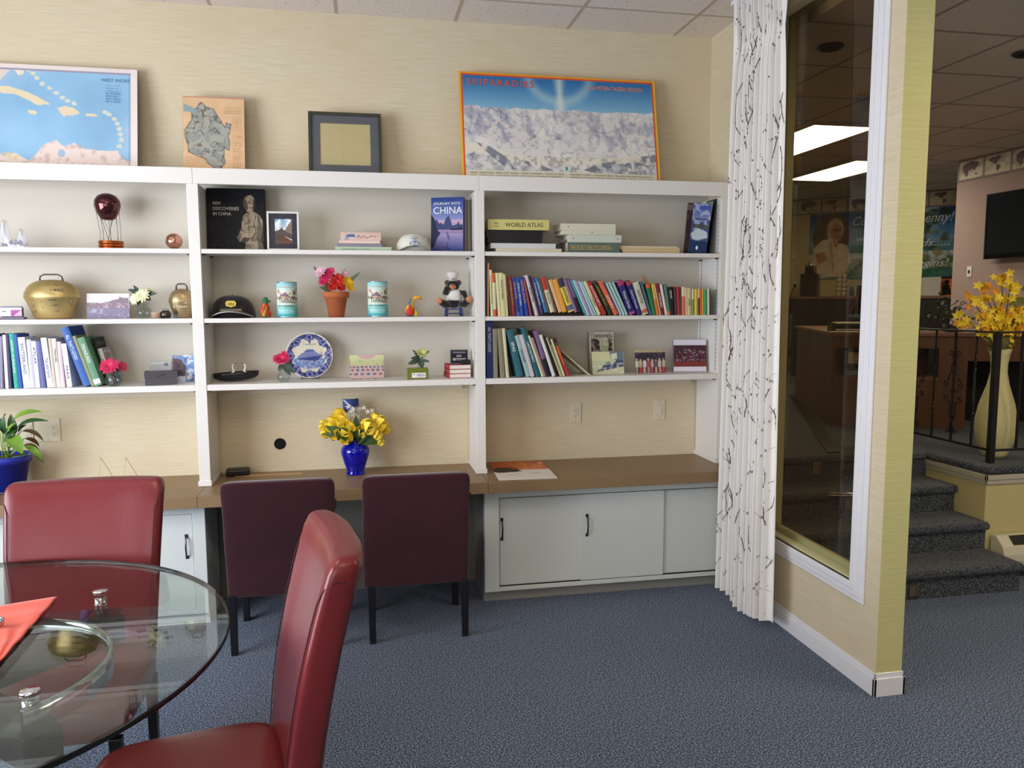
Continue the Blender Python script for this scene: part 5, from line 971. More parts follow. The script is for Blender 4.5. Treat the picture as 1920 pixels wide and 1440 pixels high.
# ---------------- middle bay, second shelf
t, k, cw_, ch = cap('baseball_cap', 'black baseball cap with a gold emblem and white brim edge beside the parrot', 437, Z_2, -.15, 1, '201a1e', 'd0ccc8', R_(3), 80, 40, None)
b = MB().prism([(-8.5*k, 22*k), (-9.5*k, 28*k), (-6*k, 31.5*k), (6*k, 31.5*k), (9.5*k, 28*k), (8.5*k, 22*k), (0, 19.5*k)], -.0955, -.092); b.build('gold_badge', mat('badge_gold', 'd8b844', .4), t); text('VN', t, (-5*k, -.0965, 22.5*k), 10*k, 5.5*k, INK); text('ROCKY MOUNTAINEER', t, (-18.5*k, -.1035, 13.5*k), 37*k, 2.8*k, mat('ink_gold_light', 'd4bd72'), ext=.0006)
# parrot
def paint(o, fn):
    me = o.data; c = me.color_attributes.new('Col', 'BYTE_COLOR', 'POINT'); a = np.ones((len(me.vertices), 4))
    for i, v in enumerate(me.vertices): a[i, :3] = rgb(fn(v.co))
    c.data.foreach_set('color_srgb', a.ravel())
def bodyloft(st, name, m, t, n=22, p=2.2): return loft(st, n=n, p=p).build(name, m, t, subd=1)
t, k = place('parrot_figurine', 'small painted parrot figurine with a green head beside the black cap', 'figurine', 499, Z_2, -.21)
o = bodyloft([(x*k, 0, z*k, w0*k, d0*k, 0) for x, z, w0, d0 in ((0, 0, 8, 6), (0, 4, 9, 7), (-1, 12, 9, 8), (-1, 18, 8.5, 8), (-1, 24, 6.5, 6.5), (-.5, 28, 5, 5.5), (0, 33, 5.5, 5.5), (0, 36, 4.5, 4.5), (0, 38.4, 1.5, 1.5))], 'parrot_body', VG, t)
def pc(c):
    x, z = c.x/k, c.z/k; n = math.sin(x*1.9+z*1.1)*math.cos(z*1.7-x)
    if z > 25: return '2f6e44'
    if z < 4: return '3f7a3c'
    return 'e8b02c' if n > .35 else ('2a4a2c' if n < -.75 else 'c83a2a')
paint(o, pc); MB().prism([(4*k, 32*k), (9.5*k, 31*k), (8.5*k, 28.5*k), (4*k, 30*k)], -1.5*k, 1.5*k).build('beak', INK, t, bevel=.001)
o2 = MB().leaf((4*k, 0, 14*k), (10*k, -1*k, 0), 9*k, .05, up=(0, -1, 0)).build('wing', mat('wing_red_green', 'c4423a', .4), t, solid=.003)
# tins
def tin(u, label):
    t, k = place('coffee_tin', label, 'tin', u, Z_2, -.19, group='turquoise coffee tins on the second shelf'); r, h = 18.5*k, 66*k
    nx, ny = 96, 70; cv = Cv(nx, ny, 'd9e0cf', 3); cv.grad(0, .22, '8ccfd8', 'cfe4da').grad(.64, 1, 'b9dccb', '3fa9b8'); cv.put(((cv.Y > .66) & (cv.X > .3))*1., '4db3ae', .35)
    cv.poly([(.2, .42), (.32, .28), (.42, .42)], '7c7484').poly([(.14, .44), (.5, .40), (.52, .46), (.2, .48)], 'a89a84').mix(5, .52, .64, '5c6a58', 8, mask=((cv.Y > .05) & (cv.Y < .5) & (cv.X > .45))*1., k=.8).mix(4, .55, .65, '3d4a48', 18, mask=((cv.Y > .40) & (cv.Y < .5))*1., k=.7).mix(4, .58, .66, 'c05a40', 28, mask=((cv.Y > .2) & (cv.Y < .5))*1., k=.7)
    cv.lines(.16, .66, .5, .72, 1, '3a4a50', .8).lines(.18, .78, .48, .92, 4, 'e4f2f0', .7).rect(.2, .12, .4, .14, 'c87a70')
    vs = []; fs = []
    for j in range(ny):
        for i in range(nx): a = math.pi*(1.0+i/nx*2.0)-.55; vs.append((r*math.cos(a), r*math.sin(a), 2*k+(h-4*k)*(1-j/(ny-1))))
    for j in range(ny-1):
        for i in range(nx): q = (i+1) % nx; fs.append((j*nx+i, (j+1)*nx+i, (j+1)*nx+q, j*nx+q))
    me = bpy.data.meshes.new('label_wrap'); me.from_pydata(vs, [], fs); me.materials.append(VG); c = me.color_attributes.new('Col', 'BYTE_COLOR', 'POINT'); a = np.ones((nx*ny, 4)); a[:, :3] = cv.a.reshape(-1, 3); c.data.foreach_set('color_srgb', a.ravel()); me.polygons.foreach_set('use_smooth', [True]*len(fs))
    o = bpy.data.objects.new('label_wrap', me); COL.objects.link(o); o.parent = t
    MB().lathe([(0, 0), (r*.99, 0), (r*1.02, k), (r*.985, 2*k), (r*.985, h-2*k), (r*1.03, h-2*k), (r*1.03, h), (r*.93, h), (r*.92, h-1.5*k), (0, h-1.5*k)], 40).build('can', mat('tin_metal', 'b9d3d8', .25, metal=.8), t)
    s = 'TARRAZU'; 
    for i, ch_ in enumerate(s):
        a = -math.pi/2-.95+i*.27+.12; text(ch_, t, (r*1.008*math.cos(a), r*1.008*math.sin(a), h*.405), 5.2*k, 7.5*k, mat('tin_ink', '3a3e44'), rot=(90, 0, math.degrees(a)+90))
tin(539.5, 'turquoise coffee tin between the parrot and the flower pot'); tin(709, 'turquoise coffee tin between the flower pot and the toucan')
# terracotta pot of flowers
t, k = place('flower_pot', 'terracotta pot of pink, red and yellow artificial flowers', 'flowers', 631, Z_2, -.18)
MB().lathe([(0, 0), (14*k, 0), (20.5*k, 36*k), (24*k, 36*k), (24.5*k, 47*k), (22*k, 47*k), (18*k, 38*k), (0, 38*k)], 40).build('pot', mat('terracotta', 'bd6a42', .8, noise=(20, .2, 'b06038')), t)
cols = {'p': mat('magenta_petal', 'c9285c', .6), 'l': mat('pale_pink_petal', 'e3b2c4', .6), 'r': mat('red_petal', 'cf2f2a', .6), 'y': mat('yellow_petal', 'f0c020', .6)}
for c, fl_ in (('l', ((-25, 82, 13, 1), (16, 80, 8, 2))), ('p', ((-14, 76, 15, 3), (-20, 66, 13, 4), (-7, 84, 9, 14))), ('r', ((2, 64, 17, 5), (-4, 56, 13, 6), (10, 54, 12, 7), (6, 72, 10, 8))), ('y', ((21, 64, 14, 9), (25, 54, 11, 10)))):
    b = MB()
    for x, z, r, sd in fl_: daisy(b, (x*k, -9*k-(sd % 3)*2*k, z*k), r*k, 12, ax=(x*.02, -.8, .45), layers=3, cup=.3, seed=sd)
    b.build({'l': 'pale_pink_blossoms', 'p': 'magenta_blossoms', 'r': 'red_blossoms', 'y': 'yellow_blossoms'}[c], cols[c], t)
b = MB(); [b.leaf((x0_*k, 0, 50*k), (x1_*k, -4*k, z1_*k), w0*k, .08, up=(0, -1, .2)) for x0_, x1_, z1_, w0 in ((-10, -40, 95, 11), (10, 46, 84, 8), (0, -4, 82, 12), (4, 12, 80, 10), (-8, -22, 46, 8), (-10, -30, 56, 8), (8, 18, 92, 5))]; b.build('leaves', mat('grey_green_leaf', '5c6b4c', .6), t)
# toucan
t, k = place('toucan_figurine', 'small painted toucan figurine with a big yellow beak between a tin and the bear', 'figurine', 770, Z_2, -.20)
o = bodyloft([(x*k, 0, z*k, w0*k, d0*k, 0) for x, z, w0, d0 in ((-1, 0, 7, 6), (-1, 5, 8.5, 7), (-1, 12, 8.5, 8), (-1, 19, 7.5, 7), (0, 24, 5, 5.5), (2, 29, 4.5, 4.5), (5, 33, 4.5, 4), (7, 36, 2.5, 2.5))], 'toucan_body', VG, t)
def pc2(c):
    x, z = c.x/k, c.z/k; n = math.sin(x*1.3+z*.9)*math.cos(z*1.5-x*1.2)
    if z < 4: return '4d6b74'
    if z > 20: return '5b6c86' if x < z*.25-4.5 else 'e8c22c'
    return 'd9c22e' if n > .3 else ('2c3a28' if n < -.8 else 'c63a2c')
paint(o, pc2); MB().tube([(6*k, 0, 34*k), (12*k, 0, 36*k), (18*k, 0, 35*k), (21.5*k, 0, 31.5*k)], [3.2*k, 3.4*k, 2.8*k, .8*k], 10).build('beak', mat('beak_yellow_orange', 'eeb42a', .3, noise=(60, .1, 'e07a22')), t)
MB().leaf((5*k, 0, 13*k), (11*k, -1*k, 0), 9*k, .05, up=(0, -1, 0)).build('tail_wing', mat('wing_yellow', 'e3cb35', .4), t, solid=.003)
# bear on its blue chair
t, k = place('toy_chair', 'tiny blue wooden chair under the chef bear', 'toy chair', 851, Z_2, -.15); BLU = mat('toy_blue', '2f3f78', .4); CH = t
for sx in (-13, 13):
    for sy, hh_ in ((-.035, 14), (.03, 30)): MB().tube([(sx*1.12*k, sy*1.1, 0), (sx*k, sy, hh_*k)], 2*k, 8).build('leg', BLU, t)
MB().box(-15*k, 15*k, -.04, .036, 12*k, 14.5*k).build('seat', BLU, t); MB().tube([(-13*k, -.036, 5*k), (13*k, -.036, 5*k)], 1*k, 6).tube([(13*k, -.036, 7*k), (13*k, .033, 7*k)], 1*k, 6).tube([(-13*k, .033, 5*k), (13*k, .033, 5*k)], 1*k, 6).tube([(-13*k, -.036, 7*k), (-13*k, .033, 7*k)], 1*k, 6).build('stretcher', BLU, t); MB().tube([(-13*k, .03, 27*k), (13*k, .03, 27*k)], 1.5*k, 6).build('back_rail', BLU, t)
BEAR = mat('bear_black_fur', '181315', .95, sheen=.3, bump=(300, .5)); BRN = mat('bear_brown_fur', '5b4034', .95, sheen=.3, bump=(300, .4)); TAN = mat('bear_tan_plush', 'bd7f56', .9, sheen=.2)
t = thing('teddy_bear', 'dark teddy bear in a white chef hat and shirt sitting on the tiny chair', 'teddy bear', (CH.location.x, -.15, Z_2+16.4*k)); 
b = MB().ball((0, 0, 9*k), (16*k, 13*k, 10*k), 20, 12).ball((1*k, 2*k, 22*k), (12*k, 10*k, 14*k), 20, 12)
b.ball((-1*k, -2*k, 41*k), (12*k, 11*k, 11*k), 20, 12)
b.tube([(-8*k, -4*k, 7*k), (-18*k, -14*k, 5*k), (-28*k, -22*k, 12*k)], [7*k, 6.5*k, 5.5*k], 12).tube([(9*k, -4*k, 7*k), (18*k, -14*k, 6*k), (25*k, -22*k, 14*k)], [7*k, 6.5*k, 6*k], 12)
b.tube([(-9*k, 0, 27*k), (-17*k, -8*k, 27*k), (-13*k, -15*k, 38*k)], [4.5*k, 5*k, 4.5*k], 12).tube([(11*k, 0, 28*k), (19*k, -7*k, 27*k), (21*k, -12*k, 18*k)], [4.5*k, 5*k, 4*k], 12)
b.build('body', BEAR, t)
for sx in (-1, 1): MB().ball((sx*11*k-1*k, 0, 46*k), (5*k, 3*k, 5*k), 12, 8).build('ear', BRN, t)
MB().ball((-3*k, -11*k, 38*k), (6.5*k, 5*k, 5.5*k), 14, 10).build('muzzle', TAN, t); MB().ball((-3*k, -16*k, 41*k), (1.6*k, 1.2*k, 1.2*k), 8, 6).build('nose', INK, t)
for sx in (-1, 1): MB().ball((sx*4.5*k-1.5*k, -12*k, 44*k), 1.1*k, 8, 6).build('eye', INK, t)
MB().lathe([(0, 0), (6*k, 0), (5.5*k, 2*k), (0, 2.6*k)], 16, M=Matrix.Translation((-29*k, -24.5*k, 13*k)) @ Matrix.Rotation(R_(105), 4, 'X') @ Matrix.Rotation(R_(-25), 4, 'Y')).build('paw_pad', TAN, t); MB().lathe([(0, 0), (6.5*k, 0), (6*k, 2*k), (0, 2.6*k)], 16, M=Matrix.Translation((26*k, -25*k, 15*k)) @ Matrix.Rotation(R_(100), 4, 'X')).build('paw_pad', TAN, t)
loft([(1*k, 0*k, z*k, w0*k, d0*k, 0) for z, w0, d0 in ((13, 15, 13), (15, 14.5, 13.5), (21, 13.5, 13), (28, 12, 12), (32.5, 8.5, 9.5), (33.5, 7, 8))], n=26, p=2.6).build('white_shirt', mat('shirt_satin', 'dcdcd6', .5), t)
MB().lathe([(8*k, 49*k), (8*k, 56*k), (12*k, 60*k), (11*k, 65*k), (6*k, 67*k), (0, 67*k)], 20, c=(-1*k, -1*k, 0)).build('chef_hat', mat('hat_white', 'd9cfcb', .8), t); text('CHIP', t, (-6*k, -9.5*k, 51*k), 8*k, 2.6*k, INK)
# ---------------- middle bay, lower shelf
t, k = place('boat_dish', 'black boat shaped wooden dish with two white birds', 'ornament', 444, Z_3, -.17, R_(4))
def hull(i, j):
    x = (i*2-1); w0 = (1-abs(x)**2.4)**.6 if abs(x) < 1 else 0; a = math.pi*j; return (x*40*k+(0 if x > 0 else -2*k*(x*x)), -math.cos(a)*w0*.045, (18-16*math.sin(a)*w0**.5+2*x)*k)
MB().sheet(hull, 40, 14).build('dish', mat('ebony_dish', '1b1a1e', .25), t, solid=.004)
for sx, fl_ in ((-4, 1), (14, -1)):
    MB().tube([((sx-9*fl_)*k, 0, 13*k), ((sx-4*fl_)*k, 0, 15*k), ((sx+0*fl_)*k, 0, 20*k), ((sx-2.5*fl_)*k, 0, 27*k), ((sx-2*fl_)*k, 0, 31*k), ((sx+1*fl_)*k, 0, 32.5*k)], [.8*k, 2.2*k, 2.4*k, 1.5*k, 1.5*k, 1.0*k], 10).build('bird', mat('ivory_white', 'efeddc', .4), t)
    MB().tube([((sx+1*fl_)*k, 0, 32.5*k), ((sx+6*fl_)*k, 0, 35*k)], [.9*k, .3*k], 6).build('bird_beak', mat('beak_grey', '55505c', .4), t)
# delft plate
t, k = place('delft_plate', 'blue and white plate with a cruise ship picture standing upright', 'plate', 581, Z_3, -.115); t.rotation_euler = (R_(-10), 0, 0); t.location.z += .0055
R0 = 42.5*k; n = 120; cv = Cv(n, n, 'd9d3bd', 3); rr2 = np.hypot(cv.X-.5, cv.Y-.5)*2; an = np.arctan2(cv.Y-.5, cv.X-.5)
NV = '2b2f66'; lob = np.cos(an*8-.0)*.5+.5; cv.put(((rr2 > .80-.16*lob) & (rr2 < .965))*1., NV); cv.mix(5, .5, .62, '8c8cb8', 3, mask=((rr2 > .66) & (rr2 < .96) & (rr2 > .82-.18*lob))*1., k=.8)
for i in range(8):
    a = math.pi/4*i+0*math.pi/8; cx, cy = .5+.41*math.cos(a), .5+.41*math.sin(a); cv.disc(cx, cy, .062, .062, '9a98c0').disc(cx, cy, .045, .045, '5a5c98').disc(cx, cy, .026, .026, '1e2050')
    for da in (-.19, .19): cv.disc(.5+.37*math.cos(a+da), .5+.37*math.sin(a+da), .028, .02, '6f72a6')
cv.put(((rr2 > .965))*1., 'e6e2d4'); B1 = '5067a8'
cv.poly([(.22, .55), (.28, .48), (.38, .42), (.44, .355), (.58, .36), (.66, .44), (.78, .48), (.72, .52), (.3, .58)], '7c86b4').poly([(.42, .38), (.56, .37), (.6, .4), (.4, .42)], '54609c').poly([(.22, .56), (.80, .49), (.66, .62), (.3, .59)], '3c4a8e').line([(.76, .36), (.76, .48)], .008, B1); cv.put(((cv.Y > .56) & (np.hypot((cv.X-.5)/.34, (cv.Y-.56)/.24) < 1) & ~cv.inpoly([(.2, .5), (.82, .48), (.66, .62), (.3, .6)]))*1., '7189c0').mix(3, .55, .65, 'd9d9d6', 9, mask=((cv.Y > .6) & (rr2 < .6))*1., k=.7); cv.lines(.36, .235, .66, .265, 1, '55586c', .8).disc(.5, .20, .02, .025, '33344c')
vs = []; fs = []; nr, na = 30, 96; cols_ = []
for j in range(nr+1):
    q = j/nr; r = R0*q; y = -.004-.012*max(0, (q-.62)/.38)**1.3*(1 if q < 1 else 1)
    for i in range(na):
        a = 2*math.pi*i/na; vs.append((r*math.cos(a), y, R0+r*math.sin(a))); xi = int(np.clip((.5+.5*q*math.cos(a))*(n-1), 0, n-1)); yi = int(np.clip((.5-.5*q*math.sin(a))*(n-1), 0, n-1)); cols_.append(list(cv.a[yi, xi])+[1])
for j in range(nr):
    for i in range(na): q = (i+1) % na; fs.append((j*na+i, j*na+q, (j+1)*na+q, (j+1)*na+i))
me = bpy.data.meshes.new('plate_face'); me.from_pydata(vs, [], fs); me.materials.append(VG); me.polygons.foreach_set('use_smooth', [True]*len(fs)); c = me.color_attributes.new('Col', 'BYTE_COLOR', 'POINT'); c.data.foreach_set('color_srgb', np.array(cols_).ravel())
bm = bmesh.new(); bm.from_mesh(me); bmesh.ops.recalc_face_normals(bm, faces=bm.faces); bm.to_mesh(me); bm.free(); o = bpy.data.objects.new('plate_face', me); COL.objects.link(o); o.parent = t
RM = Matrix.Translation((0, 0, R0)) @ Matrix.Rotation(R_(90), 4, 'X'); MB().lathe([(R0*.99, .0155), (R0*1.012, .017), (R0*1.0, .013), (R0*.62, -.001), (R0*.60, -.007), (R0*.55, -.007), (R0*.53, -.001), (0, -.001)], 72, M=RM, cap=False).build('plate_back', mat('plate_glaze', 'e3dfd2', .2), t)
MB().tube([(-.05, .004, .002), (-.05, .05, .0042), (-.04, .03, .06)], .002, 5).tube([(.05, .004, .002), (.05, .05, .0042), (.04, .03, .06)], .002, 5).tube([(-.05, .05, .0042), (.05, .05, .0042)], .002, 5).build('plate_stand', mat('wire_stand', '5b5348', .4, metal=.6), t)
t, k = place('flower_vase', 'small round clear vase with a hot pink gerbera in front of the blue plate', 'flowers', 532, Z_3, -.245); glass_vase(t, k, 12.5, 24, 5)
b = MB(); daisy(b, (-2*k, -8*k, 42*k), 18*k, 18, ax=(0, -.6, .8), layers=3, seed=6); daisy(b, (3*k, 2*k, 52*k), 8*k, 8, seed=16); b.build('blossoms', PNK, t)
b = MB(); [b.leaf((0, -3*k, 34*k), (x1_*k, -6*k, z1_*k), 10*k, .08, up=(0, -1, .2)) for x1_, z1_ in ((-8, 20), (22, 16), (18, 34), (8, 24), (14, 12))]; b.build('leaves', LFG, t)
def card(name, label, u0, u1, vt, vb, z, y, cv, tilt=-8, rz=0, grp=None, cat='photograph', th=.002, edge='d8d4cc'):
    t, k = place(name, label, cat, (u0+u1)/2, z, y, 0, grp); t.rotation_euler = (R_(tilt), 0, R_(rz)); panel('card', cv, (u1-u0)*k/math.cos(R_(rz)), (vb-vt)*k/math.cos(R_(tilt)), th, VG, t, edge=edge); return t, k
cv = Cv(60, 42, 'b99ea0', 5).grad(0, .45, 'cfd4a0', 'b5b888').disc(.5, .0, .26, .18, 'c9aaa6'); cv.mix(6, .5, .7, '8f9a68', 7, mask=((cv.Y > .2) & (cv.Y < .48))*1., k=.5)
for j in range(4):
    for i in range(9-j): 
        r_x = .045+.016*j; cx = (i+.5*(j % 2))*(.12+.03*j); cy = .5+.11*j+.02*j*j; cv.disc(cx, cy, r_x*1.1, .075, 'd9b9ac').disc(cx, cy, r_x*.9, .055, ('6f6780', '8a6a74', '5f6f86')[(i+j) % 3]); cv.rect(cx-r_x, cy+.06, cx+r_x, cy+.12, 'c4a69a', .7)
card('photo_card', 'photograph card of rows of round baskets in the middle bay', 657, 720, 664, 708, Z_3, -.17, cv)
t, k = place('green_box', 'flat olive green glass box with a white label', 'box', 783, Z_3, -.245); BOX(-20*k, 20*k, -.02, .03, 0, 21*k).build('box_body', mat('olive_glass', '6c7424', .25), t, bevel=.002)
cv = Cv(30, 12, 'e6e6e4', 3).lines(.35, .15, .95, .85, 4, '8a88a0', .7).disc(.12, .35, .04, .12, '6a6a7a').disc(.22, .35, .03, .1, '6a6a7a'); panel('label', cv, 26*k, 9*k, .0006, VG, t, z0=3*k).location = (2*k, -.0207, 0)
t, k = place('flower_vase', 'small clear vase with a pale green flower behind the olive box', 'flowers', 788, Z_3, -.17); glass_vase(t, k, 10, 26, 4.5)
b = MB(); daisy(b, (3*k, -6*k, 44*k), 15*k, 12, ax=(.1, -.6, .8), layers=3, cup=.3, seed=7); b.build('blossoms', mat('lime_petal', 'd3d98c', .6), t)
b = MB(); [b.leaf((0, -3*k, 34*k), (x1_*k, -8*k, z1_*k), w0*k, .08, up=(0, -1, .2)) for x1_, z1_, w0 in ((-24, 26, 10), (-18, 38, 10), (-14, 54, 6), (18, 30, 6), (4, 18, 12), (18, 52, 5))]; b.build('leaves', LFG, t)
z = Z_3+.0006; a, c = at(842, 700, -.24), at(887, 700, -.24); k = mpp(a); RED = mat('red_edge_cloth', 'a82f38', .6)
for i, lb in enumerate(('lowest red edged notebook of the stack beside the middle divider', 'middle red edged notebook of the stack beside the middle divider', 'topmost red edged notebook of the stack beside the middle divider')):
    t = thing('notebook', lb, 'book', ((a.x+c.x)/2, -.245, z), R_(4+2*(i == 0)), group='red edged notebooks stacked in the middle bay'); w_ = c.x-a.x; h = 8.2*k
    MB().box(-w_/2, w_/2-.012, 0, .16, 0, .0018).box(-w_/2, w_/2-.012, 0, .16, h-.0018, h).box(-w_/2, -w_/2+.002, 0, .16, 0, h).build('cover', RED, t); BOX(-w_/2+.0025, w_/2-.014, .002, .157, .002, h-.002).build('pages', mat('notebook_paper', 'e3dbd2', .8), t); z += h+.0004
t = thing('small_sign', 'small dark framed sign on the red edged notebooks', 'sign', ((a.x+c.x)/2-.002, -.17, z), R_(-4)); cv = Cv(34, 26, '20202a', 2).rect(.1, .1, .9, .22, '8c8c98', .8)
MB().box(-17*k, 17*k, .001, .010, 0, 27*k).build('frame', mat('sign_frame', '6f6e70', .3, metal=.4), t); panel('sign_face', cv, 31*k, 24*k, .001, VG, t, z0=1.5*k).location = (0, -.001, 0); text('GO', t, (-5*k, -.0018, 13*k), 9*k, 4*k, INW); text('BEYOND', t, (-12*k, -.0018, 6.5*k), 24*k, 4.5*k, INW)
t = thing('black_case', 'small black case on the red edged notebooks beside the divider', 'case', (c.x-.042, -.225, z), R_(8)); BOX(-9*k, 9*k, -.018, .018, 0, 9*k).build('case_body', mat('case_black', '1a181c', .5), t, bevel=.005)
# ---------------- counter, middle bay
p = on(445, 892, 2, ZW); t = thing('black_device', 'flat black device lying at the left end of the middle worktop', 'device', (p.x, p.y+.01, .7535), R_(6)); BOX(-.062, .068, -.04, .05, 0, .035).build('device_body', mat('device_black', '17161a', .4), t, bevel=.008)
p = on(667, 889, 2, ZW); k = mpp((p.x, p.y, .85)); t = thing('blue_glass_vase', 'cobalt blue glass vase on the middle worktop', 'vase', (p.x, p.y+.01, .7506)); k = mpp(p)
COB = mat('cobalt_glass', '0c18d8', .04, trans=.7, ior=1.45, coat=.3)
MB().lathe([(0, 0), (17*k, 0), (17.5*k, 3*k), (15.5*k, 6*k), (21*k, 22*k), (26.5*k, 40*k), (26*k, 48*k), (21*k, 56*k), (16*k, 60*k), (15*k, 63*k), (19*k, 66*k), (17.5*k, 66*k), (13*k, 62*k), (19*k, 55*k), (23.5*k, 46*k), (24*k, 40*k), (18*k, 20*k), (12*k, 6*k), (0, 5*k)], 44, cap=False).build('vase_body', COB, t)
vp = Vector(t.location); vy = vp.y; t = thing('tulip_bouquet', 'bouquet of yellow silk tulips with green leaves in the blue glass vase', 'flowers', (vp.x, vp.y, vp.z+65*k)); TUL = mat('tulip_yellow', 'ffec58', .6, noise=(30, .25, 'fbd83c')); LFT = mat('tulip_leaf', '47662e', .55, noise=(20, .3, '35522a'))
rt2 = random.Random(4); pet, stm = MB(), MB()
def loc2(u, v, dy=0): return at(u, v, vy+dy)-Vector(t.location)
for (u, v, dy, s, open_) in ((622, 792, -.02, 17, .6), (612, 806, .0, 15, .8), (636, 776, .03, 17, .3), (651, 800, -.07, 18, .55), (628, 810, -.05, 15, .9), (650, 818, -.08, 16, 1.0), (690, 796, -.05, 18, .5), (712, 790, .0, 18, .45), (706, 810, -.04, 14, .9), (722, 800, .03, 14, .8), (640, 786, -.04, 15, .5), (703, 780, .04, 12, .4), (676, 806, -.05, 13, .6), (608, 794, .04, 14, .7), (712, 822, -.02, 12, 1.1)):
    c = loc2(u, v+4, dy); ax = Vector((c.x*1.6, -.05, .09)).normalized(); uu = ax.cross(Vector((0, 1, 0))).normalized(); ww = ax.cross(uu); s *= k
    for i in range(6):
        an_ = 2*math.pi*i/6+rt2.uniform(-.1, .1); d = uu*math.cos(an_)+ww*math.sin(an_); base = c-ax*s*.5; tip = c+d*s*(.35+.5*open_)+ax*s*(.95-.35*open_); pet.leaf(base, tip, s*1.25, -.22 if open_ < .7 else -.05, up=ax, n=6, fold=-.3, belly=.3)
    stm.tube([(0, 0, -.03), tuple(c*.45+Vector((0, 0, .01))), tuple(c-ax*s*.4)], .0022, 5)
pet.build('tulip_blossoms', TUL, t); stm.build('stems', LFT, t); b = MB()
for (u, v, w0, dy) in ((608, 798, 13, -.06), (602, 812, 9, -.02), (632, 812, 14, -.07), (668, 778, 10, .0), (690, 812, 15, -.06), (716, 824, 10, -.02), (655, 812, 12, -.07), (672, 804, 12, -.08), (700, 800, 12, -.05), (620, 816, 8, .02), (640, 800, 12, -.09), (712, 832, 9, -.03)): b.leaf((rt2.uniform(-.01, .01), -.01, -.006), loc2(u, v, dy), w0*k*1.5, .14, up=(0, -1, .3), n=7, fold=.4)
b.build('leaves', LFT, t)
b = MB()
for i in range(12): c = loc2(rt2.uniform(650, 698), rt2.uniform(762, 782), .02); daisy(b, c, 6*k, 5, ax=(rt2.uniform(-.4, .4), -.8, .4), layers=1, seed=i)
b.build('white_filler_flowers', mat('filler_white', 'd5cfc0', .7), t)
t2 = thing('paper_flag', 'curled blue and white paper tab rising behind the yellow tulips', 'paper', tuple(at(657, 774, vy+.05)), R_(-8)); cv = Cv(34, 24, '3f4f8e', 2).poly([(0, .1), (.15, .05), (.85, .8), (.7, .85)], 'b9bccb').rect(.5, .75, 1, 1, 'aeb4cc'); panel('paper_tab', cv, 30*k, 27*k, .0012, VM, t2, bend=lambda x, y: .03*(x-.5)**2*4-.02*y*y)
MB().tube([(0, .002, 0), (0, .0, -.10)], .0015, 5).build('wire', mat('rope_wire', '6a5350'), t2)
# ---------------- counter, left bay
p = on(-4, 925, 2, ZW+.01); k = mpp(p); t = thing('potted_peace_lily', 'leafy green plant with browning tips in a royal blue pot at the left edge', 'plant', (p.x, p.y+.10, .7506))
PB = mat('royal_blue_plastic', '22309c', .4); MB().lathe([(0, .006), (32*k, .006), (42*k, 56*k), (46*k, 56*k), (47*k, 70*k), (44*k, 70*k), (43*k, 60*k), (0, 60*k)], 44).build('pot', PB, t); MB().lathe([(0, 0), (36*k, 0), (42*k, 5*k), (40*k, 5*k), (34*k, 2*k), (0, 2*k)], 40).build('saucer', mat('saucer_grey', '5d5a60', .4), t)
MB().lathe([(0, 63*k), (30*k, 64*k), (43*k, 62*k)], 30, cap=False).build('soil', mat('bark_soil', '6a4a34', .95, noise=(80, .2, '3a281c')), t)
LG = [mat('leaf_bright', '86a838', .45, noise=(14, .3, '5c8a34')), mat('leaf_deep', '2c5030', .4, noise=(14, .3, '3a6438')), mat('leaf_brown', '4a3428', .6, noise=(20, .3, '6f5a34'))]
leaf = [MB(), MB(), MB()]; stm = MB(); py = t.location.y; o_ = Vector(t.location)
for (u0, v0, u1, v1, w0, dr, mi, dy) in ((22, 792, 80, 772, 15, .14, 0, -.05), (30, 805, 92, 790, 12, .16, 1, -.02), (28, 815, 20, 776, 14, .1, 1, .0), (5, 800, -30, 775, 14, .1, 1, .02), (40, 822, 22, 858, 0, 0, 0, 0), (18, 818, 42, 852, 22, .2, 0, -.1), (30, 806, 8, 830, 12, .1, 1, -.08), (40, 808, 82, 828, 9, .25, 2, .02), (46, 822, 74, 838, 9, .2, 2, .04), (44, 834, 76, 850, 10, .2, 2, .0), (45, 836, 82, 868, 11, .25, 0, -.04), (66, 850, 83, 869, 8, .1, 2, -.045), (10, 815, 8, 778, 12, .1, 1, -.04), (0, 812, -20, 800, 16, .1, 0, -.08), (34, 812, 50, 796, 10, .1, 1, .0), (12, 824, 30, 792, 13, .1, 0, -.06), (-20, 815, -50, 800, 16, .1, 1, 0), (-10, 818, -40, 830, 14, .2, 0, -.06), (8, 782, 12, 775, 5, .1, 2, .0), (36, 840, 46, 862, 8, .2, 1, .03)):
    if not w0: continue
    a, c = at(u0, v0, py+dy*.5)-o_, at(u1, v1, py+dy)-o_; leaf[mi].leaf(a, c, w0*k*1.15, dr, up=(0, -.6, 1), n=8, fold=.35)
    stm.tube([(rt2.uniform(-.03, .03), rt2.uniform(-.03, .02), 62*k), tuple((a+Vector((0, 0, 62*k)))*.5+Vector((0, -.01, 0))), tuple(a)], .0022, 5)
for nm, b, m in zip(('bright_leaves', 'dark_leaves', 'withered_leaves'), leaf, LG): b.build(nm, m, t)
stm.build('stems', LG[0], t)
TW = mat('twisted_brass_wire', 'b9a878', .35, metal=.8)
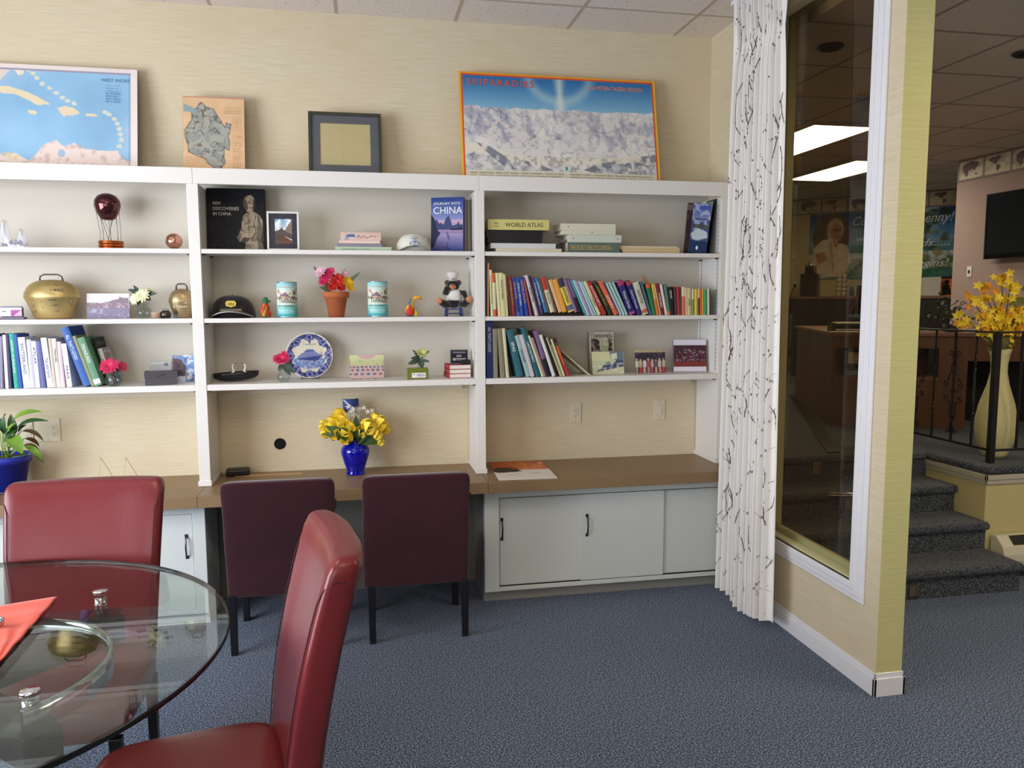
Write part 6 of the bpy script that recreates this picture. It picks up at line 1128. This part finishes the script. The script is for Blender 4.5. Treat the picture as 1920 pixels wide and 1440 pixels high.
def easel(u, label):
    p = colx(u, -.22, .88); k = mpp(p); t = thing('wire_easel', label, 'easel', (p.x, p.y, .7506), group='twisted wire display easels behind the red chair'); top = (0, 0, at(u, 857, p.y).z-.7506)
    def tw(a, c):
        a, c = Vector(a), Vector(c); return [tuple(a+(c-a)*i/30+Vector((.0012*math.cos(i*2.1), .0012*math.sin(i*2.1), 0))) for i in range(31)]
    MB().tube(tw((-.006, -.04, 0), top), .0013, 5).tube(tw((.05, .09, 0), top), .0013, 5).build('wire_frame', TW, t)
easel(189, 'left one of two twisted wire easels behind the red leather chair'); easel(236, 'right one of two twisted wire easels behind the red leather chair')
# ---------------- counter, right bay
c4 = [on(u, v, 2, ZW+.004) for u, v in ((935, 900), (1045, 896), (1008, 863), (916, 867))]; cx_ = sum((p.x for p in c4))/4; cy_ = sum(p.y for p in c4)/4
t = thing('magazine', 'orange and white magazine lying at the left end of the right worktop', 'magazine', (c4[0].x, c4[0].y, .7506), math.atan2(c4[1].y-c4[0].y, c4[1].x-c4[0].x)); mw = (c4[1]-c4[0]).length; mh = (c4[3]-c4[0]).length
cv = Cv(60, 50, 'e4ddd0', 3).grad(0, .5, 'd2703c', 'c05a30').poly([(0, .42), (.12, .34), (.4, .4), (.5, .62), (.1, .66), (0, .6)], '3c322c').poly([(.3, .1), (.9, .15), (1, .45), (.5, .5)], 'e08a54').rect(.55, .05, .75, .12, 'd8b050').rect(.88, .1, .95, .2, 'e8d8c8').poly([(.0, .66), (.5, .6), (1, .5), (1, 1), (0, 1)], 'e6e2da'); cv.mix(8, .5, .6, 'b0543a', 6, mask=(cv.Y < .5)*1., k=.4); cv.line([(.2, .8), (.5, .7), (.8, .72)], .01, 'a04a3a', .7)
o = panel('cover', cv, mw, mh, .0022, VG, t, x0=0, edge='efeae2'); o.rotation_euler = (R_(-90), 0, 0); o.location = (0, 0, .005)
BOX(.001, mw-.001, .001, mh-.001, 0, .0026).build('pages', mat('page_paper', 'd9d2c2'), t)
# ------------------------------------------------------------------ books standing in rows
TCOL = {'w': INW, 'k': INK, 'y': INY, 'o': INO, 'g': ING, 'n': mat('ink_navy', '26306a', .6), 'm': mat('ink_green2', '3d6a4a', .6)}
PG = mat('page_block', 'e6dfcc', .8)
def standing(ub, ut, w_, topv, col, label, title, tc, zs, yf, vb, group, dep=.15, lift=0, minx=None, lean=True, bands=None, tpos=.12, tlen=.6):
    a = colx(ub, yf, zs+lift); tp = at(ut, topv, yf); dx, dz = a.x-tp.x, tp.z-zs-lift; th = math.atan2(dx, dz); h = math.hypot(dx, dz); k = mpp(a); t_ = w_*k*math.cos(th)*.985
    x = a.x if minx is None else max(a.x, minx(th, h)); t = thing('standing_book', label, 'book', (x, yf, zs+lift+.0006+max(0, -t_*math.sin(th))), (0, -th, 0), group=group)
    m = mat('cover_'+col, col, .48); b = MB().box(0, .0016, 0, dep, 0, h).box(t_-.0016, t_, 0, dep, 0, h)
    n = 5; poly = [(0, .003)]+[(t_*i/n, -.0022*math.sin(math.pi*i/n)) for i in range(n+1)]+[(t_, .003)]
    b.prism([(p[0], p[1]) for p in poly], 0, h, plane='xy'); mats = [m]
    for i, (z0, z1, c) in enumerate(bands or ()):
        mats.append(mat('cover_'+c, c, .48)); pp = [(q[0]*1.0, q[1]-.0005) for q in poly[1:-1]]; b.prism([(p[0], p[1]) for p in ([(t_*.0, .001)]+pp+[(t_, .001)])], z0*h, z1*h, i+1, plane='xy')
    b.build('cover', mats, t); BOX(.0018, t_-.0018, .004, dep-.004, .002, h-.004).build('pages', PG, t)
    if title and t_ > .007: text(title, t, (t_*.28, -.0032, h*(1-tpos)), min(h*tlen, len(title)*t_*.62+.02), t_*.44, TCOL[tc], rot=(90, 90, 0), ext=.0002)
    return t, x, th, t_, h
def row(data, zs, yf, vb, where, group, dep=.15, x_min=None):
    prev = None; pshort = None
    for i, e in enumerate(data):
        ub, ut, w_, tv, col, short = e[:6]; kw = e[6] if len(e) > 6 else {}
        nxt = data[i+1][5] if i+1 < len(data) else None
        lab = kw.get('label') or (f"{short} book, {where}"+(f", after the {pshort}" if pshort else ', first from the left'))
        def mx(th, h, P=prev, kw=kw):
            if P is None: return x_min+h*math.sin(max(0, th)) if x_min is not None else -9
            x, tp, t_, hp, Lp = P; xr = x+t_/max(.5, math.cos(tp))-(kw.get('lift', 0)-Lp)*math.tan(tp); hh = min(h*math.cos(th), hp*math.cos(tp))
            return xr+max(0, hh*(math.tan(th)-math.tan(tp)))+.0003+(.002 if th > tp+.05 else 0)
        t, x, th, t_, h = standing(ub, ut, w_, tv, col, lab, kw.get('t'), kw.get('c', 'w'), zs, kw.get('yf', yf), vb, group, dep=kw.get('d', dep), lift=kw.get('lift', 0), minx=mx, bands=kw.get('b'), tpos=kw.get('tp', .12), tlen=kw.get('tl', .6))
        prev = (x, th, t_, h, kw.get('lift', 0)); pshort = short
# right bay, middle shelf
A = 900; q = lambda z: 900+z/8; r = lambda z: 1120+z/8; LF = .019
D = [(q(84), q(80), 3.5, 493, '3f3a52', 'tall slate violet'), (q(106), q(108), 3, 493, 'd08a4c', 'tall thin orange'),
 (q(155), q(130), 5, 506, 'cdd6b0', 'cream and sage', dict(t='ITALIAN COUNTRY HOUSES', c='m')), (q(205), q(180), 6, 512, 'd6cfa0', 'orange banded cream', dict(b=[(.78, 1, 'c05a2c'), (0, .16, 'd0542c')])),
 (q(262), q(218), 6.5, 512, 'd8d0a2', 'plain cream'), (q(318), q(273), 8.5, 512, 'd4cc98', 'thick cream', dict(t='HISTORY OF GREECE', c='k', tl=.45, tp=.16)), (q(390), q(342), 4.5, 514, 'c9bd84', 'narrow straw'),
 (q(440), q(372), 4.5, 519, '4a1c24', 'dark maroon'), (q(485), q(415), 6.5, 518, '7c2630', 'wine red', dict(t='EASTERN EUROPE', c='g')), (q(552), q(482), 6.5, 521, '2c3c8c', 'indigo', dict(t='EUROPE', c='y', b=[(0, .1, '3f66b0')])),
 (q(610), q(535), 7, 522, '2448a0', 'bright blue', dict(t='GREAT BRITAIN', c='w')), (q(682), q(590), 7, 521, '20409a', 'royal blue', dict(t='UNITED STATES', c='y', tp=.06)), (q(742), q(640), 4, 524, '9c4038', 'thin brick red'),
 (q(785), q(622), 6, 517, 'c9c0cc', 'lilac white', dict(t='EUROPE', c='k', tp=.3, tl=.4)), (q(845), q(700), 4, 518, '201c26', 'narrow black'), (q(882), q(740), 6, 522, '4c3a78', 'purple', dict(t='SWITZERLAND', c='w')),
 (q(940), q(790), 6, 522, '2c7aa8', 'teal blue', dict(t='SPAIN & PORTUGAL', c='w', lift=LF)), (q(992), q(850), 4.5, 523, '5c4438', 'umber', dict(lift=LF)), (q(1035), q(885), 8, 521, 'd8d4b4', 'red topped ivory', dict(t='Austria', c='k', lift=LF, tp=.42, tl=.35, b=[(.64, 1, 'c0392e')])), (q(1104), q(952), 5, 520, '6e5a44', 'olive brown', dict(lift=LF)),
 (q(1160), q(1000), 8, 526, 'e0b078', 'peach', dict(lift=LF)), (q(1228), q(1072), 9, 525, 'e2a040', 'amber', dict(lift=LF)), (q(1318), q(1140), 12, 524, 'e3c85c', 'thick yellow', dict(t='BAVARIA & SWITZERLAND', c='k', lift=LF, tp=.28, tl=.45, b=[(.74, 1, '3a3450'), (.05, .2, '5c6484')])),
 (q(1425), q(1250), 5.5, 525, '8a6f94', 'mauve', dict(lift=LF)), (q(1478), q(1300), 7, 525, '6a5b80', 'dusk violet', dict(lift=LF, b=[(0, .45, '1c1c26')])), (q(1562), q(1345), 4.5, 526, '4f9a9c', 'aqua'), (q(1603), q(1385), 4.5, 526, 'a8cdd6', 'pale blue'), (q(1645), q(1430), 4, 527, 'a98ab0', 'orchid'),
 (q(1684), q(1470), 4, 528, 'b8d0d8', 'ice blue'), (q(1720), q(1500), 4.5, 529, '9cc4cc', 'sea mist'), (q(1770), q(1545), 7, 529, 'd8cfa4', 'parchment', dict(t='TURKEY', c='k', tp=.45, tl=.3)), (q(1840), q(1600), 9, 530, 'b0302c', 'scarlet', dict(t='AN ILLUSTRATED GUIDE TO', c='w')),
 (r(178), r(-70), 8.5, 530, '22382a', 'forest green', dict(t='HISTORY OF THE CITY', c='g')), (r(258), r(8), 9.5, 529, 'd8694a', 'salmon', dict(t='SPAIN', c='w', tp=.42, tl=.36)), (r(345), r(122), 4.5, 531, 'a3c0cc', 'powder blue'), (r(388), r(165), 4.5, 530, 'b5d0c8', 'mint'), (r(430), r(215), 5, 530, '9dbfbe', 'sage blue'),
 (r(486), r(290), 13, 529, '2a2c70', 'wide navy', dict(t='Western Europe', c='w', tp=.3, tl=.52, b=[(.86, 1, 'b03a68'), (0, .08, 'b04a80')])), (r(604), r(425), 9.5, 529, '2c2e74', 'magenta topped navy', dict(t='Central Europe', c='w', tp=.26, tl=.55, b=[(.88, 1, 'c0324a')])), (r(680), r(528), 12.5, 531, 'c9c8b4', 'wide stone', dict(t='EURO STAR', c='k', tp=.25, tl=.4, b=[(.05, .16, 'c86a50')])),
 (r(788), r(640), 5, 530, '4a6478', 'steel blue'), (r(830), r(722), 8, 533, '2e7a4c', 'orange topped green', dict(b=[(.86, 1, 'e0642a')])), (r(888), r(806), 5, 533, 'd8b05c', 'orange and straw', dict(b=[(0, .5, 'e0702c')])), (r(930), r(838), 2.5, 533, 'd0c070', 'slim straw'), (r(950), r(860), 8, 533, '7c2438', 'plum', dict(t='PYRENEES', c='w', tp=.3, tl=.45)), (r(1014), r(930), 5, 534, 'dcdccc', 'off white'),
 (r(1052), r(990), 6, 534, '5c7a68', 'grey green', dict(b=[(0, .12, 'c87a4c')])), (r(1098), r(1052), 9, 539, '17171c', 'wide jet black', dict(t='HISTORY', c='w', tl=.3)), (r(1166), r(1140), 5, 539, '5c2c3c', 'mulberry'), (r(1200), r(1180), 5, 538, 'b52c34', 'crimson'), (r(1232), r(1222), 3, 539, '3a3440', 'thin charcoal'),
 (r(1262), r(1255), 8, 538, 'd9745c', 'coral with cream top', dict(b=[(.66, 1, 'e0cca8')])), (r(1324), r(1318), 2.8, 540, 'd8c89a', 'thin buff'), (r(1350), r(1345), 8, 540, 'd4c496', 'buff', dict(t='GUIDE', c='k', tl=.25, tp=.4)), (r(1420), r(1418), 4, 542, 'dcd8c0', 'green footed white', dict(b=[(0, .6, '7aa04a')])), (r(1458), r(1456), 6, 542, 'e4c44c', 'lemon'),
 (r(1512), r(1510), 3.2, 542, 'e0cf98', 'brown footed cream', dict(b=[(0, .65, '4c3a2c')])), (r(1542), r(1540), 3.6, 542, 'dc6a2c', 'tangerine'), (r(1575), r(1573), 2.6, 542, 'e8b844', 'slim gold'), (r(1602), r(1600), 5.5, 543, '48a070', 'emerald'), (r(1652), r(1650), 3.8, 542, 'd8dcc0', 'pale lichen'), (r(1684), r(1682), 2, 542, '2c2c2a', 'last thin black')]
row(D, Z_2, -.305, 593, "right bay's middle shelf", "guide books on the right bay's middle shelf", x_min=D2[1]+.002)
a, c = colx(q(925), -.312, Z_2), colx(q(1556), -.312, Z_2)
# black tray that carries part of the row
tr = tag(BOX(a.x, c.x, -.314, -.14, Z_2+.0005, Z_2+.0175).build('flat_tray', mat('tray_black', '17151a', .4), bevel=.003), "flat black tray under the middle of the guide book row", 'tray')
# a paper slip standing up out of the row
p = colx(r(880), -.24, Z_2+.2); tp = at(r(760), 514, -.24); bs = at(r(850), 534, -.24)
t = thing('paper_slip', 'folded tan paper slip sticking up out of the guide book row', 'paper', (bs.x, -.215, bs.z-.05), (0, -math.atan2(bs.x-tp.x, tp.z-bs.z), 0)); BOX(-.010, .014, 0, .0012, 0, .125).build('slip', mat('tan_paper', 'b58a6c', .7), t)
# right bay, lower shelf
q3 = lambda z: 900+z/8
D = [(q3(100), q3(92), 12, 603, '26387c', 'tall blue', dict(t="ALL THAT'S GOOD", c='w', tp=.1, tl=.44, label="tall blue book ALL THAT'S GOOD at the left of the right bay's lower shelf")), (q3(203), q3(188), 8.5, 616.5, '8c8870', 'olive grey'), (q3(290), q3(240), 9.5, 616.5, '86826a', 'second olive grey'), (q3(385), q3(323), 6, 616, 'd0ccaa', 'slim cream'),
 (q3(555), q3(392), 13, 620, '2c6470', 'deep teal', dict(t='SPAS', c='w', tp=.26, tl=.2)), (q3(665), q3(485), 9, 630, '9cb4b4', 'misty teal', dict(t='POLAND', c='k', tp=.35, tl=.3)), (q3(745), q3(565), 7.5, 629, 'c9bcc4', 'rosy white'), (q3(835), q3(608), 9, 617, '1f5f68', 'tall teal', dict(t='LAKE DISTRICT', c='w', tp=.28, tl=.42)), (q3(905), q3(700), 4, 630, 'd9d8b8', 'thin ivory'),
 (q3(940), q3(748), 5, 634, 'a08078', 'dusty rose'), (q3(985), q3(790), 8.5, 621.5, '7a5f86', 'tall purple', dict(b=[(0, .38, '1e1a2a')])), (q3(1075), q3(870), 6, 629, 'dedcd4', 'bright white'), (q3(1125), q3(930), 5.5, 633, '1c1a18', 'black'), (q3(1180), q3(965), 3, 634, 'c4bf98', 'thin khaki'), (q3(1212), q3(1010), 3, 636, '8c8a5c', 'thin olive', dict(b=[(.85, 1, '3c3a24')])),
 (q3(1240), q3(1045), 4, 637, 'd6d0aa', 'thin vanilla'), (q3(1300), q3(1090), 6.5, 636, 'b02f2c', 'dark topped red', dict(t='LANDSCAPES', c='y', b=[(.8, 1, '2a2220')]))]
row(D, Z_3, -.285, 707, "right bay's lower shelf", "books on the right bay's lower shelf", x_min=D2[1]+.002)
# flat magazine leaning far over
a, c = colx(1106, -.26, Z_3+.002), at(1050, 657, -.26); th = math.atan2(a.x-c.x, c.z-Z_3); L = math.hypot(a.x-c.x, c.z-Z_3)
t = thing('leaning_magazine', 'dark covered thin magazine leaning steeply beside the red book', 'magazine', (a.x, -.26, Z_3+.0008), (0, -th, 0)); BOX(0, .0045, 0, .17, .0, L*.96).build('pages', mat('page_cream', 'd8d2ae', .8), t); BOX(.0046, .0056, 0, .17, .0, L*.96).build('cover', mat('dark_photo_cover', '3c3a48', .35, noise=(30, .2, '6a6470')), t)
# left bay, lower shelf
z = lambda x: x/4.8
D = [(z(-60), z(-70), 12, 627, '3a5f8c', 'thick blue', dict(label='thick blue book cut by the left photo edge')), (z(0), z(-8), 5, 631, '8d86a0', 'grey lilac'), (z(25), z(-4), 5.5, 628, 'e6e0e4', 'plain white'), (z(55), z(22), 5.5, 627, '2e2c58', 'dark indigo'), (z(88), z(38), 8, 626, '1fa08e', 'turquoise', dict(t='HISTORY OF ENGLAND', c='w')), (z(130), z(78), 6, 627, '2350a8', 'cobalt'),
 (z(162), z(105), 12, 633, 'e8ecf6', 'blue marked white', dict(t='SWITZERLAND', c='n')), (z(228), z(186), 8, 637, 'c8c8d4', 'grey spiral bound'), (z(268), z(225), 8, 640, 'dedfe8', 'pale spiral bound', dict(t='ATLAS', c='n')), (z(310), z(262), 9, 641, '5a5f98', 'slate striped'), (z(355), z(292), 10, 634, 'e2e6f8', 'long white', dict(t='ITALIAN DAYS', c='n', tp=.4, tl=.4)), (z(410), z(362), 6, 635, 'c9bcae', 'beige'),
 (z(442), z(392), 7.5, 635, 'dcd4c8', 'oatmeal', dict(t='TRAVEL', c='k', tp=.2, tl=.3)), (z(482), z(440), 7, 641, 'd9c4cc', 'pale rose'), (z(525), z(470), 9, 645, 'eceef4', 'narrow white', dict(t='PARIS', c='n', tp=.5, tl=.3)),
 (z(625), z(415), 14, 616, '2a5ca6', 'big leaning blue', dict(t="ALL THAT'S GOOD", c='w', tp=.13, tl=.42, d=.22, label="big blue book ALL THAT'S GOOD leaning left in the left bay")), (z(758), z(582), 6, 631, '8f8f66', 'thin olive green', dict(d=.16)), (z(800), z(635), 13, 635, '5f9070', 'mottled green', dict(t='TREASURES', c='w', tl=.4, b=[(.04, .14, 'dde0dc')], d=.15)), (z(880), z(745), 3, 634, '2a2a24', 'black covered', dict(d=.16, yf=-.20)), (z(918), z(808), 7.5, 655, 'd8d2cc', 'white spined', dict(t='ENGLISH', c='k', tp=.3, tl=.4, d=.15, yf=-.20))]
row(D, Z_3, -.275, 720, "left bay's lower shelf", "books on the left bay's lower shelf", x_min=-2.6)
# face-out details on the leaning covers of the left bay (their right-hand boards show)
def cover_face(label_has, cvv, frac=(0, 1), edge='20202a'):
    b_ = [o for o in COL.objects if label_has in str(o.get('label', ''))][0]; cv_ = [c for c in b_.children if c.name.startswith('cover')][0]; xs = [v.co.x for v in cv_.data.vertices]; ys = [v.co.y for v in cv_.data.vertices]; zs = [v.co.z for v in cv_.data.vertices]
    o = panel('cover_print', cvv, max(ys)-.004, max(zs)-.004, .0006, VG, b_, x0=0, z0=.002, edge=edge); o.rotation_euler = (0, 0, R_(90)); o.location = (max(xs)+.0008, .002, 0); return b_, max(xs)+.001
cv = Cv(40, 60, '274f94', 2).grad(0, .2, '2b5aa4', '24478a').poly([(.15, .25), (.5, .2), (.9, .5), (1, 1), (.3, 1), (.1, .6)], '1a171b').poly([(.12, .22), (.4, .15), (.55, .3), (.3, .42)], 'b08466').rect(0, .9, 1, 1, '244a80'); b_, xx = cover_face('big blue book ALL', cv)
text('ALL T', b_, (xx+.0005, .03, .07), .08, .018, INW, rot=(90, 0, 90))
cv = Cv(40, 50, '2a2a26', 2).lines(.1, .08, .9, .16, 2, '8a8a80', .7).lines(.1, .3, .9, .42, 1, 'b0a8b8', .8).mix(6, .5, .7, '5a4f60', 4, mask=(lambda c: (c.Y > .45)*1.)(Cv(40, 50)), k=.8); cover_face('black covered book', cv)
cv = Cv(44, 50, 'b5a9a6', 2).rect(.05, .06, .85, .12, 'd9d4ce').line([(.08, .05), (.85, .05), (.85, .13), (.08, .13), (.08, .05)], .012, '3a3a3a').rect(.05, .24, .5, .4, 'c08a88').mix(6, .5, .7, '5f5a5c', 4, k=.5).poly([(.2, .5), (.9, .45), (1, .9), (.3, 1)], '3c5c80'); b_, xx = cover_face('white spined book', cv, edge='c9c0bc')
text('ENGLISH', b_, (xx+.0005, .05, .125), .06, .010, INK, rot=(90, 0, 90))
# right bay, top shelf: stacks
INKS = mat('ink_soft_black', '2c2a22', .6)
stack([(930, 1053, 6.5, 'd0c9ae', 'thin cream book at the very bottom left of the right bay top shelf', None, None, -.005), (920, 1042, 9.5, 'cfcfd2', 'white paperback second from the bottom under the black album', None, None, 0)], None, Z_1, -.285, 'flat books at the left of the right bay top shelf', dep=.2)
ztop = Z_1+.0006+16*mpp((.55, -.285, 2.05))+.001
for (u0, u1, h, lb) in ((913, 1016, 11, 'lower half of the black album pair under the world atlas'), (911, 1018, 13, 'upper black album directly under the world atlas')):
    a, c = colx(u0, -.275, ztop), colx(u1, -.275, ztop); k = mpp(a); t = thing('black_album', lb, 'album', ((a.x+c.x)/2+.001, -.275, ztop), group='black albums in the right bay'); w_ = c.x-a.x-.004; MB().box(-w_/2, w_/2, 0, .2, 0, .0022).box(-w_/2, w_/2, 0, .2, h*k-.0022, h*k).box(-w_/2, w_/2, -.001, .003, 0, h*k).build('cover', mat('album_black', '1d1b22', .4), t); BOX(-w_/2+.003, w_/2-.003, .003, .195, .0023, h*k-.0023).build('pages', mat('album_page', '2c2a30', .8), t); ztop += h*k+.0005
a, c = colx(915, -.285, ztop), colx(1029, -.285, ztop); k = mpp(a); w_ = c.x-a.x; t = thing('lying_book', 'thick straw yellow World Atlas on top of the black albums', 'book', ((a.x+c.x)/2, -.285, ztop+.0006), (0, 0, R_(-2)), group='flat books at the left of the right bay top shelf'); h = 19.5*k
hbook(t, -w_/2, w_/2, 0, h, 'cdc37a', dep=.2); text('WORLD ATLAS', t, (-w_*.22, -.0022, h*.3), w_*.62, h*.4, INKS, ext=.0003); text('WORLD', t, (-w_*.40, -.0022, h*.55), w_*.07, h*.14, INKS); text('ATLAS', t, (-w_*.39, -.0022, h*.28), w_*.06, h*.14, INKS)
stack([(1064, 1162, 19, '5a6c66', 'grey green encyclopedia at the bottom of the white catalogue stack', ("THE BOSS'S ENCYCLOPEDIA", .04, .8), ING, 0), (1067, 1165, 14, 'c9cfc0', 'thick white catalogue lying on the grey green encyclopedia', None, None, .002), (1055, 1154, 8.5, 'd4d2bd', 'thin white catalogue second from the top of its stack', None, None, .0), (1052, 1154, 12, 'd6d4c2', 'topmost white catalogue of the stack beside the world atlas', None, None, .004)], None, Z_1, -.28, 'white catalogues stacked in the right bay', dep=.2)
k = mpp((.9, -.28, 2.05))
for lb, u, zz_, dots in (('topmost white catalogue', 0, 0, ((.13, 2),)), ('thin white catalogue second', 0, 0, ((.55, 2),)), ('thick white catalogue lying', 0, 0, ((.08, 2), (.93, 2)))):
    b_ = [o for o in COL.objects if str(o.get('label', '')).startswith(lb)][0]; xs = [v.co.x for c in b_.children for v in c.data.vertices]; x0_, x1_ = min(xs), max(xs); zt_ = max(v.co.z for c in b_.children for v in c.data.vertices); m = MB()
    for f, r_ in dots: m.lathe([(0, 0), (1.1*k, 0), (1.1*k, .0006), (0, .0006)], 12, M=Matrix.Translation((x0_+(x1_-x0_)*f, -.0016, zt_/2)) @ Matrix.Rotation(R_(90), 4, 'X'))
    for i, f in enumerate(dots): pass
    m.build('printed_dot', mat('dot_grey', '4a4a44', .6), b_)
a = at(1050, 455, -.24); t = thing('loose_pages', 'curled grey loose pages sticking out left of the white catalogue stack', 'papers', (a.x, -.24, Z_1+.0555)); 
for i in range(5):
    z0_ = -.003+i*.0065; L = (.052, .06, .05, .04, .03)[i]
    MB().sheet(lambda u_, v_, L=L, z0_=z0_, i=i: (.030-u_*(L), v_*.12, z0_-.020*u_*u_*(1.5-.2*i)+.012*u_*math.sin(i)), 10, 4).build('page_flap', mat('flap_grey', 'a59a94', .7), t, solid=.0008)
stack([(1168, 1275, 3.5, 'cfb68c', 'lowest tan magazine of the low stack in the right bay', None, None, 0), (1166, 1274, 3.2, 'd6c29a', 'second tan magazine of the low stack in the right bay', None, None, .003), (1163, 1275, 3.2, 'd2ba90', 'third tan magazine of the low stack in the right bay', None, None, 0), (1160, 1270, 3, 'd8c8a4', 'topmost tan magazine of the low stack in the right bay', None, None, .003)], None, Z_1, -.27, 'tan magazines in the right bay', dep=.2)
# right bay, top shelf: brochures leaning against the right panel (tops lean right)
def leanright(name, ub, ut, vt, th_, label, col, dep, yf, cvv=None, cat='book', dx=0):
    a = colx(ub, yf, Z_1); tp = at(ut, vt, yf); an = math.atan2(tp.x-a.x, tp.z-Z_1); h = math.hypot(tp.x-a.x, tp.z-Z_1)-.004; t = thing(name, label, cat, (a.x, yf, Z_1+.0006+th_*math.sin(an)), (0, an, 0), group='tall brochures leaning on the right panel'); MB().box(0, th_*.2, 0, dep, 0, h).box(th_*.8, th_, 0, dep, 0, h).box(0, th_, 0, .0015, 0, h).build('cover', mat('cover_'+col, col, .4), t); BOX(th_*.2, th_*.8, .0016, dep-.001, .001, h-.002).build('pages', mat('page_paper', 'd9d2c2'), t)
    return t, h
leanright('standing_book', 1320, 1337, 376, .006, 'slim sage brochure leaning against the right panel', '8fa090', .13, -.255)
leanright('standing_book', 1329, 1342, 372, .007, 'dark mottled brochure farthest right on the right bay top shelf', '2a2a34', .13, -.255)
a = colx(1296, -.20, Z_1); tp = at(1316, 383, -.20)
t = thing('brochure', 'blue brochure with a snowy mountain cover leaning right on the right bay top shelf', 'book', (colx(1307, -.275, Z_1).x, -.275, Z_1+.006), (R_(-3), R_(6.5), R_(-14))); k = mpp((2.0, -.2, 2.2)); bw_, bh_ = 33*k, 90*k
cv = Cv(34, 90, '3a4a80', 3).grad(0, .3, '35489a', '7a86b4').mix(9, .45, .65, 'c6c9d4', 4, k=.7).rect(0, .42, 1, .5, '4a4c3e', .8).poly([(.02, .62), (.4, .5), (.9, .56), (.95, .68), (.5, .74), (.15, .74)], 'b9c6cc').rect(0, .76, 1, 1, '22345c').disc(.45, .9, .06, .04, 'e0e4e8'); panel('cover', cv, bw_, bh_, .006, VG, t, edge='26335e')
t = thing('brochure', 'tall dark picture brochure behind the blue mountain brochure', 'book', (1.906, -.075, Z_1+.005), (R_(-3), R_(4.5), R_(-14))); k = mpp((2.0, -.12, 2.2)); cv = Cv(30, 60, '3a2c30', 3).rect(0, .02, 1, .14, '8a7a74', .7).mix(6, .5, .7, '6a4c4c', 4, k=.6); panel('cover', cv, 32*k, 97*k, .006, VG, t, edge='2a2226')
# right bay, lower shelf: book and photographs
t, k = place('memoir_book', 'book I Dreamed standing face out behind a photograph card', 'book', 1129, Z_3, -.13); t.rotation_euler = (R_(-5), 0, R_(3)); t.location.z += .003; bw_, bh_ = 48*k, 76*k
cv = Cv(52, 78, 'c9c2b0', 3).rect(.06, .16, .96, .48, '3c3430').poly([(.4, .16), (.8, .16), (.78, .48), (.45, .48)], 'a9b48a').mix(5, .5, .65, 'd0c8b8', 6, mask=(lambda c: ((c.Y > .16) & (c.Y < .48))*1.)(Cv(52, 78)), k=.7).rect(0, .5, 1, 1, 'b8b49c').mix(5, .5, .7, '6a6458', 8, k=.3); panel('cover', cv, bw_, bh_, .003, VG, t, edge='cfc8b4'); BOX(-bw_/2+.002, bw_/2-.003, .0035, .028, .003, bh_-.004).build('pages', PG, t); MB().box(-bw_/2, bw_/2, .0285, .031, 0, bh_).box(-bw_/2-.0015, -bw_/2, 0, .031, 0, bh_).build('back_cover', mat('cover_taupe', '8a7f70', .5), t); text('I DREAMED', t, (-bw_*.43, -.0008, bh_*.86), bw_*.86, bh_*.085, INK, ext=.0004)
cv = Cv(60, 40, 'c6c8a4', 3).rect(0, 0, .55, .4, 'd4d2a4').poly([(.55, .0), (.62, .35), (1, .45), (1, 0)], '6d7d88').poly([(.6, .1), (.78, .05), (.8, .3), (.62, .38)], 'd6d8c0').poly([(.1, .9), (.3, .7), (.4, .5), (.55, .45), (.62, .6), (.8, .35), (1, .4), (1, .66), (.5, .8)], '4c5670').mix(4, .5, .65, 'e0dcc8', 5, mask=(lambda c: (c.Y > .5)*1.)(Cv(60, 40)), k=.7); card('photo_card', 'bluish photograph card leaning in front of the memoir book', 1110, 1172, 658, 700, Z_3, -.215, cv, -10)
cv = Cv(60, 42, '3b3444', 3).rect(0, 0, 1, .12, 'b9ad84')
for i in range(8):
    x = .06+i*.125; cv.disc(x, .42+.03*(i % 3), .035, .06, 'c9a48c'); cv.rect(x-.05, .48, x+.05, .75, ('d6cfb8', 'c0b8a0', 'd8d4cc', 'c44a50', 'd0b8a8', '6a5a6c')[i % 6]).rect(x-.04, .75, x+.04, 1, ('b98f7a', 'c0444c', 'caa68e')[i % 3])
cv.mix(4, .52, .7, '8d8070', 9, k=.4); card('photo_card', 'photograph card of a row of people in costume', 1190, 1250, 657, 700, Z_3, -.19, cv, -8, 0)
t, k = place('photo_album', 'white bordered album with a large group photograph beside the right panel', 'album', 1294, Z_3, -.19); t.rotation_euler = (R_(-7), 0, R_(-8)); t.location.z += .003
cv = Cv(64, 62, 'dcd8e4', 3).rect(0, .17, 1, .84, '4a2e3a').rect(0, .68, 1, .84, '7a3a34')
for i in range(70): x_, y_ = rng.uniform(.05, .97), rng.uniform(.3, .66); cv.disc(x_, y_, .018, .022, ('b88a84', '8c8fb0', 'c6a8a0', '9c4a54')[i % 4], .8)
panel('cover', cv, 62*k, 60*k, .004, VG, t, edge='cfcad6'); BOX(-31*k+.001, 31*k-.002, .0045, .02, .001, 59*k).build('pages', mat('album_side', '2e2a30', .6), t)
bpy.context.view_layer.update()
for o, wd in TEXTS:
    d = max(v[0] for v in o.bound_box)-min(v[0] for v in o.bound_box)
    if d > 1e-6: o.scale = (wd/d, 1, 1)
bpy.context.view_layer.update(); dg = bpy.context.evaluated_depsgraph_get()
for o in [x for x in COL.objects if x.type == 'FONT']:
    me = bpy.data.meshes.new_from_object(o.evaluated_get(dg), depsgraph=dg); n = bpy.data.objects.new('lettering', me); COL.objects.link(n)
    n.parent = o.parent; n.location = o.location; n.rotation_euler = o.rotation_euler; n.scale = o.scale; bpy.data.objects.remove(o)
bpy.context.view_layer.update()
